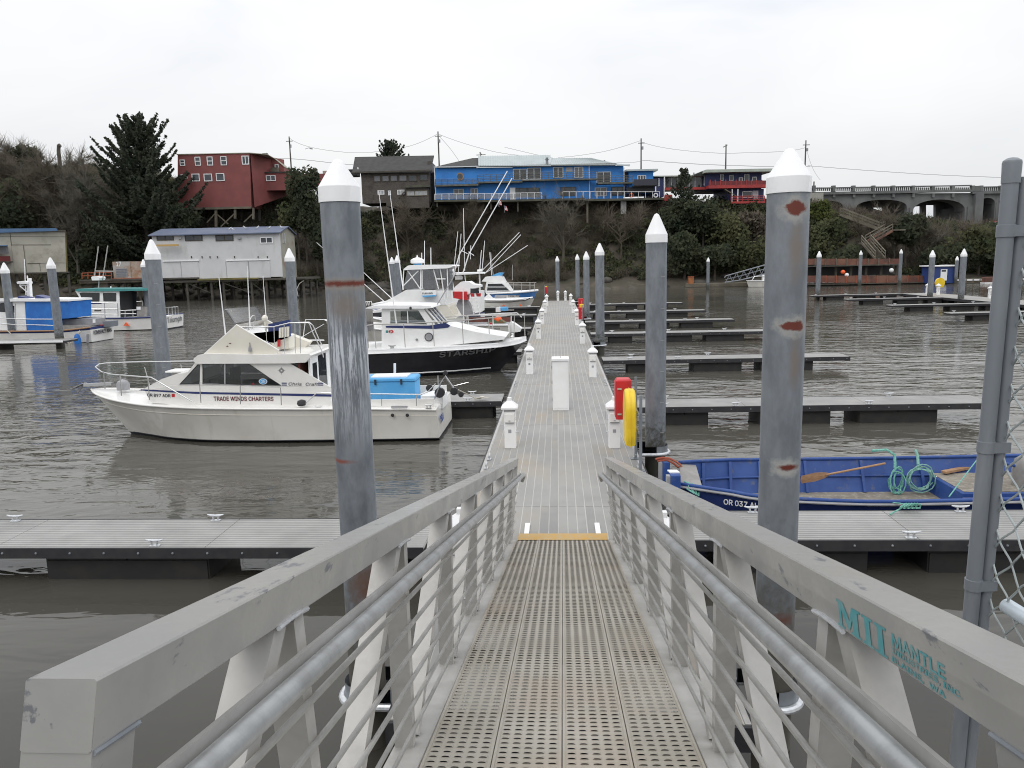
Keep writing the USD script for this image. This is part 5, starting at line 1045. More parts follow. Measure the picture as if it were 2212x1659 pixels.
for k in range(2):
    w0 = V2([(1545+20*k, 390), (1590+20*k, 480)]); tubes(tr, 'fender_line', [w0], YB-1.6, .06, 'rubber')

# ---------- boats in the left basin
fk = finger('grey dock with a white edge in front of the blue tarp boat', -62, -29.0, 42.6, 44.0, [(-60, -57), (-54, -51), (-48, -45), (-42, -39), (-36, -33)], [(-31, 0), (-34, 0), (-37, 0)], None, 6, bolts=False)
put('edge_board', MB().box(-62, -29., 42.56, 42.598, .40, .52), 'cap_white', fk)
YK = 47.6
ka = thing('fishing_boat', 'white fishing boat with a bright blue tarp around its deckhouse, at the left edge', 'boat', (-35, YK, 0))
kst = [(-46, 1.6, .02, -45, .03, .02, -44.5, -.5), (-44, 1.2, 1., -43.4, .03, .6, -43, -.55), (-40, .95, 1.5, -40, .03, 1.35, -40, -.6), (-35, .84, 1.55, -35, .03, 1.4, -35, -.6), (-31.8, .82, 1.5, -31.8, .03, 1.35, -31.8, -.6), (-29.6, .98, 1.35, -29.7, .03, 1.2, -29.7, -.5)]
kh = Hull(kst, YK, 30); ks = kh.side; put('hull', kh.shell(ks[:6]), 'white_gloss', ka, smooth=45); put('hull_band', kh.shell(ks[5:]), 'navy', ka, smooth=45); put('bottom', kh.shell(kh.low), 'bottom', ka); put('deck', kh.deck(), 'grey', ka); put('rub_rail', kh.rub(.05), 'wood', ka, smooth=50)
Y = YK-1.1
pz(ka, 'wheelhouse', V3([(-300, 990), (-300, 655), (290, 660), (310, 995)]), Y, 2.2, 'white')
pz(ka, 'wheelhouse_roof', V3([(-320, 640), (40, 622), (200, 620), (800, 630), (802, 652), (60, 655), (-320, 660)]), Y-.15, 2.5, 'cap_white', 30)
put('tarp', MB().prism(flat(V3([(290, 655), (540, 652), (805, 640), (812, 850), (640, 862), (635, 1000), (318, 1000)]), Y-.05), Y-.05, Y+2.3), 'tarp', ka, smooth=False)
for pts in ([(-40, 775), (5, 672), (58, 670), (62, 778)], [(94, 706), (168, 704), (168, 785), (96, 786)]): pz(ka, 'window', V3(pts), Y-.012, .012, 'dark_glass')
pz(ka, 'door_edge', V3([(180, 680), (186, 680), (186, 985), (180, 985)]), Y-.01, .01, 'grey')
pz(ka, 'roof_box', V3([(208, 590), (320, 612), (325, 640), (208, 632)]), Y+.3, .8, 'navy'); pz(ka, 'roof_box', V3([(412, 580), (500, 600), (560, 622), (412, 625)]), Y+.3, .8, 'navy')
pz(ka, 'mast', V3([(318, 380), (340, 380), (352, 590), (385, 625), (318, 625)]), YK-.1, .25, 'cap_white'); pz(ka, 'radar_scanner', V3([(195, 425), (215, 415), (295, 415), (310, 428), (306, 448), (200, 448)]), YK-.3, .6, 'cap_white', 30)
tubes(ka, 'mast_brace', [V3([(230, 462), (320, 462)]), V3([(232, 470), (322, 545)]), V3([(300, 470), (305, 580)]), V3([(322, 350), (322, 384)])], YK, .035, 'cap_white'); tubes(ka, 'antenna', [V3([(296, 415), (286, 160)]), V3([(85, 590), (55, 270)])], YK, .025, 'cap_white')
tubes(ka, 'deck_rail', [V3([(0, 850), (175, 858), (390, 862), (640, 862)]), V3([(0, 915), (190, 925), (640, 935)]), V3([(185, 858), (190, 985)])], Y-.35, .028, 'steel')
tubes(ka, 'deck_rail', [V3([(800, 862), (1000, 838), (1200, 835)]), V3([(735, 925), (1085, 915)])], YK+1.2, .028, 'rope_white')
pz(ka, 'fish_bin', V3([(735, 985), (735, 868), (805, 862), (1110, 858), (1110, 935), (1000, 985)]), YK-.3, 1.2, 'grey'); pz(ka, 'fish_bin', V3([(735, 1000), (735, 935), (1000, 940), (1000, 990)]), Y, 1., 'bin_grey'); pz(ka, 'stern_box', V3([(1205, 955), (1205, 888), (1305, 885), (1308, 950)]), YK+.1, .8, 'steel_dark')
pz(ka, 'notice', V3([(1088, 862), (1118, 862), (1118, 905), (1088, 905)]), YK-.35, .02, 'cap_white'); pz(ka, 'red_buoy', V3([(1165, 945), (1180, 925), (1195, 945)]), YK, .3, 'red')
f_ = W(*V3([(912, 1125)])[0], 45.9); put('fender', MB().lathe([(.05, -.52), (.15, -.42), (.2, -.2), (.2, .2), (.14, .4), (.05, .5)], f_, 14), 'tarp', ka, smooth=50); put('fender_rope', MB().tube([f_+EZ*.5, W(*V3([(940, 990)])[0], 46.1)], .02, 5), 'rope_white', ka)
pz(ka, 'stern_post', V3([(1016, 1038), (1045, 1036), (1040, 1140), (1014, 1142)]), 46.02, .06, 'grey')
Xk = -29.62
text(ka, 'lettering', 'KIMBERLY ANN', .24, (Xk+.02, YK-1.05, .50), (0, 1, 0), EZ, 'ink', True, width=2.0); text(ka, 'lettering', 'DEPOE BAY', .09, (Xk+.03, YK-.4, .34), (0, 1, 0), EZ, 'ink', True, width=.9) if False else None
rp = [V3([(790, 1090), (830, 1140), (850, 1170), (880, 1080), (960, 1000)]), V3([(770, 1120), (830, 1160), (870, 1150), (930, 1010)]), V3([(80, 990), (130, 1035)])]
tubes(ka, 'mooring_rope', rp, 45.95, .03, 'rope_white')
YH = 57.
tm = thing('cabin_boat', 'white boat with a teal roof and square wheelhouse windows behind the blue tarp boat', 'boat', (-35, YH, 0))
mst = [(-43, 1.7, .02, -42, .05, .02, -41.6, -.4), (-41., 1.3, 1.05, -40.5, .05, .6, -40, -.5), (-37, 1.05, 1.45, -37, .05, 1.3, -37, -.5), (-33, .95, 1.5, -33, .05, 1.4, -33, -.5), (-29.6, 1.02, 1.42, -29.65, .1, 1.3, -29.65, -.5)]
mh = Hull(mst, YH, 26); hull_parts(tm, mh, 'white_gloss', 'bottom', 'white', 'navy', .06)
Y = YH-1.1
g1 = V3([(930, 555), (955, 550), (1165, 552), (1172, 560), (1170, 650), (1160, 656), (985, 656), (968, 645)]); g2 = V3([(1206, 560), (1215, 552), (1360, 554), (1366, 562), (1366, 648), (1358, 656), (1212, 654)])
frame_with_holes(V3([(885, 532), (1398, 532), (1410, 850), (1370, 850), (800, 850), (800, 742), (968, 735), (968, 668)]), [g1, g2], Y, .06, 'white', 'wheelhouse', tm)
frame_with_holes(V3([(885, 532), (1398, 532), (1410, 850), (800, 850), (800, 742), (968, 735), (968, 668)]), [g1, g2], Y+2.2, .06, 'white', 'wheelhouse', tm)
for g_ in (g1, g2): pz(tm, 'window', g_, Y+.03, .01, 'dark_glass')
pz(tm, 'wheelhouse_front', V3([(885, 532), (895, 532), (978, 660), (968, 668)]), Y+.06, 2.14, 'dark_glass'); pz(tm, 'cabin_back', V3([(1385, 540), (1398, 540), (1410, 840), (1395, 840)]), Y+.06, 2.14, 'dark')
pz(tm, 'roof', V3([(878, 518), (920, 505), (1690, 500), (1695, 528), (1400, 533), (890, 535)]), Y-.15, 2.5, 'teal', 30); pz(tm, 'shade_curtain', V3([(1415, 535), (1602, 535), (1605, 850), (1415, 850)]), Y+1.9, .08, 'dark')
pz(tm, 'stripe', V3([(970, 672), (1190, 668), (1190, 682), (975, 684)]), Y-.01, .01, 'navy')
for pts in ([(800, 800), (800, 770), (850, 768), (880, 790), (870, 803)], [(905, 805), (908, 772), (980, 768), (1025, 795), (1030, 812)]): pz(tm, 'cabin_window', V3(pts), Y-.012, .012, 'dark_glass')
pz(tm, 'vent', V3([(1108, 755), (1188, 755), (1188, 768), (1108, 768)]), Y-.012, .012, 'dark')
tubes(tm, 'bow_rail', [V3([(800, 620), (905, 622), (960, 660), (1210, 672), (1380, 675), (1385, 830)]), V3([(800, 655), (905, 660), (1060, 735), (1380, 740)]), V3([(800, 790), (1060, 800), (1385, 805)]), V3([(905, 620), (900, 830)]), V3([(1060, 665), (1065, 830)]), V3([(1225, 672), (1235, 850)])], Y-.3, .035, 'steel')
tubes(tm, 'stern_rail', [V3([(1410, 760), (1600, 755)]), V3([(1420, 800), (1600, 800)]), V3([(1470, 755), (1470, 850)]), V3([(1560, 755), (1562, 850)]), V3([(1605, 655), (1670, 650), (1672, 710)])], Y-.2, .035, 'steel')
tubes(tm, 'stern_rail', [V3([(1945, 725), (2090, 715), (2092, 815)]), V3([(1975, 722), (1978, 820)]), V3([(2020, 720), (2022, 820)]), V3([(2055, 718), (2058, 818)])], YH+1.2, .03, 'steel')
tubes(tm, 'mast', [V3([(1155, 510), (1170, 305)]), V3([(1110, 350), (1155, 10)]), V3([(1205, 400), (1265, 0)]), V3([(1120, 297), (1330, 300)]), V3([(1160, 400), (1210, 400)])], YH, .04, 'alu_light')
pz(tm, 'radar_dome', V3([(1070, 370), (1085, 358), (1150, 360), (1168, 375), (1160, 405), (1080, 406)]), YH-.4, .8, 'cap_white', 30)
tubes(tm, 'antenna', [V3([(1302, 520), (1300, 475)])], YH, .05, 'cap_white'); pz(tm, 'roof_hatch', V3([(1545, 508), (1595, 505), (1595, 515), (1545, 518)]), YH-.3, .6, 'cap_white')
pz(tm, 'triangle_float', V3([(1448, 940), (1475, 898), (1512, 940)]), YH-1.62, .1, 'orange'); pz(tm, 'stern_gear', V3([(1608, 850), (1608, 720), (1700, 720), (1700, 850)]), YH-.6, .8, 'bin_grey')
pz(tm, 'notice', V3([(1602, 716), (1650, 716), (1650, 752), (1602, 752)]), YH-.65, .03, 'cap_white')
text(tm, 'lettering', 'Triumph', .40, (-29.58, YH-1.25, .50), (0, 1, 0), EZ, 'ink', False, width=2.3)
# ---------- blue skiff
sk = thing('skiff', 'bright blue open skiff with a sandy floor, tied behind the right finger dock', 'boat', (5, 12.6, 0))
near = [(1.98, 12.28, .64), (2.6, 11.86, .655), (3.0, 11.70, .62), (3.6, 11.62, .59), (5., 11.6, .54), (6.4, 11.6, .56), (8.3, 11.65, .60)]
far = [(2.1, 13.25, .76), (2.7, 13.5, .72), (3.1, 13.62, .70), (3.7, 13.7, .68), (5., 13.75, .67), (6.4, 13.75, .68), (8.3, 13.7, .72)]
tt_ = np.linspace(0, 1, len(near)); uu = np.linspace(0, 1, 26); near, far = (PchipInterpolator(tt_, np.array(q))(uu) for q in (near, far))
def inner(a, b, q, z, k=.0): return np.stack([a[:, 0]*(1-q)+b[:, 0]*q, a[:, 1]*(1-q)+b[:, 1]*q, z], 1)
zb = np.full(26, .13); fl_n, fl_f = inner(near, far, .13, zb), inner(near, far, .87, zb); wl_n, wl_f = inner(near, far, .10, np.full(26, -.08)), inner(near, far, .90, np.full(26, -.08))
def strip(a, b, flip=False):
    n_ = len(a); f = [[i, i+1, n_+i+1, n_+i] for i in range(n_-1)]; return MB().add(np.vstack([a, b]), [q[::-1] for q in f] if flip else f)
put('hull', (lambda m: m)(strip(near, wl_n, True)).add(*strip(far, wl_f).mesh()).add(*(MB().poly([near[0], far[0], wl_f[0], wl_n[0]]).mesh())), 'blue_dark', sk, smooth=40)
put('inner_side', strip(near+[0, .02, -.01], fl_n), 'blue_paint', sk, smooth=40); put('inner_side', strip(far+[0, -.02, -.01], fl_f, True), 'blue_paint', sk, smooth=40); put('floor', strip(fl_n, fl_f), 'sand', sk, smooth=40)
put('gunwale', MB().tube(near+[0, .02, .01], .03, 8), 'blue_paint', sk, smooth=50); put('gunwale', MB().tube(far+[0, -.02, .01], .03, 8), 'blue_paint', sk, smooth=50); put('fender_strip', MB().tube(near+[0, -.02, -.03], .022, 6), 'grey', sk, smooth=50)
for i in (3, 8, 12, 15, 18, 21): 
    if i > 2: put('rib', MB().bar(far[i]+[0, -.05, -.02], fl_f[i]+[0, -.03, 0], .05, .05, (1, 0, 0)), 'blue_paint', sk)
put('stringer', MB().tube(far*.5+fl_f*.5+[0, -.03, 0], .022, 6), 'blue_paint', sk)
put('bow_deck', MB().poly([near[0]+[0, 0, -.02], near[2]+[0, .05, -.03], far[2]+[0, -.05, -.05], far[0]+[0, 0, -.02]]), 'bin_grey', sk)
for (x0, y0, x1, y1, Y) in ((1430, 996, 1446, 1040, 13.15), (1447, 1024, 1469, 1058, 12.2)):
    a_, b_ = W(x0, y1, Y), W(x1, y0, Y); put('bow_post', rbox(MB(), (a_[0]+b_[0])/2, Y, a_[2]-.25, b_[2], b_[0]-a_[0], .17, .012), 'blue_paint', sk); put('post_pad', MB().box(a_[0]-.06, a_[0]-.002, Y-.06, Y+.06, a_[2]-.25, b_[2]-.02), 'grey', sk)
ch = MB(); 
for L in ([(1416, 992), (1430, 989), (1445, 990), (1458, 996), (1470, 1004), (1474, 1012)], [(1420, 996), (1440, 993), (1455, 1001), (1466, 1010)]): ch.tube([W(x_, y_, 13.1) for x_, y_ in L], .02, 6)
put('rusty_chain', ch, 'rust', sk, smooth=50)
rb_ = MB(); 
for k in range(5): rb_.bar(W(1450+4.2*k, 1021, 12.25), W(1443+4.2*k, 1016, 12.5), .03, .02)
put('ribbed_pad', rb_, 'cap_white', sk, kind='stuff')
hp_ = at(2000, 1040, .42); bx0, bx1 = 6.55, 8.1
put('thwart_box', rbox(MB(), (bx0+bx1)/2, 12.95, .13, .45, bx1-bx0, 1.15, .02), 'blue_paint', sk); put('box_top', MB().box(bx0+.04, bx1-.04, 12.4, 13.5, .452, .462), 'sand', sk)
put('plank', MB().bar(at(2038, 1020, .51), at(2106, 1007, .51), .10, .04), 'wood', sk); put('small_box', rbox(MB(), 6.75, 12.15, .13, .40, .5, .28, .01), 'navy', sk)
text(sk, 'lettering', 'OR 037 AHJ', .085, near[4]+[0, -.05, -.2], unit(near[14]-near[4]) if False else unit(W(1612, 1080, 11.7)-W(1524, 1069, 12.0)), EZ, 'white_ink', True, width=.62, warp=None)
om = thing('outboard_motor', 'grey and white outboard motor on the blue skiff, seen through the chain link fence', 'motor', (8.0, 12.7, .5))
cx_ = W(2218, 1022, 12.7); put('cowling', MB().lathe([(.16, -.32), (.20, -.2), (.22, .05), (.19, .22), (.10, .30), (.02, .32)], cx_, 16), 'bin_grey', om, smooth=50); put('lower_cowl', MB().lathe([(.12, -.75), (.17, -.5), (.19, -.325)], cx_, 16), 'dark', om, smooth=50); put('tiller', MB().tube([cx_+[-.1, 0, .1], cx_+[-.55, 0, .22], cx_+[-.75, 0, .30]], .025, 8), 'blue_paint', om)
oar = thing('oar', 'worn wooden oar leaning along the far side inside the blue skiff', 'oar', W(1800, 1018, 13.45))
o1, o2 = W(1732, 1036, 13.2), W(1912, 1001, 13.5); d_ = unit(o2-o1)
bl = MB(); sd_ = unit(np.cross(d_, (0, 1, 0.15)))
prof = [(-.02, .045), (.0, .075), (.25, .085), (.42, .06), (.52, .022)]
bl.loft([[o1+d_*s_+sd_*w_, o1+d_*s_+np.array([0, -.012, 0]), o1+d_*s_-sd_*w_, o1+d_*s_+np.array([0, .012, 0])] for s_, w_ in prof]); put('blade', bl, 'wood', oar, smooth=30); put('shaft', MB().tube([o1+d_*.45, o2], .02, 8), 'wood', oar, smooth=50)
def coil(label, vx, vy, Y, rx, rz, nt, mat, seed):
    t = thing('rope_coil', label, 'rope', W(vx, vy, Y)); r_ = np.random.default_rng(seed); mb = MB(); c0 = W(vx, vy, Y); pts = []
    for k in range(nt*16):
        q = k*2*math.pi/16; j = k/16.; s_ = 1+.14*math.sin(j*2.3+seed)+.08*math.sin(j*5.1); pts.append(c0+np.array([rx*s_*math.cos(q)+.03*math.sin(j*3), -.02-.012*(k % 7)+.03*math.sin(q*.5+j), rz*s_*math.sin(q)+.02*math.cos(j*4)]))
    mb.tube(np.array(pts)+r_.normal(0, .004, (len(pts), 3)), .011, 5); put('coil', mb, mat, t, smooth=50); return t, c0
t1, c1_ = coil('teal rope hung in a long narrow coil over the far side of the blue skiff', 1935, 1037, 13.35, .10, .20, 6, 'rope_teal', 1)
put('hanging_loop', MB().tube([c1_+[0, .05, .2], c1_+[.02, .15, .42], c1_+[-.1, .2, .5], c1_+[-.35, .22, .48]], .025, 6), 'rope_teal', t1, smooth=50)
t2_, c2_ = coil('pale teal rope in a wide round coil over the far side of the blue skiff', 1985, 1032, 13.35, .21, .21, 5, 'rope_pale', 2)
put('hanging_loop', MB().tube([c2_+[0, .05, .22], c2_+[.02, .15, .38], c2_+[.0, .2, .46]], .025, 6), 'rope_pale', t2_, smooth=50); put('shackle', MB().tube([c2_+[.27, -.05, .03], c2_+[.33, -.05, -.04]], .016, 6), 'cap_white', t2_)
ln = thing('mooring_line', 'taut teal line running from the stern rail of the blue skiff to its near gunwale', 'rope', W(2080, 1030, 12.4)); put('line', MB().tube([W(2050, 1073, 11.75), W(2118, 983, 13.6)], .01, 6), 'rope_teal', ln); 
ln2 = thing('mooring_line', 'teal rope wound around the cleat on the far edge of the right finger dock', 'rope', at(1965, 1098, .55)); mb = MB(); q0 = at(1965, 1096, .58)
for k in range(5): mb.tube([q0+np.array([-.16+.06*k, -.05+.02*k, .02]), q0+np.array([-.05+.04*k, 0, .06]), q0+np.array([.02+.04*k, .05, .03]), q0+np.array([-.1+.07*k, .06, -.03]), q0+np.array([-.16+.06*k, -.04, .0])], .012, 6)
mb.tube([q0+np.array([-.1, 0, .0]), q0+np.array([-.25, -.06, -.05]), q0+np.array([-.34, -.14, -.06])], .011, 6); mb.tube([q0+np.array([.1, .1, .0]), near[17]], .011, 6); put('turns', mb, 'rope_teal', ln2, smooth=50)
ln3 = thing('mooring_line', 'tangled teal rope at the bow of the blue skiff', 'rope', W(1490, 1050, 12.2)); mb = MB()
for k in range(4): mb.tube([W(1478+8*k, 1040+2*k, 12.3), W(1490+6*k, 1046+4*k, 12.2), W(1484+9*k, 1056, 12.15), W(1500+3*k, 1066+2*k, 12.05)], .014, 6)
put('tangle', mb, 'rope_teal', ln3, smooth=50)
ln4 = thing('mooring_line', 'pale rope coiled over the cleat of the finger dock behind the white cabin cruiser', 'rope', at(1046, 860, .55)); mb = MB(); q0 = at(1042, 861, .55)
for k in range(6): mb.tube([q0+np.array([-.22+.03*k, -.06, .0]), q0+np.array([-.05, -.08+.02*k, .05]), q0+np.array([.2-.02*k, .0, .02]), q0+np.array([.0, .09-.02*k, .04]), q0+np.array([-.22+.03*k, -.05, .0])], .016, 6)
mb.tube([q0+np.array([-.2, 0, .02]), W(990, 842, YT+.4)], .012, 6); put('turns', mb, 'rope_white', ln4, smooth=50)
# ------------------------------------------------------------------ buildings on the far shore
pm('siding_blue', (.022, .19, .56), .6, 0, (.03, .21, .58), .8, c3=(.02, .13, .42), s3=.5, lo3=.55, hi3=.8)
pm('siding_red', (.21, .058, .052), .7, 0, (.18, .05, .045), .5, c3=(.14, .045, .04), s3=.35, lo3=.5, hi3=.8)
pm('siding_navy', (.022, .030, .105), .6, 0, (.03, .04, .12), .8)
pm('shingle', (.062, .052, .045), .85, 0, (.10, .088, .075), 4., stretch=(1, 1, 3), c3=(.045, .037, .032), s3=.6, lo3=.5, hi3=.7)
pm('roof_dark', (.032, .031, .030), .8, 0, (.045, .044, .042), 1.2)
pm('metal_roof', (.40, .44, .44), .45, .3, (.36, .40, .40), .5)
pm('gutter', (.55, .58, .60), .5)
pm('balcony_wood', (.13, .125, .105), .8, 0, (.075, .08, .065), 1.5)
pm('slab_mossy', (.085, .085, .06), .85, 0, (.05, .05, .04), .9)
pm('shed_white', (.56, .56, .56), .6, 0, (.51, .51, .515), .3, c3=(.42, .43, .40), s3=.7, lo3=.56, hi3=.74, stretch3=(1, 1, .25))
pm('shed_cream', (.42, .40, .335), .7, 0, (.36, .345, .29), .35, c3=(.27, .255, .20), s3=.5, lo3=.5, hi3=.7)
pm('shed_end', (.31, .30, .25), .7, 0, (.27, .26, .21), .5, c3=(.22, .15, .12), s3=.45, lo3=.54, hi3=.7)
pm('shed_roof', (.10, .125, .19), .5, .2, (.13, .15, .21), .4)
pm('roof_blue', (.055, .13, .25), .5, 0, (.08, .15, .26), .8)
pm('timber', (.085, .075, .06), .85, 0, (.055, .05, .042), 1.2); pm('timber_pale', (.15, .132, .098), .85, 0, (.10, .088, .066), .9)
pm('algae', (.13, .125, .045), .85, 0, (.20, .15, .05), 1.2)
pm('wharf_red', (.135, .052, .036), .8, 0, (.19, .09, .06), .45, c3=(.075, .042, .034), s3=.7, lo3=.48, hi3=.66)
pm('bridge_stone', (.155, .158, .155), .85, 0, (.115, .118, .118), .22, c3=(.085, .088, .085), s3=.5, lo3=.5, hi3=.7, stretch3=(1, 1, .3)); pm('bridge_pale', (.34, .335, .30), .85, 0, (.28, .275, .24), .4)
pm('red_rail', (.36, .035, .03), .6, 0, (.28, .03, .03), 1.); pm('deep_red', (.17, .025, .025), .7, 0, (.13, .02, .022), .8)
pm('container', (.36, .35, .33), .6, 0, (.30, .22, .16), .8, c3=(.28, .12, .06), s3=.9, lo3=.56, hi3=.7)
pm('pole_wood', (.10, .095, .085), .85); pm('wire_dark', (.10, .10, .105), .6)
pm('glass_far', (.035, .04, .045), .08, 0, (.06, .065, .07), .7, spec=.6)

class Facade:
    """vertical plane through two picture points at depths Ya, Yb; boxes given by picture corners, with depth away from the viewer"""
    def __init__(s, xa, Ya, xb, Yb, y=400):
        a, b = W(xa, y, Ya), W(xb, y, Yb); s.o = np.array([a[0], a[1], 0.]); s.u = unit([b[0]-a[0], b[1]-a[1], 0]); s.n = np.array([-s.u[1], s.u[0], 0.])
    def pt(s, x, y):
        d = ray(x, y); t = np.dot(s.o-EYE, s.n)/np.dot(d, s.n); return EYE+d*t
    def box(s, mb, x0, y0, x1, y1, d0=0., d1=.1):
        p0, p1 = s.pt(x0, (y0+y1)/2), s.pt(x1, (y0+y1)/2); za, zb = s.pt((x0+x1)/2, y1)[2], s.pt((x0+x1)/2, y0)[2]
        c = (p0+p1)/2; c[2] = (za+zb)/2; L = np.linalg.norm((p1-p0)[:2]); return mb.obox(c+s.n*(d0+d1)/2, s.u*L/2, s.n*(d1-d0)/2, EZ*(zb-za)/2)
    def poly(s, mb, pts, d0, d1): P = [s.pt(*q)+s.n*d0 for q in pts]; return mb.poly(P, s.n*(d1-d0))
    def put(s, t, name, mat, x0, y0, x1, y1, d0=0., d1=.1, smooth=False): return put(name, s.box(MB(), x0, y0, x1, y1, d0, d1), mat, t, smooth=smooth)
    def pput(s, t, name, mat, pts, d0, d1): return put(name, s.poly(MB(), pts, d0, d1), mat, t, smooth=False)
    def window(s, t, x0, y0, x1, y1, d=0., glass='glass_far', frame='cap_white', bars=(), fw=.09, hbars=()):
        w = s.put(t, 'window', glass, x0, y0, x1, y1, d-.03, d+.02)
        if frame:
            a, b = s.pt(x0, y1), s.pt(x1, y0); L = np.dot(b-a, s.u); H = s.pt((x0+x1)/2, y0)[2]-s.pt((x0+x1)/2, y1)[2]; c = (s.pt(x0, (y0+y1)/2)+s.pt(x1, (y0+y1)/2))/2
            f = MB()
            for sg in (-1, 1): f.obox(c+s.u*sg*(L/2)+s.n*(d-.02), s.u*fw/2, s.n*.05, EZ*(H/2+fw/2)); f.obox(c+EZ*sg*H/2+s.n*(d-.022), s.u*(L/2-fw/2), s.n*.05, EZ*fw/2)
            for q in bars: f.obox(c+s.u*(q-.5)*L+s.n*(d-.022), s.u*fw/2, s.n*.045, EZ*(H/2-fw/2))
            for q in hbars: f.obox(c+EZ*(q-.5)*H+s.n*(d-.024), s.u*(L/2-fw/2), s.n*.045, EZ*fw/2)
            put('frame', f, frame, w, smooth=False)
        return w
    def rail(s, t, x0, y0t, y0b, x1, y1t, y1b, d, n, mat, r=.035, mid=0, name='railing'):
        for k in range(n+1):
            q = k/n; x = x0+(x1-x0)*q; put(name+'_post', MB().tube([s.pt(x, y0b+(y1b-y0b)*q)+s.n*d, s.pt(x, y0t+(y1t-y0t)*q)+s.n*d], r, 5), mat, t)
        for m in range(mid+1):
            q = m/(mid+1); put(name, MB().tube([s.pt(x0, y0t+(y0b-y0t)*q)+s.n*d, s.pt(x1, y1t+(y1b-y1t)*q)+s.n*d], r*.8, 5), mat, t)
C4 = lambda x, y: (x*.24798+911.3, y*.24798+309.7)
def c4(*r):
    o = []
    for i in range(0, len(r), 2): o += list(C4(r[i], r[i+1]))
    return o
# --- long blue building
Fb = Facade(940, 135., 1420, 139.5)
bh = thing('blue_building', 'long bright blue two storey building with balconies and a white metal roof', 'building', Fb.pt(1180, 437))
Fb.put(bh, 'wall', 'siding_blue', *c4(112, 208, 480, 512), 0, 10); Fb.put(bh, 'wall', 'siding_blue', *c4(480, 206, 1456, 505), 0, 10.02); Fb.put(bh, 'wall', 'siding_blue', *c4(1460, 196, 1760, 498), .4, 10.04)
Fb.put(bh, 'deck_slab', 'slab_mossy', *c4(112, 498, 480, 516), -2.2, 10.1); Fb.put(bh, 'deck_slab', 'slab_mossy', *c4(480, 494, 1400, 512), -2.2, 10.1); Fb.put(bh, 'deck_slab', 'slab_mossy', *c4(1400, 488, 2086, 506), -2.2, 10.1)
Fb.rail(bh, *c4(117, 452), C4(0, 500)[1], *c4(1035, 440), C4(0, 494)[1], -2.1, 15, 'cap_white', .05, name='white_railing')
Fb.rail(bh, *c4(1210, 432), C4(0, 490)[1], *c4(2045, 430), C4(0, 485)[1], -2.1, 14, 'cap_white', .05, name='white_railing')
for k in range(15):
    x0 = 117+61.2*k; Fb.put(bh, 'railing_panel', 'vinyl', *c4(x0+6, 458-.8*k, x0+56, 494-.4*k), -2.12, -2.10)
for (x0, y0, x1, y1) in ((118, 364, 490, 380), (480, 338, 870, 352), (870, 318, 1520, 330), (1520, 345, 1825, 360)): Fb.put(bh, 'balcony_slab', 'balcony_wood', *c4(x0, y0, x1, y1), -1.6, 0)
for (x0, yt, yb, x1, yt2, yb2, n) in ((120, 320, 366, 490, 318, 364, 7), (482, 285, 340, 870, 272, 338, 7), (880, 262, 320, 1520, 252, 318, 12), (1525, 290, 346, 1820, 292, 346, 6)):
    Fb.rail(bh, C4(x0, 0)[0], C4(0, yt)[1], C4(0, yb)[1], C4(x1, 0)[0], C4(0, yt2)[1], C4(0, yb2)[1], -1.5, n, 'balcony_wood', .05, 3, 'balcony_rail')
pc_ = Fb.pt(*C4(332, 290)); rw = put('round_window', MB().lathe([(.68, -.06), (.70, .05), (.05, .05)], pc_, 20, axis=1), 'wood', bh); put('glass', MB().lathe([(.5, -.075), (.49, -.08), (.01, -.08)][::-1], pc_, 20, axis=1), 'glass_far', rw)
for (x0, y0, x1, y1, gl, bars) in ((797, 226, 910, 315, 'glass_far', (.5,)), (920, 216, 1033, 312, 'glass_far', (.5,)), (1145, 210, 1228, 298, 'glass_far', (.5,)), (1330, 208, 1402, 298, 'curtain_glass', (.5,)), (1527, 248, 1646, 340, 'glass_far', (.5,)),
        (280, 400, 363, 448, 'curtain_glass', (.5,)), (428, 396, 486, 445, 'curtain_glass', (.5,)), (818, 390, 915, 460, 'glass_far', (.33,)), (926, 388, 1024, 464, 'glass_far', ()), (1210, 382, 1342, 456, 'glass_far', (.25,)), (1512, 386, 1610, 456, 'curtain_glass', (.5,)), (1657, 380, 1754, 450, 'glass_far', (.5,))):
    Fb.window(bh, *c4(x0, y0, x1, y1), d=.35 if x0 > 1462 else -.02, glass=gl, frame='gutter' if y0 < 380 or gl == 'curtain_glass' else 'timber', bars=bars, fw=.10)
Fb.put(bh, 'panel', 'grey', *c4(1253, 208, 1313, 250), -.04, .02); Fb.put(bh, 'door', 'cap_white', *c4(767, 386, 815, 490), -.05, .02)
for x0, x1, y0, y1 in ((1455, 1460, 196, 498), (1758, 1763, 210, 495), (113, 119, 206, 510)): Fb.put(bh, 'downspout', 'cap_white', *c4(x0, y0, x1, y1), -.10, -.01)
def roof_plane(F, name, t, mat, front, back, df, db, thick=.18, ribs=0):
    """sloping roof: front and back edges as picture points at depths df, db"""
    a, b = (F.pt(*q)+F.n*0 for q in front)
    def deep(q, d): dd = ray(*q); tt = (np.dot(F.o-EYE, F.n)+d)/np.dot(dd, F.n); return EYE+dd*tt
    A, B = deep(front[0], df), deep(front[1], df); D, C_ = deep(back[0], db), deep(back[1], db)
    r = put(name, MB().poly([A, B, C_, D], (0, 0, -thick)), mat, t, smooth=False)
    if ribs:
        m = MB()
        for k in range(ribs+1): q = k/ribs; m.bar(A*(1-q)+B*q+EZ*.03, D*(1-q)+C_*q+EZ*.03, .05, .06)
        put('roof_ribs', m, mat, r, kind='stuff')
    return r
roof_plane(Fb, 'roof', bh, 'roof_dark', [C4(105, 205), C4(800, 198)], [C4(440, 128), C4(800, 120)], -.5, 6)
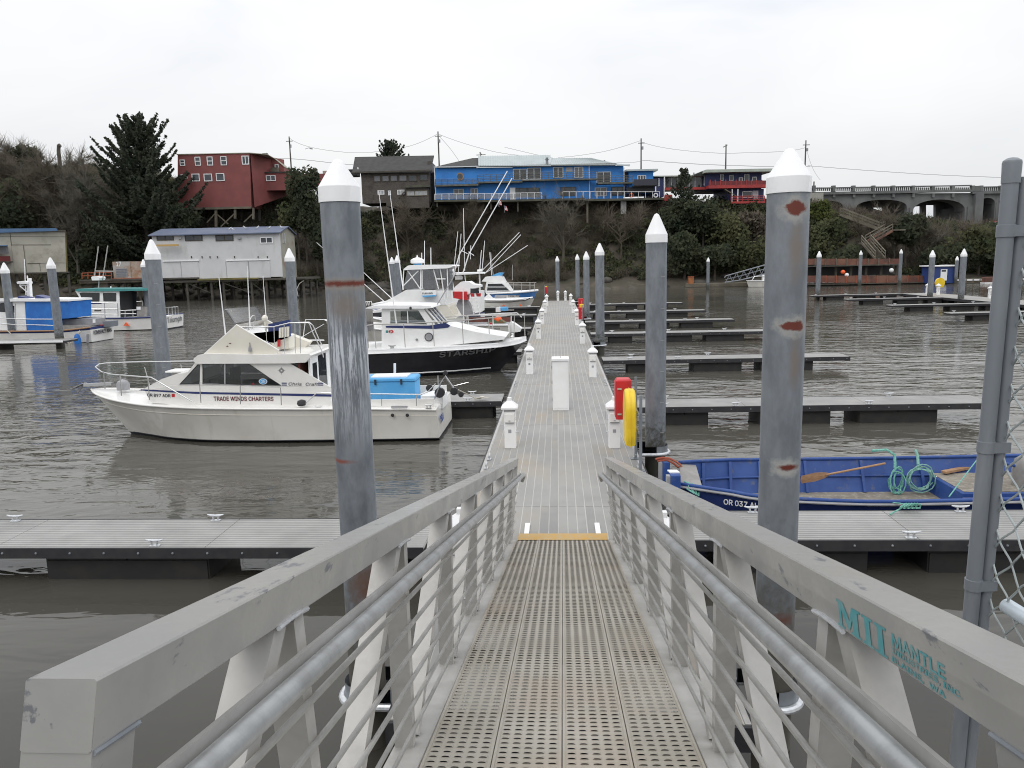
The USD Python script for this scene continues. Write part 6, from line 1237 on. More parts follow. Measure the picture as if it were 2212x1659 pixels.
roof_plane(Fb, 'roof', bh, 'metal_roof', [C4(492, 192), C4(1125, 190)], [C4(492, 110), C4(1118, 100)], -.7, 5, .15, 30)
roof_plane(Fb, 'roof', bh, 'metal_roof', [C4(1125, 184), C4(1690, 182)], [C4(1128, 128), C4(1470, 128)], -.6, 5, .15, 24)
roof_plane(Fb, 'roof', bh, 'metal_roof', [C4(1680, 182), C4(1810, 192)], [C4(1460, 128), C4(1470, 128)], -.6, 5, .15)
Fb.put(bh, 'fascia_board', 'gutter', *c4(105, 200, 800, 208), -.55, -.4); Fb.put(bh, 'fascia_board', 'timber_pale', *c4(800, 184, 1690, 200), -.5, -.3); Fb.put(bh, 'fascia_board', 'gutter', *c4(1690, 186, 1808, 198), -.55, -.4)
Fb.put(bh, 'back_block', 'siding_blue', *c4(800, 180, 1690, 210), .2, 9)
cv = Fb.pt(*C4(1090, 165)); put('roof_vent', MB().lathe([(.22, -.6), (.22, .4), (.38, .42), (.38, .5), (.2, .52), (.2, .7), (.3, .72), (.02, .95)], cv, 12), 'galv', bh)
Fb.put(bh, 'chimney', 'timber', *c4(1622, 118, 1632, 158), 4, 4.6)
an = MB(); 
for L in ([(510, 75), (512, 112)], [(475, 102), (555, 98)], [(498, 80), (522, 96)]): an.tube([Fb.pt(*C4(*q)) for q in L], .06, 5)
put('roof_aerial', an, 'pole_wood', bh)
pa = MB()
for x, y0, y1, w_ in ((1430, 512, 700, .32), (832, 512, 600, .2), (137, 515, 560, .2), (600, 512, 580, .2), (1130, 510, 590, .2), (1900, 500, 600, .25)):
    put('deck_post', MB().bar(Fb.pt(*C4(x, y1))+Fb.n*-1.5, Fb.pt(*C4(x, y0))+Fb.n*-1.5, w_, w_), 'timber_pale', bh)
Fb.put(bh, 'concrete_pier', 'concrete', *c4(1720, 508, 1764, 620), -1.6, -.6)
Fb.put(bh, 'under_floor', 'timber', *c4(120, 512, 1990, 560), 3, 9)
# --- small blue annex
ax = thing('blue_annex', 'small blue flat roofed annex with a dark balcony right of the long building', 'building', Fb.pt(*C4(1900, 430)))
Fb.put(ax, 'wall', 'siding_blue', *c4(1800, 246, 2008, 436), -.6, 7); Fb.put(ax, 'roof', 'metal_roof', *c4(1768, 232, 2042, 247), -1.3, 8); Fb.put(ax, 'dark_recess', 'dark', *c4(1768, 250, 1799, 300), .5, .6)
Fb.window(ax, *c4(1874, 284, 1943, 320), d=-.62, bars=(.33, .66), fw=.1); Fb.put(ax, 'balcony', 'dark_board', *c4(1825, 322, 2024, 376), -2., -1.85); Fb.put(ax, 'balcony_floor', 'timber', *c4(1825, 374, 2024, 382), -1.84, -.61)
Fb.put(ax, 'lower_room', 'dark', *c4(1775, 384, 2016, 436), -.75, -.62)
for x, y, c_ in ((1805, 460, 'rust'), (2015, 461, 'cap_white')):
    q = Fb.pt(*C4(x, y))+Fb.n*-1.9; put('life_ring', MB().tube([q+.33*np.array([math.cos(k), 0, math.sin(k)]) for k in np.linspace(0, 2*math.pi, 15)[:-1]], .10, 6, closed=True), c_, ax, smooth=50)
Fb.put(ax, 'corner_post', 'cap_white', *c4(2010, 384, 2018, 432), -1.9, -1.8)
# --- brown shingled house
C3 = lambda x, y: (x*.17068+730, y*.17068+265.4)
def c3(*r): return [v for i in range(0, len(r), 2) for v in C3(r[i], r[i+1])]
Fh = Facade(760, 134.5, 932, 135.)
hs = thing('shingled_house', 'weathered brown shingled house with a dark roof, left of the long blue building', 'house', Fh.pt(860, 440))
Fh.put(hs, 'wall', 'shingle', *c3(300, 620, 1165, 1010), 0, 8)
roof_plane(Fh, 'roof', hs, 'roof_dark', [C3(180, 622), C3(1172, 606)], [C3(214, 432), C3(1216, 412)], -.7, 4.5, .25)
Fh.put(hs, 'eave', 'timber', *c3(180, 612, 1172, 632), -.75, 0); Fh.put(hs, 'gable_end', 'shingle', *c3(1120, 470, 1166, 620), 1.5, 8)
for x0, x1, y0 in ((458, 535, 670), (562, 642, 668), (668, 750, 666), (775, 868, 664), (898, 994, 664), (1042, 1130, 656)): Fh.window(hs, *c3(x0, y0, x1, y0+72), d=-.02, glass='curtain_glass' if x0 < 880 else 'glass_far', frame='timber', fw=.12)
for x0, y0, x1, y1, b in ((508, 858, 582, 905, (.5,)), (640, 862, 667, 912, ()), (755, 852, 838, 903, (.5,))): Fh.window(hs, *c3(x0, y0, x1, y1), d=-.02, glass='pale_glass', frame='cap_white', bars=b, fw=.1)
Fh.put(hs, 'bay', 'shingle', *c3(878, 826, 1160, 1085), -1.2, 0); Fh.put(hs, 'bay_roof', 'slab_mossy', *c3(858, 800, 1172, 828), -1.7, 0); Fh.window(hs, *c3(888, 868, 1142, 928), d=-1.22, glass='pale_glass', frame='timber_pale', bars=(.38,), fw=.12)
Fh.put(hs, 'base', 'timber', *c3(620, 1005, 880, 1060), -.6, 4); Fh.put(hs, 'side_passage', 'dark', *c3(1168, 600, 1226, 1040), 3, 3.3)
Fh.put(hs, 'low_wing', 'roof_dark', *c3(60, 560, 184, 640), 3, 6); Fh.put(hs, 'roof_pipe', 'cap_white', *c3(256, 566, 266, 592), -.6, -.4)
put('brace', MB().bar(Fh.pt(*C3(850, 870))+Fh.n*-.3, Fh.pt(*C3(770, 950))+Fh.n*-.1, .12, .12), 'timber', hs); Fh.put(hs, 'stair_rail', 'timber', *c3(440, 905, 450, 960), -.2, -.1)
# --- red building
C2 = lambda x, y: (x*.2+353.9, y*.2+309.7)
def c2(*r): return [v for i in range(0, len(r), 2) for v in C2(r[i], r[i+1])]
Fr = Facade(388, 127.5, 545, 129.)
rd_ = thing('red_building', 'tall dull red three storey building on timber posts beside the dark spruce', 'building', Fr.pt(470, 445))
Fr.pput(rd_, 'wall', 'siding_red', [C2(150, 121), C2(925, 104), C2(946, 690), C2(230, 705), C2(150, 700)], 0, 10)
# the receding right side
a0 = Fr.pt(*C2(925, 106)); b0 = Fr.pt(*C2(946, 690)); sd2 = unit(Fr.n*.93+Fr.u*.42); Ls = 9.
sw = MB(); top = [a0+Fr.u*.15, a0+sd2*Ls+Fr.u*.1]; zb_ = b0[2]; sw.poly([top[0], top[1], (top[1][0], top[1][1], zb_+2.5), (top[0][0], top[0][1], zb_)], Fr.n*.2); put('side_wall', sw, 'siding_red', rd_, smooth=False)
Fr.pput(rd_, 'roof_edge', 'roof_trim', [C2(140, 116), C2(925, 100), C2(1120, 116), C2(1120, 122), C2(925, 107), C2(140, 123)], -.15, 9)
Fr.pput(rd_, 'rear_wing', 'siding_red', [C2(1035, 125), C2(1125, 122), C2(1225, 210), C2(1225, 290), C2(1035, 290)], 5, 10); Fr.pput(rd_, 'wing_trim', 'roof_trim', [C2(1120, 115), C2(1228, 206), C2(1228, 214), C2(1120, 124)], 4.8, 10)
Fr.put(rd_, 'lower_wing', 'siding_red', *c2(972, 292, 1420, 486), 3.2, 9.5); Fr.put(rd_, 'wing_roof', 'roof_dark', *c2(966, 282, 1425, 294), 3., 9.7)
Fr.put(rd_, 'rear_wall', 'siding_red', *c2(1380, 275, 1800, 400), 7, 9.6); Fr.put(rd_, 'roof_unit', 'container', *c2(1630, 238, 1700, 272), 7.5, 9); Fr.put(rd_, 'deck_wall', 'timber_pale', *c2(1090, 228, 1180, 284), 4., 4.2)
for x0, x1, y0, y1, b, hb in ((180, 222, 180, 240, (), (.5,)), (343, 390, 150, 237, (), (.5,)), (474, 522, 147, 235, (), (.5,)), (621, 672, 143, 233, (), (.5,)), (850, 912, 138, 225, (.5,), ()), (178, 250, 340, 376, (), ()), (310, 380, 332, 406, (), ()), (440, 515, 332, 406, (), ()), (572, 648, 327, 404, (), ())):
    Fr.window(rd_, *c2(x0, y0, x1, y1), d=-.02, bars=b, hbars=hb, fw=.11)
Fr.window(rd_, *c2(1058, 325, 1153, 381), d=3.18, bars=(.5,), fw=.12); Fr.window(rd_, *c2(1128, 188, 1160, 245), d=4.95, fw=.1)
Fr.put(rd_, 'base_trim', 'timber_pale', *c2(235, 688, 946, 712), -.05, -.005)
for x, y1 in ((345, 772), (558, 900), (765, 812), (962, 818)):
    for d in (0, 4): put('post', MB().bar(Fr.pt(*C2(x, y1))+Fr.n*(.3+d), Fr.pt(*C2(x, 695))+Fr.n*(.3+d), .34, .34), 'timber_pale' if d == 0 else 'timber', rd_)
for a_, b_ in (((545, 760), (460, 855)), ((575, 770), (690, 870)), ((755, 760), (610, 900)), ((950, 765), (860, 850))): put('brace', MB().bar(Fr.pt(*C2(*a_))+Fr.n*.3, Fr.pt(*C2(*b_))+Fr.n*.3, .18, .18), 'timber_pale', rd_)
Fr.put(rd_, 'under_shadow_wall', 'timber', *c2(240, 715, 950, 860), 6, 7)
dq = Fr.pt(*C2(1042, 90)); put('roof_dish', MB().lathe([(.05, -.5), (.05, 0), (.5, .12), (.45, .14)], dq+Fr.n*3, 10).lathe([(.35, 0), (.02, .1)], dq+Fr.n*3+[.3, 0, -.1], 8, axis=1), 'grey', rd_)
# --- navy and red building
C5 = lambda x, y: (x*.2347+1371.4, y*.2347+283.1)
def c5(*r): return [v for i in range(0, len(r), 2) for v in C5(r[i], r[i+1])]
Fn = Facade(1415, 138.5, 1650, 141.)
nv = thing('navy_building', 'navy blue house with dark red balconies and a flat pale roof', 'house', Fn.pt(1560, 440))
Fn.put(nv, 'wall', 'siding_navy', *c5(650, 384, 1166, 540), 0, 8); Fn.put(nv, 'lower_wall', 'siding_navy', *c5(860, 535, 1188, 670), .1, 8.1)
Fn.put(nv, 'roof', 'roof_pale', *c5(622, 362, 1244, 388), -2., 9); Fn.pput(nv, 'roof_side', 'roof_dark', [C5(550, 402), C5(630, 364), C5(660, 364), C5(660, 404)], 0, 8)
Fn.put(nv, 'balcony', 'deep_red', *c5(655, 468, 1190, 504), -1.6, -1.5); Fn.put(nv, 'balcony_floor', 'red_rail', *c5(650, 504, 1190, 532), -1.62, 0)
for k in range(12): Fn.put(nv, 'railing_post', 'red_rail', *c5(662+47*k, 458, 669+47*k, 506), -1.65, -1.55)
Fn.put(nv, 'lower_balcony', 'red_rail', *c5(858, 652, 1166, 672), -1.6, 0); Fn.rail(nv, *c5(860, 608), C5(0, 655)[1], *c5(1164, 604), C5(0, 655)[1], -1.5, 6, 'red_rail', .08, 2)
for k in range(4): Fn.put(nv, 'porch_post', 'cap_white' if k in (1, 2) else 'red_rail', *c5(*((858+[0, 58, 6, 330][k]), 540, (866+[0, 58, 6, 330][k]), 655)), -1.5, -1.4)
for x0, x1, y0, y1, fr_m in ((785, 812, 402, 455, 'gutter'), (870, 905, 408, 455, 'gutter'), (958, 990, 430, 470, 'cap_white'), (1005, 1050, 400, 470, 'gutter'), (1082, 1118, 425, 462, 'cap_white'), (992, 1080, 555, 612, 'cap_white')): Fn.window(nv, *c5(x0, y0, x1, y1), d=-.02 if y0 < 500 else .08, frame=fr_m, fw=.12)
Fn.put(nv, 'door', 'pale_panel', *c5(1088, 548, 1136, 655), .02, .09); put('outside_stair', MB().bar(Fn.pt(*C5(800, 540))+Fn.n*-1, Fn.pt(*C5(905, 605))+Fn.n*-1, 1., .15), 'timber_pale', nv)
Fn.put(nv, 'under_floor', 'timber', *c5(900, 672, 1160, 700), .5, 7)
nl = thing('navy_annex', 'low grey glazed annex with red railings left of the navy house', 'building', Fn.pt(1450, 430))
Fn.put(nl, 'wall', 'siding_navy', *c5(184, 424, 282, 600), 1, 8); Fn.put(nl, 'glazed_wall', 'glass_far', *c5(284, 412, 650, 520), 1.5, 8); Fn.put(nl, 'roof', 'roof_pale', *c5(180, 404, 655, 414), .6, 8.4); Fn.put(nl, 'white_post', 'cap_white', *c5(276, 415, 284, 580), .6, .8); Fn.put(nl, 'white_post', 'cap_white', *c5(648, 408, 656, 500), .6, .8)
Fn.put(nl, 'red_balcony', 'red_rail', *c5(284, 516, 660, 540), .2, 1.4); Fn.put(nl, 'red_fence', 'red_rail', *c5(276, 585, 345, 640), .2, .4); Fn.window(nl, *c5(228, 430, 238, 500), d=.98, frame='gutter', fw=.08)
for k in range(7): Fn.put(nl, 'glazing_bar', 'gutter', *c5(300+55*k, 412, 304+55*k, 516), 1.42, 1.5)
# --- white shed on piles
C1 = lambda x, y: (x/3.53*.8848, (y/3.53+250)*.8848)
Fs = Facade(335, 109., 607, 110.5, 560)
ws_ = thing('white_shed', 'long white boat shed with a grey blue roof on timber piles over the water', 'shed', Fs.pt(470, 605))
D_ = 8.5
Fs.put(ws_, 'wall', 'shed_white', 332, 504.5, 607, 601, 0, .3)
ga = [Fs.pt(607, 601)+Fs.n*.0, Fs.pt(607, 503)]; gz0, gz1 = ga[0][2], ga[1][2]; pk = 4.25
g0 = Fs.pt(607, 560)*[1, 1, 0]; R_ = .95
put('end_wall', MB().poly([g0+EZ*gz0+Fs.n*.3, g0+Fs.n*D_+EZ*gz0, g0+Fs.n*D_+EZ*(gz1+.05), g0+Fs.n*pk+EZ*(gz1+R_), g0+Fs.n*.3+EZ*gz1], -Fs.u*.3), 'shed_end', ws_, smooth=False)
l0 = Fs.pt(332, 560)*[1, 1, 0]
put('roof', MB().poly([l0+EZ*(gz1-.05)-Fs.n*.5-Fs.u*.3, g0+EZ*(gz1-.05)-Fs.n*.5+Fs.u*.3, g0+EZ*(gz1+R_+.1)+Fs.n*pk+Fs.u*.3, l0+EZ*(gz1+R_+.1)+Fs.n*pk-Fs.u*.3], (0, 0, .14)), 'shed_roof', ws_, smooth=False)
put('roof', MB().poly([l0+EZ*(gz1+R_+.1)+Fs.n*(pk+.01)-Fs.u*.3, g0+EZ*(gz1+R_+.1)+Fs.n*(pk+.01)+Fs.u*.3, g0+EZ*(gz1)+Fs.n*(D_+.4)+Fs.u*.3, l0+EZ*(gz1)+Fs.n*(D_+.4)-Fs.u*.3], (0, 0, .14)), 'shed_roof', ws_, smooth=False)
for x0, y0, x1, y1, fr_m in ((340, 507.5, 374, 518, 'timber'), (401, 508, 436, 519, 'timber'), (467, 508, 503, 519, 'timber'), (563.5, 512.5, 588, 524.5, 'cap_white')): Fs.window(ws_, x0, y0+.5, x1, y1+.5, d=-.02, frame=fr_m, bars=(.5,), fw=.12)
Fe = Facade(607.1, 110.5, 652, 118.5, 560)
Fe.o = g0+Fs.u*.02; Fe.u = Fs.n; Fe.n = -Fs.u
pw = g0+Fs.n*2.2+EZ*(gz1-.7)+Fs.u*.03; put('end_window', MB().obox(pw, Fs.n*.5, Fs.u*.04, EZ*.65), 'glass_far', ws_); put('end_window_frame', MB().obox(pw+Fs.n*.02, Fs.n*.06, Fs.u*.06, EZ*.65).obox(pw-Fs.n*.5, Fs.n*.06, Fs.u*.06, EZ*.7).obox(pw+Fs.n*.5, Fs.n*.06, Fs.u*.06, EZ*.7), 'cap_white', ws_)
for x0, x1, y in ((352, 430, 562), (489, 583, 560.3)): Fs.put(ws_, 'door_track', 'cap_white', x0, y, x1, y+2.6, -.15, -.01)
for x in (391, 537.5, 488.5): Fs.put(ws_, 'door_joint', 'grey', x, 565, x+1.1, 600, -.02, 0.005)
Fs.put(ws_, 'sliding_door', 'shed_white', 392.5, 565, 430, 600, -.06, -.01); Fs.put(ws_, 'sliding_door', 'shed_white', 490, 564, 536.5, 600, -.06, -.01); Fs.put(ws_, 'sliding_door', 'shed_white', 539, 564, 584, 600, -.06, -.01)
Fs.put(ws_, 'crane_beam', 'yellow_plate', 343, 528, 389, 532, -.8, -.5)
for x in (386, 514): Fs.put(ws_, 'wall_lamp', 'grey', x, 521-8, x+7, 516.5, -.3, -.02)
for x in (413, 436, 453, 469, 506, 557, 577): Fs.put(ws_, 'bracket', 'timber', x, 553, x+1.6, 557.5, -.12, -.01)
for k, (x0, x1, mat) in enumerate(((240, 430, 'timber'), (430, 560, 'algae'), (560, 662, 'timber'))): Fs.put(ws_, 'deck_beam', mat, x0, 601, x1, 604.2, -.6, 9); 
Fs.put(ws_, 'deck_joist', 'timber', 240, 604.2, 662, 609, -.4, 9)
for x in (255, 300, 345, 403, 456, 482, 543, 575, 618, 655):
    for d in (0, 4.2, 8.3): q = Fs.pt(x, 606)+Fs.n*d; put('pile', MB().tube([(q[0], q[1], -1.), (q[0], q[1], Fs.pt(x, 608)[2])], .19, 8), 'timber', ws_, smooth=50)
for a_, b_ in ((405, 454), (545, 573), (484, 541)): put('brace', MB().bar(Fs.pt(a_, 612), Fs.pt(b_, 632), .14, .1), 'timber', ws_)
put('hanging_hose', MB().tube([Fs.pt(q, w_)+Fs.n*-.3 for q, w_ in ((645, 640), (642, 625), (648, 612), (658, 606))], .06, 6), 'rope_white', ws_)
gl0 = None
for x, y, fl_ in ((545.5, 491, 0), (519, 491, 1), (484, 494, 0), (493, 495, 1), (571, 491.5, 0), (600, 490.5, 1)):
    q = Fs.pt(x, y)+Fs.n*2.2
    if gl0 is None:
        gl0 = thing('gull', 'white gull standing on the roof of the white shed, third from the right end', 'gull', q, 'gulls on the shed roof'); b = MB()
        b.loft([[q+np.array([x_, r*math.cos(k), r*1.05*math.sin(k)+zz]) for k in np.linspace(0, 2*math.pi, 9)[:-1]] for x_, r, zz in ((-.34, .015, .02), (-.2, .06, .03), (-.02, .105, .06), (.12, .09, .12), (.18, .055, .2), (.21, .06, .26), (.26, .05, .28), (.30, .015, .27), (.36, .006, .26))]); put('body', b, 'cap_white', gl0, smooth=60)
        put('wings', MB().loft([[q+np.array([x_, r*math.cos(k), r*.6*math.sin(k)+zz]) for k in np.linspace(0, 2*math.pi, 9)[:-1]] for x_, r, zz in ((-.42, .01, .04), (-.2, .09, .07), (.0, .125, .1), (.1, .1, .12))]), 'grey', gl0, smooth=60); put('leg', MB().tube([q+[0, .03, -.03], q+[0, .03, -.2]], .008, 5), 'yellow', gl0); put('leg', MB().tube([q+[0, -.03, -.03], q+[0, -.03, -.2]], .008, 5), 'yellow', gl0)
    else: copy_of(gl0, 'white gull standing on the roof of the white shed, '+{519: 'right of the middle', 484: 'lowest on the left', 493: 'low, second from the left', 571: 'second from the right end', 600: 'nearest the right end'}[x], q, rz=180*fl_)
# --- cream shed, pier, box
Fc = Facade(-20, 100.5, 142, 106.5, 540)
cs_ = thing('cream_shed', 'stained cream coloured shed with a blue roof edge at the left edge of the view', 'shed', Fc.pt(60, 588))
Fc.pput(cs_, 'wall', 'shed_cream', [(-60, 503), (140, 498), (143, 588), (24, 589), (-60, 585)], 0, 9); Fc.pput(cs_, 'side_trim', 'algae', [(140.2, 499), (143, 499), (147, 588), (143.2, 588)], .1, 8.8)
Fc.pput(cs_, 'roof_edge', 'roof_blue', [(-60, 495), (120, 493), (124, 499), (-60, 505)], -.5, 9.2); Fc.put(cs_, 'roof_stub', 'timber', 124, 497, 141, 500, -.3, 9)
for r_ in ((24, 528.5, 110, 529.6), (53.5, 529.6, 54.3, 588), (26, 500, 27.2, 588), (60, 569, 87, 569.8), (86.3, 569.8, 87, 586), (-40, 511, 140, 511.7)): Fc.put(cs_, 'panel_joint', 'timber', *r_, -.03, .005)
for x0, x1, y0, y1 in ((28, 53, 531, 587), (55, 138, 531, 568)): Fc.put(cs_, 'door_panel', 'shed_cream', x0, y0, x1, y1, -.05, -.002)
Fc.put(cs_, 'sill_beam', 'timber', -60, 589, 150, 592, -.2, 9)
for x in (30, 90, 142): q = Fc.pt(x, 592); put('pile', MB().tube([(q[0], q[1]+.5, -.5), (q[0], q[1]+.5, q[2])], .2, 8), 'timber', cs_)
Fc.put(cs_, 'awning', 'roof_blue', -60, 531, 13, 533, -2.4, 0); Fc.put(cs_, 'porch_window', 'curtain_glass', -60, 533, 16, 549, -1.3, -1.2); Fc.put(cs_, 'porch_base', 'deep_red', -60, 554, 20, 565, -1.4, -.01); Fc.put(cs_, 'porch_beam', 'timber', -60, 565, 25, 568, -1.6, -.01)
Fp = Facade(180, 107., 335, 108., 600)
bx = thing('storage_box', 'rusty grey metal storage box with a louvred vent, standing on the timber pier', 'container', Fp.pt(275, 601))
Fp.put(bx, 'body', 'container', *(lambda a, b: (a[0], a[1], b[0], b[1]))(C1(975, 1372), C1(1125, 1520)), 0, 2.6); Fp.put(bx, 'body', 'rusty_panel', *(lambda a, b: (a[0], a[1], b[0], b[1]))(C1(1125, 1370), C1(1225, 1520)), .1, 2.65)
vt = Fp.put(bx, 'vent', 'grey', *(lambda a, b: (a[0], a[1], b[0], b[1]))(C1(1000, 1430), C1(1095, 1505)), -.05, .0)
for k in range(5): y = 1435+14*k; Fp.put(vt, 'louvre', 'steel_dark', *(lambda a, b: (a[0], a[1], b[0], b[1]))(C1(1003, y), C1(1092, y+6)), -.1, -.05)
q = Fp.pt(*C1(1000, 1412)); text(bx, 'lettering', '17', .62, q-Fp.n*.02, Fp.u, EZ, 'cap_white', True, width=.75)
Fp.put(bx, 'base_rail', 'rust', *(lambda a, b: (a[0], a[1], b[0], b[1]))(C1(970, 1514), C1(1228, 1524)), -.06, .3)
pr_ = thing('timber_pier', 'dark timber pier deck with rusty railing left of the white shed', 'pier', Fp.pt(230, 606))
Fp.put(pr_, 'deck', 'timber', 178, 602.5, 330, 606, -1, 8); Fp.put(pr_, 'deck_edge', 'timber_pale', 178, 606, 330, 610.5, -.8, -.6)
Fp.rail(pr_, 182, 590, 602, 245, 588, 602, -.6, 5, 'rust', .07, 1)
for x in (200, 235, 270, 310): q = Fp.pt(x, 608); put('pile', MB().tube([(q[0], q[1], -1.), (q[0], q[1], q[2])], .2, 8), 'timber', pr_)
# --- wharf, float and kiosk on the right
C6 = lambda x, y: (x*.22+1725.4, y*.22+353.9)
def c6(*r): return [v for i in range(0, len(r), 2) for v in C6(r[i], r[i+1])]
Fw = Facade(1738, 114., 2012, 113., 590)
wf_ = thing('timber_wharf', 'rust red timber wharf with an upper walkway at the foot of the bluff', 'wharf', Fw.pt(1860, 612))
n_ = 9
for k in range(n_): x0, x1 = 60+104*k, 60+104*(k+1); Fw.put(wf_, 'upper_panel', 'wharf_red', *c6(x0+2, 932, x1-2, 992), 0, .15); Fw.put(wf_, 'upper_post', 'timber_pale', *c6(x1-8, 926, x1, 998), -.12, -.01)
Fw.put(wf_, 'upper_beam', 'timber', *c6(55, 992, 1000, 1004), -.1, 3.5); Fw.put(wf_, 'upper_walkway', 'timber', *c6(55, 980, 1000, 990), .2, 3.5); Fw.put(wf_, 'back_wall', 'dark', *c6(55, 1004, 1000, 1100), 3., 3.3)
for k in range(12): x0, x1 = 62+100*k, 62+100*(k+1); Fw.put(wf_, 'lower_panel', 'wharf_red', *c6(x0+2, 1098, x1-2, 1166), -.4, -.2); Fw.put(wf_, 'lower_post', 'rust', *c6(x1-6, 1094, x1, 1170), -.5, -.41)
Fw.put(wf_, 'lower_walkway', 'timber', *c6(60, 1170, 1270, 1178), -.6, 3)
for k in range(7): q = Fw.pt(*C6(90+150*k, 1000)); put('pile', MB().tube([(q[0], q[1]+1., -1), (q[0], q[1]+1., q[2])], .2, 8), 'timber', wf_)
for x, y, m_ in ((430, 1062, 'orange'), (467, 1092, 'cap_white'), (905, 1045, 'cap_white')): q = Fw.pt(*C6(x, y))-Fw.n*.2; put('hanging_buoy', MB().add(*(lambda s_: (s_.vertices*.32+q, s_.faces))(trimesh.creation.icosphere(1))), m_, wf_, smooth=True)
ft = thing('long_float', 'long low timber float with white tyre edging along the far side of the basin', 'dock', at(1820, 614, .3))
A, B, C_ = at(1486, 619, .1), at(1740, 615.5, .1), at(2230, 608, .1)
for P, Q in ((A, B), (B, C_)): put('deck', MB().bar((P[0], P[1]+1.5, .28), (Q[0], Q[1]+1.5, .28), 3., .5), 'timber_pale', ft)
for k in range(34):
    q = A+(C_-A)*(.27+.7*k/34); q = B+(C_-B)*(k/34.); put('edge_cushion', MB().box(q[0]-.35, q[0]+.35, q[1]-.16, q[1]-.02, .34, .55), 'cap_white', ft)
for vx in (1594, 1619): q = at(vx, 606, .6); put('dock_box', MB().box(q[0]-.9, q[0]+.9, q[1]-.3, q[1]+.3, .53, .85), 'cap_white', ft)
ob = thing('orange_box', 'small rust orange box standing at the left end of the far float', 'box', at(1493, 613, .5)); a_, b_ = W(1487.5, 613, 118), W(1499, 598, 118); put('box', rbox(MB(), (a_[0]+b_[0])/2, 118.4, a_[2], b_[2], b_[0]-a_[0], .8, .03), 'rust_orange', ob); put('lid', MB().box(a_[0]-.03, b_[0]+.03, 117.95, 118.85, b_[2]+.002, b_[2]+.06), 'rust', ob)
gt = thing('float_gangway', 'grey metal truss gangway sloping up from the far float to the wharf', 'gangway', W(1610, 600, 116))
tl = [(1565, 600), (1568, 596), (1600, 587), (1655, 571.5), (1740, 548)]; bl_ = [(1566, 610), (1600, 605), (1655, 591), (1740, 569)]
for Yq in (116., 117.4):
    put('top_chord', MB().tube([W(*q, Yq) for q in tl], .09, 6), 'galv', gt); put('bottom_chord', MB().tube([W(*q, Yq) for q in bl_], .09, 6), 'galv', gt); put('middle_chord', MB().tube([W(*q, Yq) for q in [(1567, 604), (1600, 596), (1655, 580), (1740, 557)]], .05, 6), 'galv', gt)
    for k in range(11):
        q0, q1 = k/11, (k+1)/11; T_ = lambda q: W(1568+172*q, 596-48*q, Yq); B_ = lambda q: W(1566+174*q, 612-43*q, Yq); put('diagonal', MB().tube([B_(q0), T_((q0+q1)/2)], .05, 5), 'galv', gt); put('diagonal', MB().tube([T_((q0+q1)/2), B_(q1)], .05, 5), 'galv', gt)
put('walkway', MB().poly([W(1566, 610.5, 116.1), W(1740, 569, 116.1), W(1740, 569, 117.3)*[1, 1, 1], W(1566, 610.5, 117.3)]), 'galv', gt)
sb = thing('motor_boat', 'small white motor boat tied at the far float beyond the right gangway pile', 'boat', at(1640, 620, 0))
sst_ = [(28.9, .95, .03, 29.2, .02, .02, 29.3, -.2), (29.6, .92, .6, 29.8, .02, .4, 29.8, -.25), (31., .9, .95, 31, .02, .8, 31, -.3), (33.6, .95, .95, 33.6, .02, .85, 33.6, -.3)]
xs0 = at(1611, 620, 0)[0]; sst_ = [(a-28.9+xs0, z, b, c-28.9+xs0, d, e, f_-28.9+xs0, g_) for a, z, b, c, d, e, f_, g_ in sst_]; yb_ = at(1640, 620, 0)[1]+.8
hull_parts(sb, Hull(sst_, yb_, 16), 'hull_white', 'bottom', 'white', 'cap_white', .05); put('console', rbox(MB(), xs0+2.8, yb_, .9, 1.75, 1., .9, .08), 'white', sb); tubes(sb, 'rail', [[(1624, 606), (1630, 597), (1650, 596)]], yb_-.5, .05, 'steel')
kk = thing('kiosk', 'small dark blue kiosk with white trim and a white door on the far float', 'kiosk', W(2038, 612, 110.5))
Fk = Facade(2008, 110.5, 2066, 110.3, 595); Fk.put(kk, 'wall', 'kiosk_blue', 2010, 575, 2064, 612, 0, 3); Fk.put(kk, 'roof', 'cap_white', 2006.5, 573, 2067, 575.5, -.25, 3.3); Fk.put(kk, 'door', 'cap_white', 2031.5, 581.5, 2045.5, 606, -.05, -.002); Fk.put(kk, 'door_window', 'glass_far', 2034, 583, 2043, 587, -.06, -.051)
for x in (2008, 2064.5): Fk.put(kk, 'corner_trim', 'cap_white', x, 575.5, x+2, 612, -.06, .2)
st2 = thing('planter_box', 'low brown timber box on the far float near the right edge', 'box', W(2140, 608, 110)); a_, b_ = W(2128, 610, 110), W(2162, 598, 110); put('box', rbox(MB(), (a_[0]+b_[0])/2, 110.5, a_[2], b_[2], b_[0]-a_[0], 1., .03), 'wharf_red', st2); put('edge', MB().box(a_[0]-.1, b_[0]+.1, 109.9, 111.1, a_[2]-.15, a_[2]-.003), 'cap_white', st2)
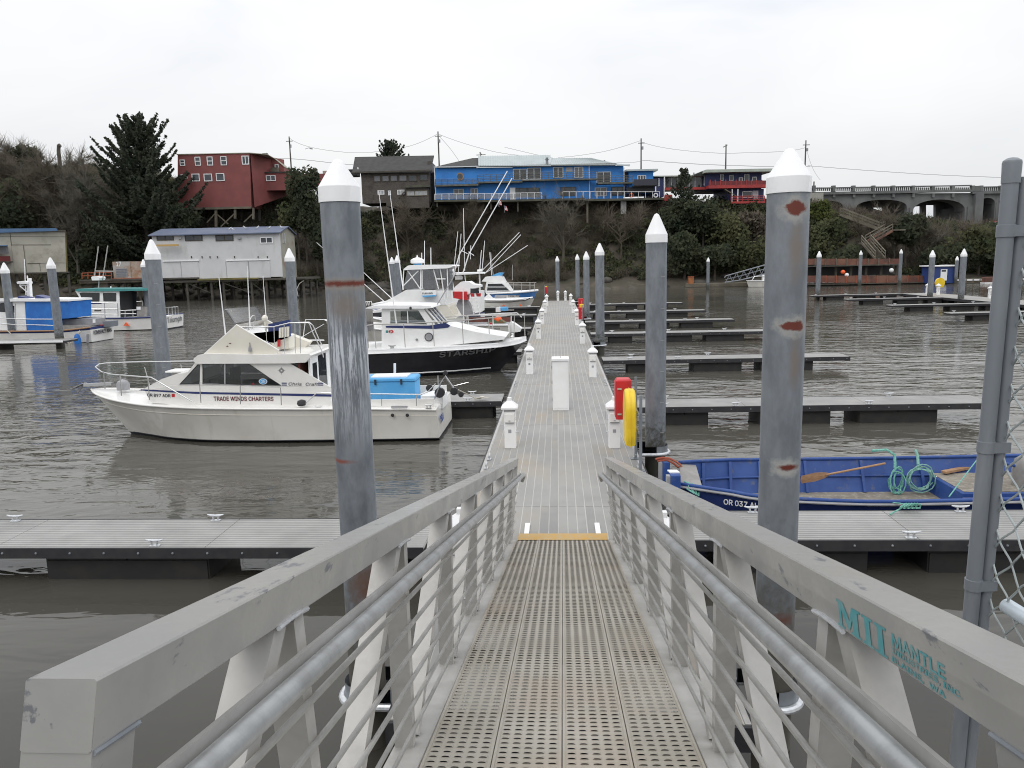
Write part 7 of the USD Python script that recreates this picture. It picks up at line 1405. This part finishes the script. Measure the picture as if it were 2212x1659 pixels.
# --- stairs down the bluff
sa = thing('wooden_stairs', 'long weathered timber stairs zigzagging down the bluff to the wharf', 'stairs', W(1880, 530, 124))
def flight(pa, pb, Ya, Yb, wid=1.4, nst=10, rail=True, mat='timber_pale', fascia=None):
    A, B = W(*pa, Ya), W(*pb, Yb); d = unit((B-A)*[1, 1, 0]); s_ = np.array([-d[1], d[0], 0])
    for sg in (-1, 1):
        o = s_*sg*wid/2; put('stringer', MB().bar(A+o, B+o, .1, .35), fascia or mat, sa)
        if rail:
            put('handrail', MB().bar(A+o+EZ*1.05, B+o+EZ*1.05, .12, .12), mat, sa); put('midrail', MB().bar(A+o+EZ*.6, B+o+EZ*.6, .08, .1), mat, sa)
            for k in range(5): q = A+(B-A)*k/4+o; put('rail_post', MB().bar(q, q+EZ*1.05, .1, .1, (1, 0, 0)), mat, sa)
    for k in range(nst): q = A+(B-A)*(k+.5)/nst; put('tread', MB().bar(q-s_*wid/2, q+s_*wid/2, .3, .06), mat, sa)
flight(C6(420, 500), C6(800, 645), 131, 127, nst=16); flight(C6(880, 660), C6(690, 770), 126.5, 124., nst=10, fascia='wharf_red'); flight(C6(660, 770), C6(800, 930), 123.5, 117, nst=16)
lp = W(*C6(910, 640), 127); put('landing', MB().box(lp[0]-1.6, lp[0]+1.8, lp[1]-1, lp[1]+1, lp[2]-.3, lp[2]-.1), 'timber_pale', sa); lp2 = W(*C6(672, 772), 124); put('landing', MB().box(lp2[0]-1., lp2[0]+.9, lp2[1]-.9, lp2[1]+.9, lp2[2]-.2, lp2[2]), 'timber_pale', sa)
# --- concrete arch bridge
Fg = Facade(1745, 148., 2212, 154., 410)
bg = thing('arch_bridge', 'grey concrete road bridge with round arches and a pierced parapet at the right', 'bridge', Fg.pt(1980, 440))
def fp(x, y): q = Fg.pt(*C6(x, y)); return (np.dot(q-Fg.o, Fg.u), q[2])
sp_, top_ = fp(60, 306), None
def arch(x0, x1, ys, yt, ybot, n=14):
    a0, zs0 = fp(x0, ys); a1, zs1 = fp(x1, ys); zt = fp((x0+x1)/2, yt)[1]; zs = (zs0+zs1)/2; zb = fp((x0+x1)/2, ybot)[1]; c = (a0+a1)/2; r = (a1-a0)/2
    return Polygon([(a0, zb)]+[(c-r*math.cos(k), zs+(zt-zs)*math.sin(k)**.8) for k in np.linspace(0, math.pi, n)]+[(a1, zb)])
wl_ = Polygon([fp(70, 300), fp(2700, 290), fp(2700, 760), fp(70, 760)])
holes = [arch(110, 436, 432, 362, 760), arch(562, 1062, 432, 352, 760), arch(1120, 1632, 470, 350, 760), arch(1776, 1926, 392, 334, 760, 12), arch(1960, 2120, 392, 334, 760, 12), arch(2170, 2420, 392, 334, 760, 12)]
def wall_from(poly, d0, d1, mat, name):
    for pg in (poly.geoms if hasattr(poly, 'geoms') else [poly]):
        if pg.area < .05: continue
        rings = [np.asarray(pg.exterior.coords)[:-1]]+[np.asarray(r.coords)[:-1] for r in pg.interiors]
        if not pg.exterior.is_ccw: rings[0] = rings[0][::-1]
        rings[1:] = [r[::-1] if Polygon(r).exterior.is_ccw else r for r in rings[1:]]
        tri = np.asarray(manifold3d.triangulate(rings)); v2 = np.vstack(rings); n_ = len(v2); mb = MB(); o = 0
        V = np.vstack([Fg.o+v2[:, :1]*Fg.u+Fg.n*d+v2[:, 1:2]*EZ for d in (d0, d1)]); mb.add(V, np.vstack([tri, tri[:, ::-1]+n_]))
        for r in rings: m = len(r); mb.add(np.vstack([V[o:o+m], V[n_+o:n_+o+m]]), [[i, m+i, m+(i+1) % m, (i+1) % m] for i in range(m)]); o += m
        put(name, mb, mat, bg, smooth=False)
w2 = wl_
for h_ in holes: w2 = w2.difference(h_)
wall_from(w2, 0, .8, 'bridge_stone', 'arch_wall')
def fp2(x, y):
    d = ray(*C6(x, y)); q = EYE+d*((np.dot(Fg.o-EYE, Fg.n)+8.2)/np.dot(d, Fg.n)); return (np.dot(q-Fg.o, Fg.u), q[2])
w3 = wl_
for pts in ([(735, 428), (836, 428), (836, 470), (735, 440)], [(1105, 425), (1208, 412), (1208, 600), (1105, 600)], [(1250, 402), (1345, 402), (1345, 600), (1250, 600)], [(1458, 415), (1480, 415), (1500, 470), (1480, 510), (1458, 520)], [(1815, 425), (1910, 412), (1910, 470), (1815, 516)], [(1972, 500), (2090, 440), (2090, 480), (1980, 520)]): w3 = w3.difference(Polygon([fp2(*q) for q in pts]).buffer(0))
wall_from(w3, 8.2, 9., 'bridge_stone', 'arch_wall')
Fg.pput(bg, 'deck', 'bridge_stone', [C6(60, 290), C6(2700, 284), C6(2700, 304), C6(60, 308)], .1, 8.9)
for h_ in holes:       # arch barrels between the two faces
    xy = np.asarray(h_.exterior.coords)[1:-2]; n_ = len(xy); V = [Fg.o+Fg.u*a+Fg.n*d+EZ*z for d in (.8, 3.) for a, z in xy]; V2_ = [Fg.o+Fg.u*a*1.0+Fg.n*d+EZ*(z+.35) for d in (.8, 3.) for a, z in xy]
    put('arch_barrel', MB().add(V, [[i, n_+i, n_+i+1, i+1] for i in range(n_-1)]).add(V2_, [[i, i+1, n_+i+1, n_+i] for i in range(n_-1)]), 'bridge_stone', bg)
Fg.put(bg, 'cornice', 'bridge_stone', *c6(100, 274, 1690, 292), -.5, 0); Fg.put(bg, 'cornice', 'bridge_stone', *c6(1690, 270, 2700, 288), -.5, 0); Fg.put(bg, 'parapet_cap', 'bridge_stone', *c6(100, 221, 1690, 232), -.25, .3); Fg.put(bg, 'parapet_cap', 'bridge_stone', *c6(1690, 216, 2700, 227), -.25, .3); Fg.put(bg, 'parapet_base', 'bridge_stone', *c6(100, 264, 1690, 276), -.22, .28); Fg.put(bg, 'parapet_base', 'bridge_stone', *c6(1690, 259, 2700, 272), -.22, .28)
posts = [145, 340, 535, 730, 923, 1118, 1313, 1508, 1704, 1786, 1982, 2178, 2374, 2570]
for x in posts: Fg.put(bg, 'parapet_post', 'bridge_stone', *c6(x-14, 214, x+14, 274), -.35, .4)
for a, b in zip(posts[:-1], posts[1:]):
    if b-a < 100: Fg.put(bg, 'parapet_pier', 'bridge_stone', *c6(a, 218, b, 274), -.3, .35); continue
    n_ = 9
    for k in range(n_): x = a+18+(b-a-36)*k/(n_-1); Fg.put(bg, 'baluster', 'bridge_stone', *c6(x-3.2, 231, x+3.2, 266), -.1, .2)
for x in [340, 535, 730, 923, 1118, 1313, 1508]: Fg.put(bg, 'bracket', 'bridge_stone', *c6(x-12, 290, x+12, 330), -.35, -.002)
Fg.put(bg, 'pier', 'bridge_stone', *c6(1695, 290, 1772, 780), -.9, 9.4); Fg.put(bg, 'pier', 'bridge_stone', *c6(1640, 420, 1700, 780), -.3, 9.2)
Fg.put(bg, 'column', 'bridge_stone', *c6(1926, 380, 1960, 700), -.1, 9); Fg.put(bg, 'abutment', 'bridge_pale', *c6(82, 288, 214, 760), -.8, 9.2); Fg.put(bg, 'column', 'bridge_stone', *c6(1076, 430, 1108, 760), -.3, 9)
Fg.put(bg, 'street_pole', 'pole_wood', *c6(246, 150, 256, 226), 4, 4.2); Fg.put(bg, 'street_pole', 'pole_wood', *c6(218, 162, 222, 226), 4, 4.1)
Fgr = thing('guard_fence', 'low white fence with red posts under the right hand bridge arches', 'fence', Fg.pt(*C6(1850, 600)))
for k in range(8): Fg.put(Fgr, 'panel', 'cap_white', *c6(1655+92*k, 580, 1740+92*k, 612), -6.1, -6.); Fg.put(Fgr, 'post', 'red_rail', *c6(1680+92*k, 574, 1688+92*k, 618), -6.3, -6.15)
Fg.put(Fgr, 'top_bar', 'red_rail', *c6(1655, 574, 2390, 579), -6.25, -6.1)
# --- power poles and wires
poles = []
for x, yt, yb, Y, arm, lb in ((624.5, 295, 350, 150, 0, 'dark wooden utility pole behind the red building'), (946, 284, 360, 150, 1, 'dark wooden utility pole between the shingled house and the blue building'), (1385, 299, 366, 152, 1, 'dark wooden utility pole behind the blue annex'), (1568.5, 312, 366, 152, 2, 'wooden pole with a short slanted cross arm behind the navy house'), (1741, 303, 384, 156, 1, 'dark wooden utility pole beside the white cap of the right pile')):
    a_, b_ = W(x, yb, Y), W(x, yt, Y); t = thing('utility_pole', lb, 'utility pole', (b_[0], Y, a_[2]-3)); put('pole', MB().tube([(b_[0], Y, a_[2]-4), b_], [.17, .12], 8), 'pole_wood', t, smooth=50)
    if arm == 2: put('cross_arm', MB().bar(W(x-6.5, yt+6, Y-.2), W(x+3, yt+1, Y-.2), .12, .14), 'pole_wood', t)
    else:
        put('cross_arm', MB().bar(b_+[-.6, -.2, -.9], b_+[.7, -.2, -.9], .1, .12), 'pole_wood', t); tr_ = b_+np.array([.25, -.2, -1.8]); put('transformer', MB().lathe([(.16, -.3), (.18, -.25), (.18, .25), (.1, .32)], tr_, 8), 'grey', t)
    poles.append(b_)
sl = W(717, 323, 149); t = thing('street_lamp', 'thin street lamp on a bracket behind the red building', 'street lamp', W(666, 320, 149)); put('bracket', MB().tube([W(659, 322, 149), W(668, 319, 149), W(672, 320.5, 149)], .05, 5), 'grey', t); put('lamp_head', MB().bar(W(669, 320.5, 149), W(675, 321.5, 149), .3, .2), 'grey', t)
def wire(label, pts, Y, r=.028, sag=0):
    P = [W(x, y, Y) if len(q) == 2 else W(q[0], q[1], q[2]) for q in pts for x, y in [q[:2]]]; t = thing('power_line', label, 'power line', P[0]); P = np.array(P); u_ = np.linspace(0, 1, len(P)); V = PchipInterpolator(u_, P)(np.linspace(0, 1, 6*len(P))) if len(P) > 2 else P; put('wire', MB().tube(V, r, 5), 'wire_dark', t)
wire('long sagging wire from the left pole to the pole beside the blue building', [(625, 298), (680, 320), (783, 330), (870, 319), (944, 290)], 150)
wire('sagging wire from the pole beside the blue building down to its roof', [(948, 290), (1010, 312), (1080, 330), (1120, 335)], 150); wire('straight service wire from the pole down to the blue roof edge', [(948, 294), (970, 318), (993, 350)], 149)
wire('wire rising from the metal roof to the pole behind the annex', [(1205, 340), (1290, 330), (1383, 304)], 151); wire('upper wire sagging from the annex pole to the pole near the bridge', [(1387, 307), (1460, 323), (1580, 331), (1680, 328), (1740, 319)], 153); wire('lower wire running from the red house across the roofs to the annex pole', [(1090, 318, 151), (1240, 348, 151), (1330, 352, 151), (1383, 349, 151)], 151)
wire('lower wire from the annex pole past the white pile cap', [(1387, 346), (1540, 356), (1700, 360), (1750, 359)], 153, .04); wire('wire running from the pole near the bridge to the right edge of the view', [(1745, 358), (1900, 370), (2050, 379), (2260, 386)], 155, .035); wire('thin wire dropping from the pole near the bridge to the bridge end', [(1744, 328), (1755, 362), (1772, 389)], 155, .022)
wire('pair of lower wires from the left pole behind the shingled roof', [(560, 343), (625, 343), (720, 352), (800, 360)], 151, .04); wire('thin wire between the spruce and the bare trees', [(175, 332), (230, 358), (262, 358)], 140, .03)
# ------------------------------------------------------------------ vegetation on the bluff
leaf('twig_brown', (.138, .118, .094), (.088, .076, .058), .25); leaf('twig_grey', (.160, .148, .122), (.108, .098, .078), .3); leaf('leaf_green', (.058, .070, .038), (.100, .100, .054), .3); leaf('leaf_dark', (.042, .052, .035), (.070, .077, .047), .35); leaf('leaf_olive', (.11, .12, .042), (.065, .082, .032), .5); leaf('needle', (.044, .054, .040), (.074, .082, .058), .5)
pm('bark', (.085, .072, .058), .9, 0, (.055, .046, .038), 2.); pm('rock', (.085, .075, .062), .9, 0, (.05, .046, .04), .8, bump=.3)
vr = np.random.default_rng(11)
def quads(c, size, up=.4, asp=1.6):
    """leaf quads at centres c with random orientation"""
    n = len(c); d = vr.normal(size=(n, 3)); d[:, 2] = d[:, 2]*.8+up; d /= np.linalg.norm(d, axis=1, keepdims=True)
    a = np.cross(d, vr.normal(size=(n, 3))); a /= np.linalg.norm(a, axis=1, keepdims=True); b = np.cross(d, a); s = (size*vr.uniform(.6, 1.35, n))[:, None]
    a, b = a*s*asp/2, b*s/2
    V = np.stack([c-a, c-a*.1+b, c+a, c+a*.1-b], 1).reshape(-1, 3); return V, np.arange(4*n).reshape(-1, 4)
def blades(p, q, w):
    """thin blades from p to q"""
    n = len(p); d = q-p; s = np.cross(d, vr.normal(size=(n, 3))); s /= np.maximum(np.linalg.norm(s, axis=1, keepdims=True), 1e-9); s = s*np.broadcast_to(w, (n,))[:, None]/2
    V = np.stack([p-s, p+s, q+s*.25, q-s*.25], 1).reshape(-1, 3); return V, np.arange(4*n).reshape(-1, 4)
def ground_at(x, y): x, y = np.atleast_1d(np.asarray(x, float)), np.atleast_1d(np.asarray(y, float)); return ground_z(x, y)
# --- brush that nobody could count, as three masses
N = 5200
bx_ = vr.uniform(-120, 125, N); sd_b = vr.uniform(3.2, 23, N); by = shore(bx_)+sd_b; bzv = ground_at(bx_, by)
nzp = meshkit.fbm(np.stack([bx_*.07, sd_b*.12, np.zeros(N)], -1), seed=3)
green_p = np.clip((nzp-.47)*6+.35+.35*(bx_ > 34)-.25*(sd_b > 13)*(bx_ < 34), .08, .95); isg = vr.random(N) < green_p
mbb, mbg, mbd = MB(), MB(), MB()
bi = np.where(~isg)[0]; reps = 34
P = np.repeat(np.stack([bx_, by, bzv], 1)[bi], reps, 0)+vr.normal(0, .35, (len(bi)*reps, 3))*[1, 1, .3]
D = vr.normal(size=P.shape); D[:, 2] = np.abs(D[:, 2])*1.1+.5; D[:, 1] -= .35; D /= np.linalg.norm(D, axis=1, keepdims=True)
mbb.add(*blades(P, P+D*(vr.uniform(.7, 2.1, len(P)))[:, None], vr.uniform(.05, .10, len(P))))
mid = P+D*vr.uniform(.5, 1.2, len(P))[:, None]; D2 = D+vr.normal(0, .6, D.shape); mbb.add(*blades(mid, mid+D2*.7, .045))
put('bramble_brush', mbb, 'twig_brown', smooth=False, kind='stuff', label='brown leafless brush covering the bluff below the buildings', cat='brush')
gi = np.where(isg)[0]
for mb_, sel, sz in ((mbg, gi[vr.random(len(gi)) < .6], .34), (mbd, gi[vr.random(len(gi)) < .55], .36)):
    reps = 62; c = np.repeat(np.stack([bx_, by, bzv], 1)[sel], reps, 0); r = vr.normal(size=c.shape); r /= np.linalg.norm(r, axis=1, keepdims=True); r[:, 2] = np.abs(r[:, 2]); rad = np.repeat(vr.uniform(.8, 1.7, len(sel)), reps)
    mb_.add(*quads(c+r*(rad*vr.uniform(.55, 1.05, len(c)))[:, None]*[1, 1, .9]-[0, .2, 0], sz))
put('ivy_scrub', mbg, 'leaf_green', smooth=False, kind='stuff', label='low green scrub and ivy spreading over the bluff', cat='scrub'); put('dark_scrub', mbd, 'leaf_dark', smooth=False, kind='stuff', label='dark evergreen scrub in patches on the bluff', cat='scrub')
# --- rocks along the left shore
rk = MB(); ico = trimesh.creation.icosphere(1)
for k in range(230):
    x = vr.uniform(-95, 60) if k > 130 else vr.uniform(-75, -28); y = shore(x)+vr.uniform(-1.5, 3.5); s = vr.uniform(.3, .95)*np.array([1.3, 1., .7]); v = ico.vertices*(1+.35*(meshkit.noise(ico.vertices*1.7+k)[:, None]-.5)); rk.add(v*s+[x, y, float(ground_at(x, y)[0])+.1], ico.faces)
put('shore_rocks', rk, 'rock', smooth=35, kind='stuff', label='dark rocks and rubble along the waterline', cat='rocks')
dr_ = MB()
for k in range(60):
    x = vr.uniform(-78, -30); y = shore(x)+vr.uniform(.5, 7); z = float(ground_at(x, y)[0])+.2; a = vr.uniform(0, 6.28); L = vr.uniform(.8, 2.2); dr_.bar((x-L*math.cos(a), y-L*math.sin(a), z), (x+L*math.cos(a), y+L*math.sin(a), z+vr.uniform(-.2, .3)), .16, .16)
put('driftwood', dr_, 'bark', smooth=False, kind='stuff', label='broken timbers and driftwood on the left bank', cat='driftwood')
# --- conifers
def conifer(name, label, x, y, z0, z1, rad, seed, nb=150, up=.35, tips=(), mat='needle', zlow=.12, droop=.25, spr=34):
    r = np.random.default_rng(seed); t = thing(name, label, 'tree', (x, y, z0)); H = z1-z0
    put('trunk', MB().tube([(x, y, z0-1), (x+.1, y, z0+H*.5), (x, y, z1-H*.03)], [H*.02, H*.013, .03], 8), 'bark', t, smooth=50)
    A, B, C = [], [], []
    for k in range(nb):
        q = zlow+(1-zlow)*(k+r.random())/nb; L = rad(q)*r.uniform(.5, 1.1); az = k*2.399+r.normal(0, .8); dirv = np.array([math.cos(az), math.sin(az), 0.])
        m = 7; s = np.linspace(0, 1, m); el = up*(.3+.9*q)*s**1.6*L-droop*L*s*(1-s)*1.6+.12*L*s*(q > .8)
        pts = np.array([x, y, z0+H*q])+dirv*(s*L)[:, None]+np.array([0, 0, 1.])*el[:, None]; A.append(pts[:-1]); B.append(pts[1:])
        n = int(spr*max(.35, L/4)); u = r.uniform(.12, 1, n)**.8; c = np.stack([np.interp(u, s, pts[:, j]) for j in range(3)], 1); side = np.cross(dirv, [0, 0, 1.]); w = L*.20*(1.08-u)+.16
        c2 = c+side*(r.uniform(-1, 1, n)*w)[:, None]+dirv*(r.uniform(-.1, .35, n)*w)[:, None]-np.array([0, 0, 1.])*(r.uniform(0, .5, n)*w*.8)[:, None]; C.append(np.concatenate([c, c2], 1))
    b = MB(); b.add(*blades(np.vstack(A), np.vstack(B), .12)); put('branches', b, 'bark', t, smooth=False, kind='stuff')
    C = np.vstack(C); f = MB(); n = len(C); f.add(*blades(C[:, :3], C[:, 3:]+vr.normal(0, .08, (n, 3)), .22)); f.add(*quads(C[:, 3:], .30, .2, 1.9)); f.add(*quads(C[:, :3]*.5+C[:, 3:]*.5, .26, .2, 2.2)); put('crown', f, mat, t, smooth=False); return t
def gx2(vx, Y): return W(vx, 450, Y)[0]
Ysp = 123.5; xs_ = gx2(312, Ysp); zt_ = W(322, 256, Ysp)[2]; z0s = float(ground_at(xs_, Ysp)[0])
sp_rad = lambda q: np.interp(q, [0, .25, .45, .6, .75, .88, .95, 1.], [8.6, 10.4, 9.4, 7.8, 6.3, 4.6, 3.0, .6])
conifer('spruce_tree', 'big dark spruce with ragged upswept branches left of the red building', xs_, Ysp, z0s, zt_, sp_rad, 5, nb=230, up=.5, spr=62, droop=.4)
x_ = gx2(848, 146); conifer('spruce_tree', 'small dark spruce showing above the shingled house roof', x_, 146, 13, W(847, 307, 146)[2], lambda q: 6.2*(1-q)**.5+.1, 8, nb=150, up=.5, spr=30, zlow=.5)
x_ = gx2(1476, 133.5); conifer('spruce_tree', 'slim ragged spruce in front of the navy annex', x_, 133.5, 5, W(1477, 366, 133.5)[2], lambda q: 5.0*(1-q)**.6+.2, 9, nb=130, up=.5, spr=30)
# --- round evergreens and bushes
def bush(name, label, vx, vy, Y, rw, rh, mat, seed, n=1500, size=.4, cat='shrub', trunk=True, lobes=9):
    r = np.random.default_rng(seed); c = W(vx, vy, Y); g = float(ground_at(c[0], Y)[0]); t = thing(name, label, cat, (c[0], Y, min(g, c[2]-rh)))
    if trunk: put('trunk', MB().tube([(c[0], Y+.3, min(g, c[2]-rh)-.5), c], [.22, .1], 7), 'bark', t, smooth=50)
    L = r.normal(size=(lobes, 3)); L /= np.linalg.norm(L, axis=1, keepdims=True); L = L*r.uniform(.35, .75, (lobes, 1)); k = r.integers(0, lobes, n); d = r.normal(size=(n, 3)); d /= np.linalg.norm(d, axis=1, keepdims=True)
    p = L[k]+d*r.uniform(.22, .48, n)[:, None]*(1+.3*np.sin(k*1.7))[:, None]; put('crown', MB().add(*quads(c+p*[rw, rw*.8, rh], size)), mat, t, smooth=False); return t
bush('ivy_tree', 'dark ivy covered tree standing against the right end of the red building', 652, 402, 127.5, 3.4, 4.2, 'leaf_dark', 21, 2600, .36, 'tree'); bush('ivy_bush', 'dense dark green bush below the red building, right of the ivy covered tree', 678, 462, 126.5, 4., 4., 'leaf_dark', 22, 2000, .38); bush('ivy_bush', 'olive green bush below the ivy covered tree', 640, 470, 127, 3.4, 3., 'leaf_green', 23, 1400, .36)
bush('holly_bush', 'yellow green bush at the abutment of the arch bridge', 1768, 462, 138, 2.6, 2.8, 'leaf_olive', 24, 1500, .32)
for k, (vx, vy, Y, rw, rh, m, lb) in enumerate(((1462, 470, 132, 3.6, 4.2, 'leaf_dark', 'dark evergreen tree below the navy annex'), (1520, 470, 131, 4.2, 4., 'leaf_dark', 'broad dark evergreen tree right of the slim spruce'), (1575, 500, 129, 4.2, 4.2, 'leaf_green', 'green leafy tree below the navy house balcony'), (1480, 545, 126, 4.4, 4., 'leaf_dark', 'dark evergreen tree low on the bank above the orange box'), (1545, 560, 125, 4., 3.2, 'leaf_dark', 'dark evergreen shrub above the left end of the far gangway'), (1620, 545, 126, 4., 3.6, 'leaf_green', 'green tree beside the big rust stained pile'), (1625, 480, 130, 3., 3., 'twig_brown', 'brownish shrub under the navy house'),
        (1790, 520, 128, 4.6, 3.8, 'leaf_green', 'green shrub on the bank right of the big rust stained pile'), (1820, 560, 124, 3.8, 3.0, 'leaf_dark', 'dark shrub above the upper wharf walkway'), (2120, 530, 128, 4.8, 3.4, 'leaf_green', 'green shrub below the guard fence of the bridge'), (2050, 560, 127, 4.2, 3., 'leaf_dark', 'dark shrub above the blue kiosk'), (2180, 560, 126, 4.4, 3., 'leaf_dark', 'dark shrub behind the chain link fence post'), (1960, 500, 130, 3.8, 2.8, 'leaf_dark', 'dark rounded shrub beside the landing of the stairs'))):
    bush('evergreen_tree' if 'tree' in lb else 'shrub', lb, vx, vy, Y, rw, rh, m, 40+k, 1700, .42, 'tree' if 'tree' in lb else 'shrub')
bush('evergreen_tree', 'dark rounded evergreen rising above the bare trees at the far left', 58, 345, 131, 3.4, 3., 'leaf_dark', 61, 1500, .4, 'tree'); bush('evergreen_tree', 'dark evergreen mass behind the cream shed', 30, 455, 122, 5., 5., 'leaf_dark', 62, 1800, .5, 'tree')
for k, (vx, vy, rw, rh, lb) in enumerate(((250, 520, 5., 5., 'dark evergreen shrub between the cream shed and the spruce'), (190, 545, 4., 3.6, 'dark shrub right of the cream shed'), (390, 470, 3.6, 2.6, 'dark shrub under the red building posts'), (715, 520, 4., 5., 'dark shrub behind the big rust banded pile'), (760, 580, 3.6, 2.2, 'dark shrub at the waterline right of the rust banded pile'), (905, 590, 4.5, 2., 'dark low shrub at the waterline behind the sport fishing boat'))):
    bush('shrub', lb, vx, vy, 123 if vy < 560 else 124.5, rw, rh, 'leaf_dark', 70+k, 1500, .42)
# --- bare trees
def bare(name, label, vx, Y, vyt, vyb, spread, seed, mat='twig_grey', twigs=5200, limbs=10, cat='tree'):
    r = np.random.default_rng(seed); b = W(vx, vyb, Y); top = W(vx, vyt, Y); g = float(ground_at(b[0], Y)[0]); b[2] = min(b[2], g+.5); H = top[2]-b[2]; t = thing(name, label, cat, b)
    tr = MB(); tr.tube([b-[0, 0, .6], b+[.2, 0, H*.25], b+[.1, 0, H*.5]], [H*.02+.05, H*.014+.03, .06], 7); E, F = [], []
    for k in range(limbs):
        q = r.uniform(.15, .5); az = r.uniform(0, 6.28); d = np.array([math.cos(az)*spread, math.sin(az)*spread*.7, H*r.uniform(.38, .66)]); p0 = b+[.1, 0, H*q]; p1 = p0+d*.5+r.normal(0, .3, 3); p2 = np.minimum(p0+d+r.normal(0, .4, 3), [1e9, 1e9, top[2]]); tr.tube([p0, p1, p2], [.11, .07, .025], 5)
        for j in range(9):
            u = r.uniform(.3, 1); s0 = (p0*(1-u)**2+2*u*(1-u)*p1+u*u*p2); dd = r.normal(size=3)*[1, .8, .6]; dd[2] += .55; e0 = s0+dd*spread*.26*r.uniform(.5, 1.3); E.append(s0); F.append(e0)
    put('trunk', tr, mat, t, smooth=50); E, F = np.array(E), np.array(F); tw_ = MB(); tw_.add(*blades(E, F, .07))
    i = r.integers(0, len(E), twigs); u = r.uniform(.1, 1.05, twigs)[:, None]; p = E[i]*(1-u)+F[i]*u; d = (F[i]-E[i]); d = d/np.linalg.norm(d, axis=1, keepdims=True)+r.normal(0, .75, (twigs, 3)); d[:, 2] += .35; tw_.add(*blades(p, p+d*r.uniform(.4, 1.2, twigs)[:, None], .065)); put('crown', tw_, mat, t, smooth=False); return t
for k, (vx, Y, vt, vb, sp2, lb) in enumerate(((10, 126, 322, 560, 5.2, 'bare grey tree at the left edge above the cream shed'), (58, 128, 322, 540, 4.6, 'bare tree above the cream shed roof, second from the left edge'), (105, 126, 322, 560, 5., 'tall bare twiggy tree above the right half of the cream shed'), (150, 127, 330, 560, 5., 'wide bare twiggy tree above the right end of the cream shed'), (192, 125, 352, 580, 4.4, 'bare grey tree between the cream shed and the big spruce'), (222, 124, 385, 590, 3.8, 'bare leaning tree close to the left side of the spruce'), (85, 123, 380, 580, 4., 'low bare tree right behind the cream shed roof'), (170, 122, 420, 600, 3.6, 'low bare shrub tree beside the cream shed wall'), (35, 132, 312, 480, 4.4, 'bare tree on the crest at the far left'))):
    bare('bare_tree', lb, vx, Y, vt, vb, sp2, 100+k, 'twig_grey' if k % 3 else 'twig_brown')
bare('bare_shrub', 'grey spreading leafless shrub in front of the long blue building', 1215, 130.5, 408, 500, 4.2, 120, 'twig_grey', 1600, 9, 'shrub'); bare('bare_shrub', 'brown leafless shrub below the shingled house', 880, 131, 448, 540, 4., 121, 'twig_brown', 1600, 8, 'shrub'); bare('bare_shrub', 'brown leafless shrub below the left end of the blue building', 1000, 131, 450, 540, 4., 122, 'twig_brown', 1600, 8, 'shrub'); bare('bare_shrub', 'brown leafless shrub below the right half of the blue building', 1340, 131, 452, 540, 4., 123, 'twig_brown', 1600, 8, 'shrub')
for k, (vx, vt, vb, lb) in enumerate(((1985, 486, 560, 'brown leafless tree under the middle bridge arch'), (2040, 492, 560, 'brown leafless tree above the blue kiosk'), (2090, 492, 560, 'brown leafless tree left of the guard fence'), (1930, 478, 540, 'brown leafless shrub above the stair landing'), (1870, 462, 520, 'leafless shrub beside the upper flight of stairs'))): bare('bare_tree' if 'tree' in lb else 'bare_shrub', lb, vx, 131, vt, vb, 3.6, 130+k, 'twig_grey' if k % 2 else 'twig_brown', 1500, 8, 'tree' if 'tree' in lb else 'shrub')
q = W(128, 340, 128); t = thing('tree_snag', 'dark broken trunk stub standing above the bare trees', 'tree', q-[0, 0, 3]); put('trunk', MB().tube([q-[0, 0, 4], q+[0, 0, 1.], W(127, 314, 128)], [.35, .3, .28], 8), 'bark', t); put('broken_top', MB().tube([W(126, 316, 128), W(130, 313.5, 128)], .33, 8), 'bark', t)
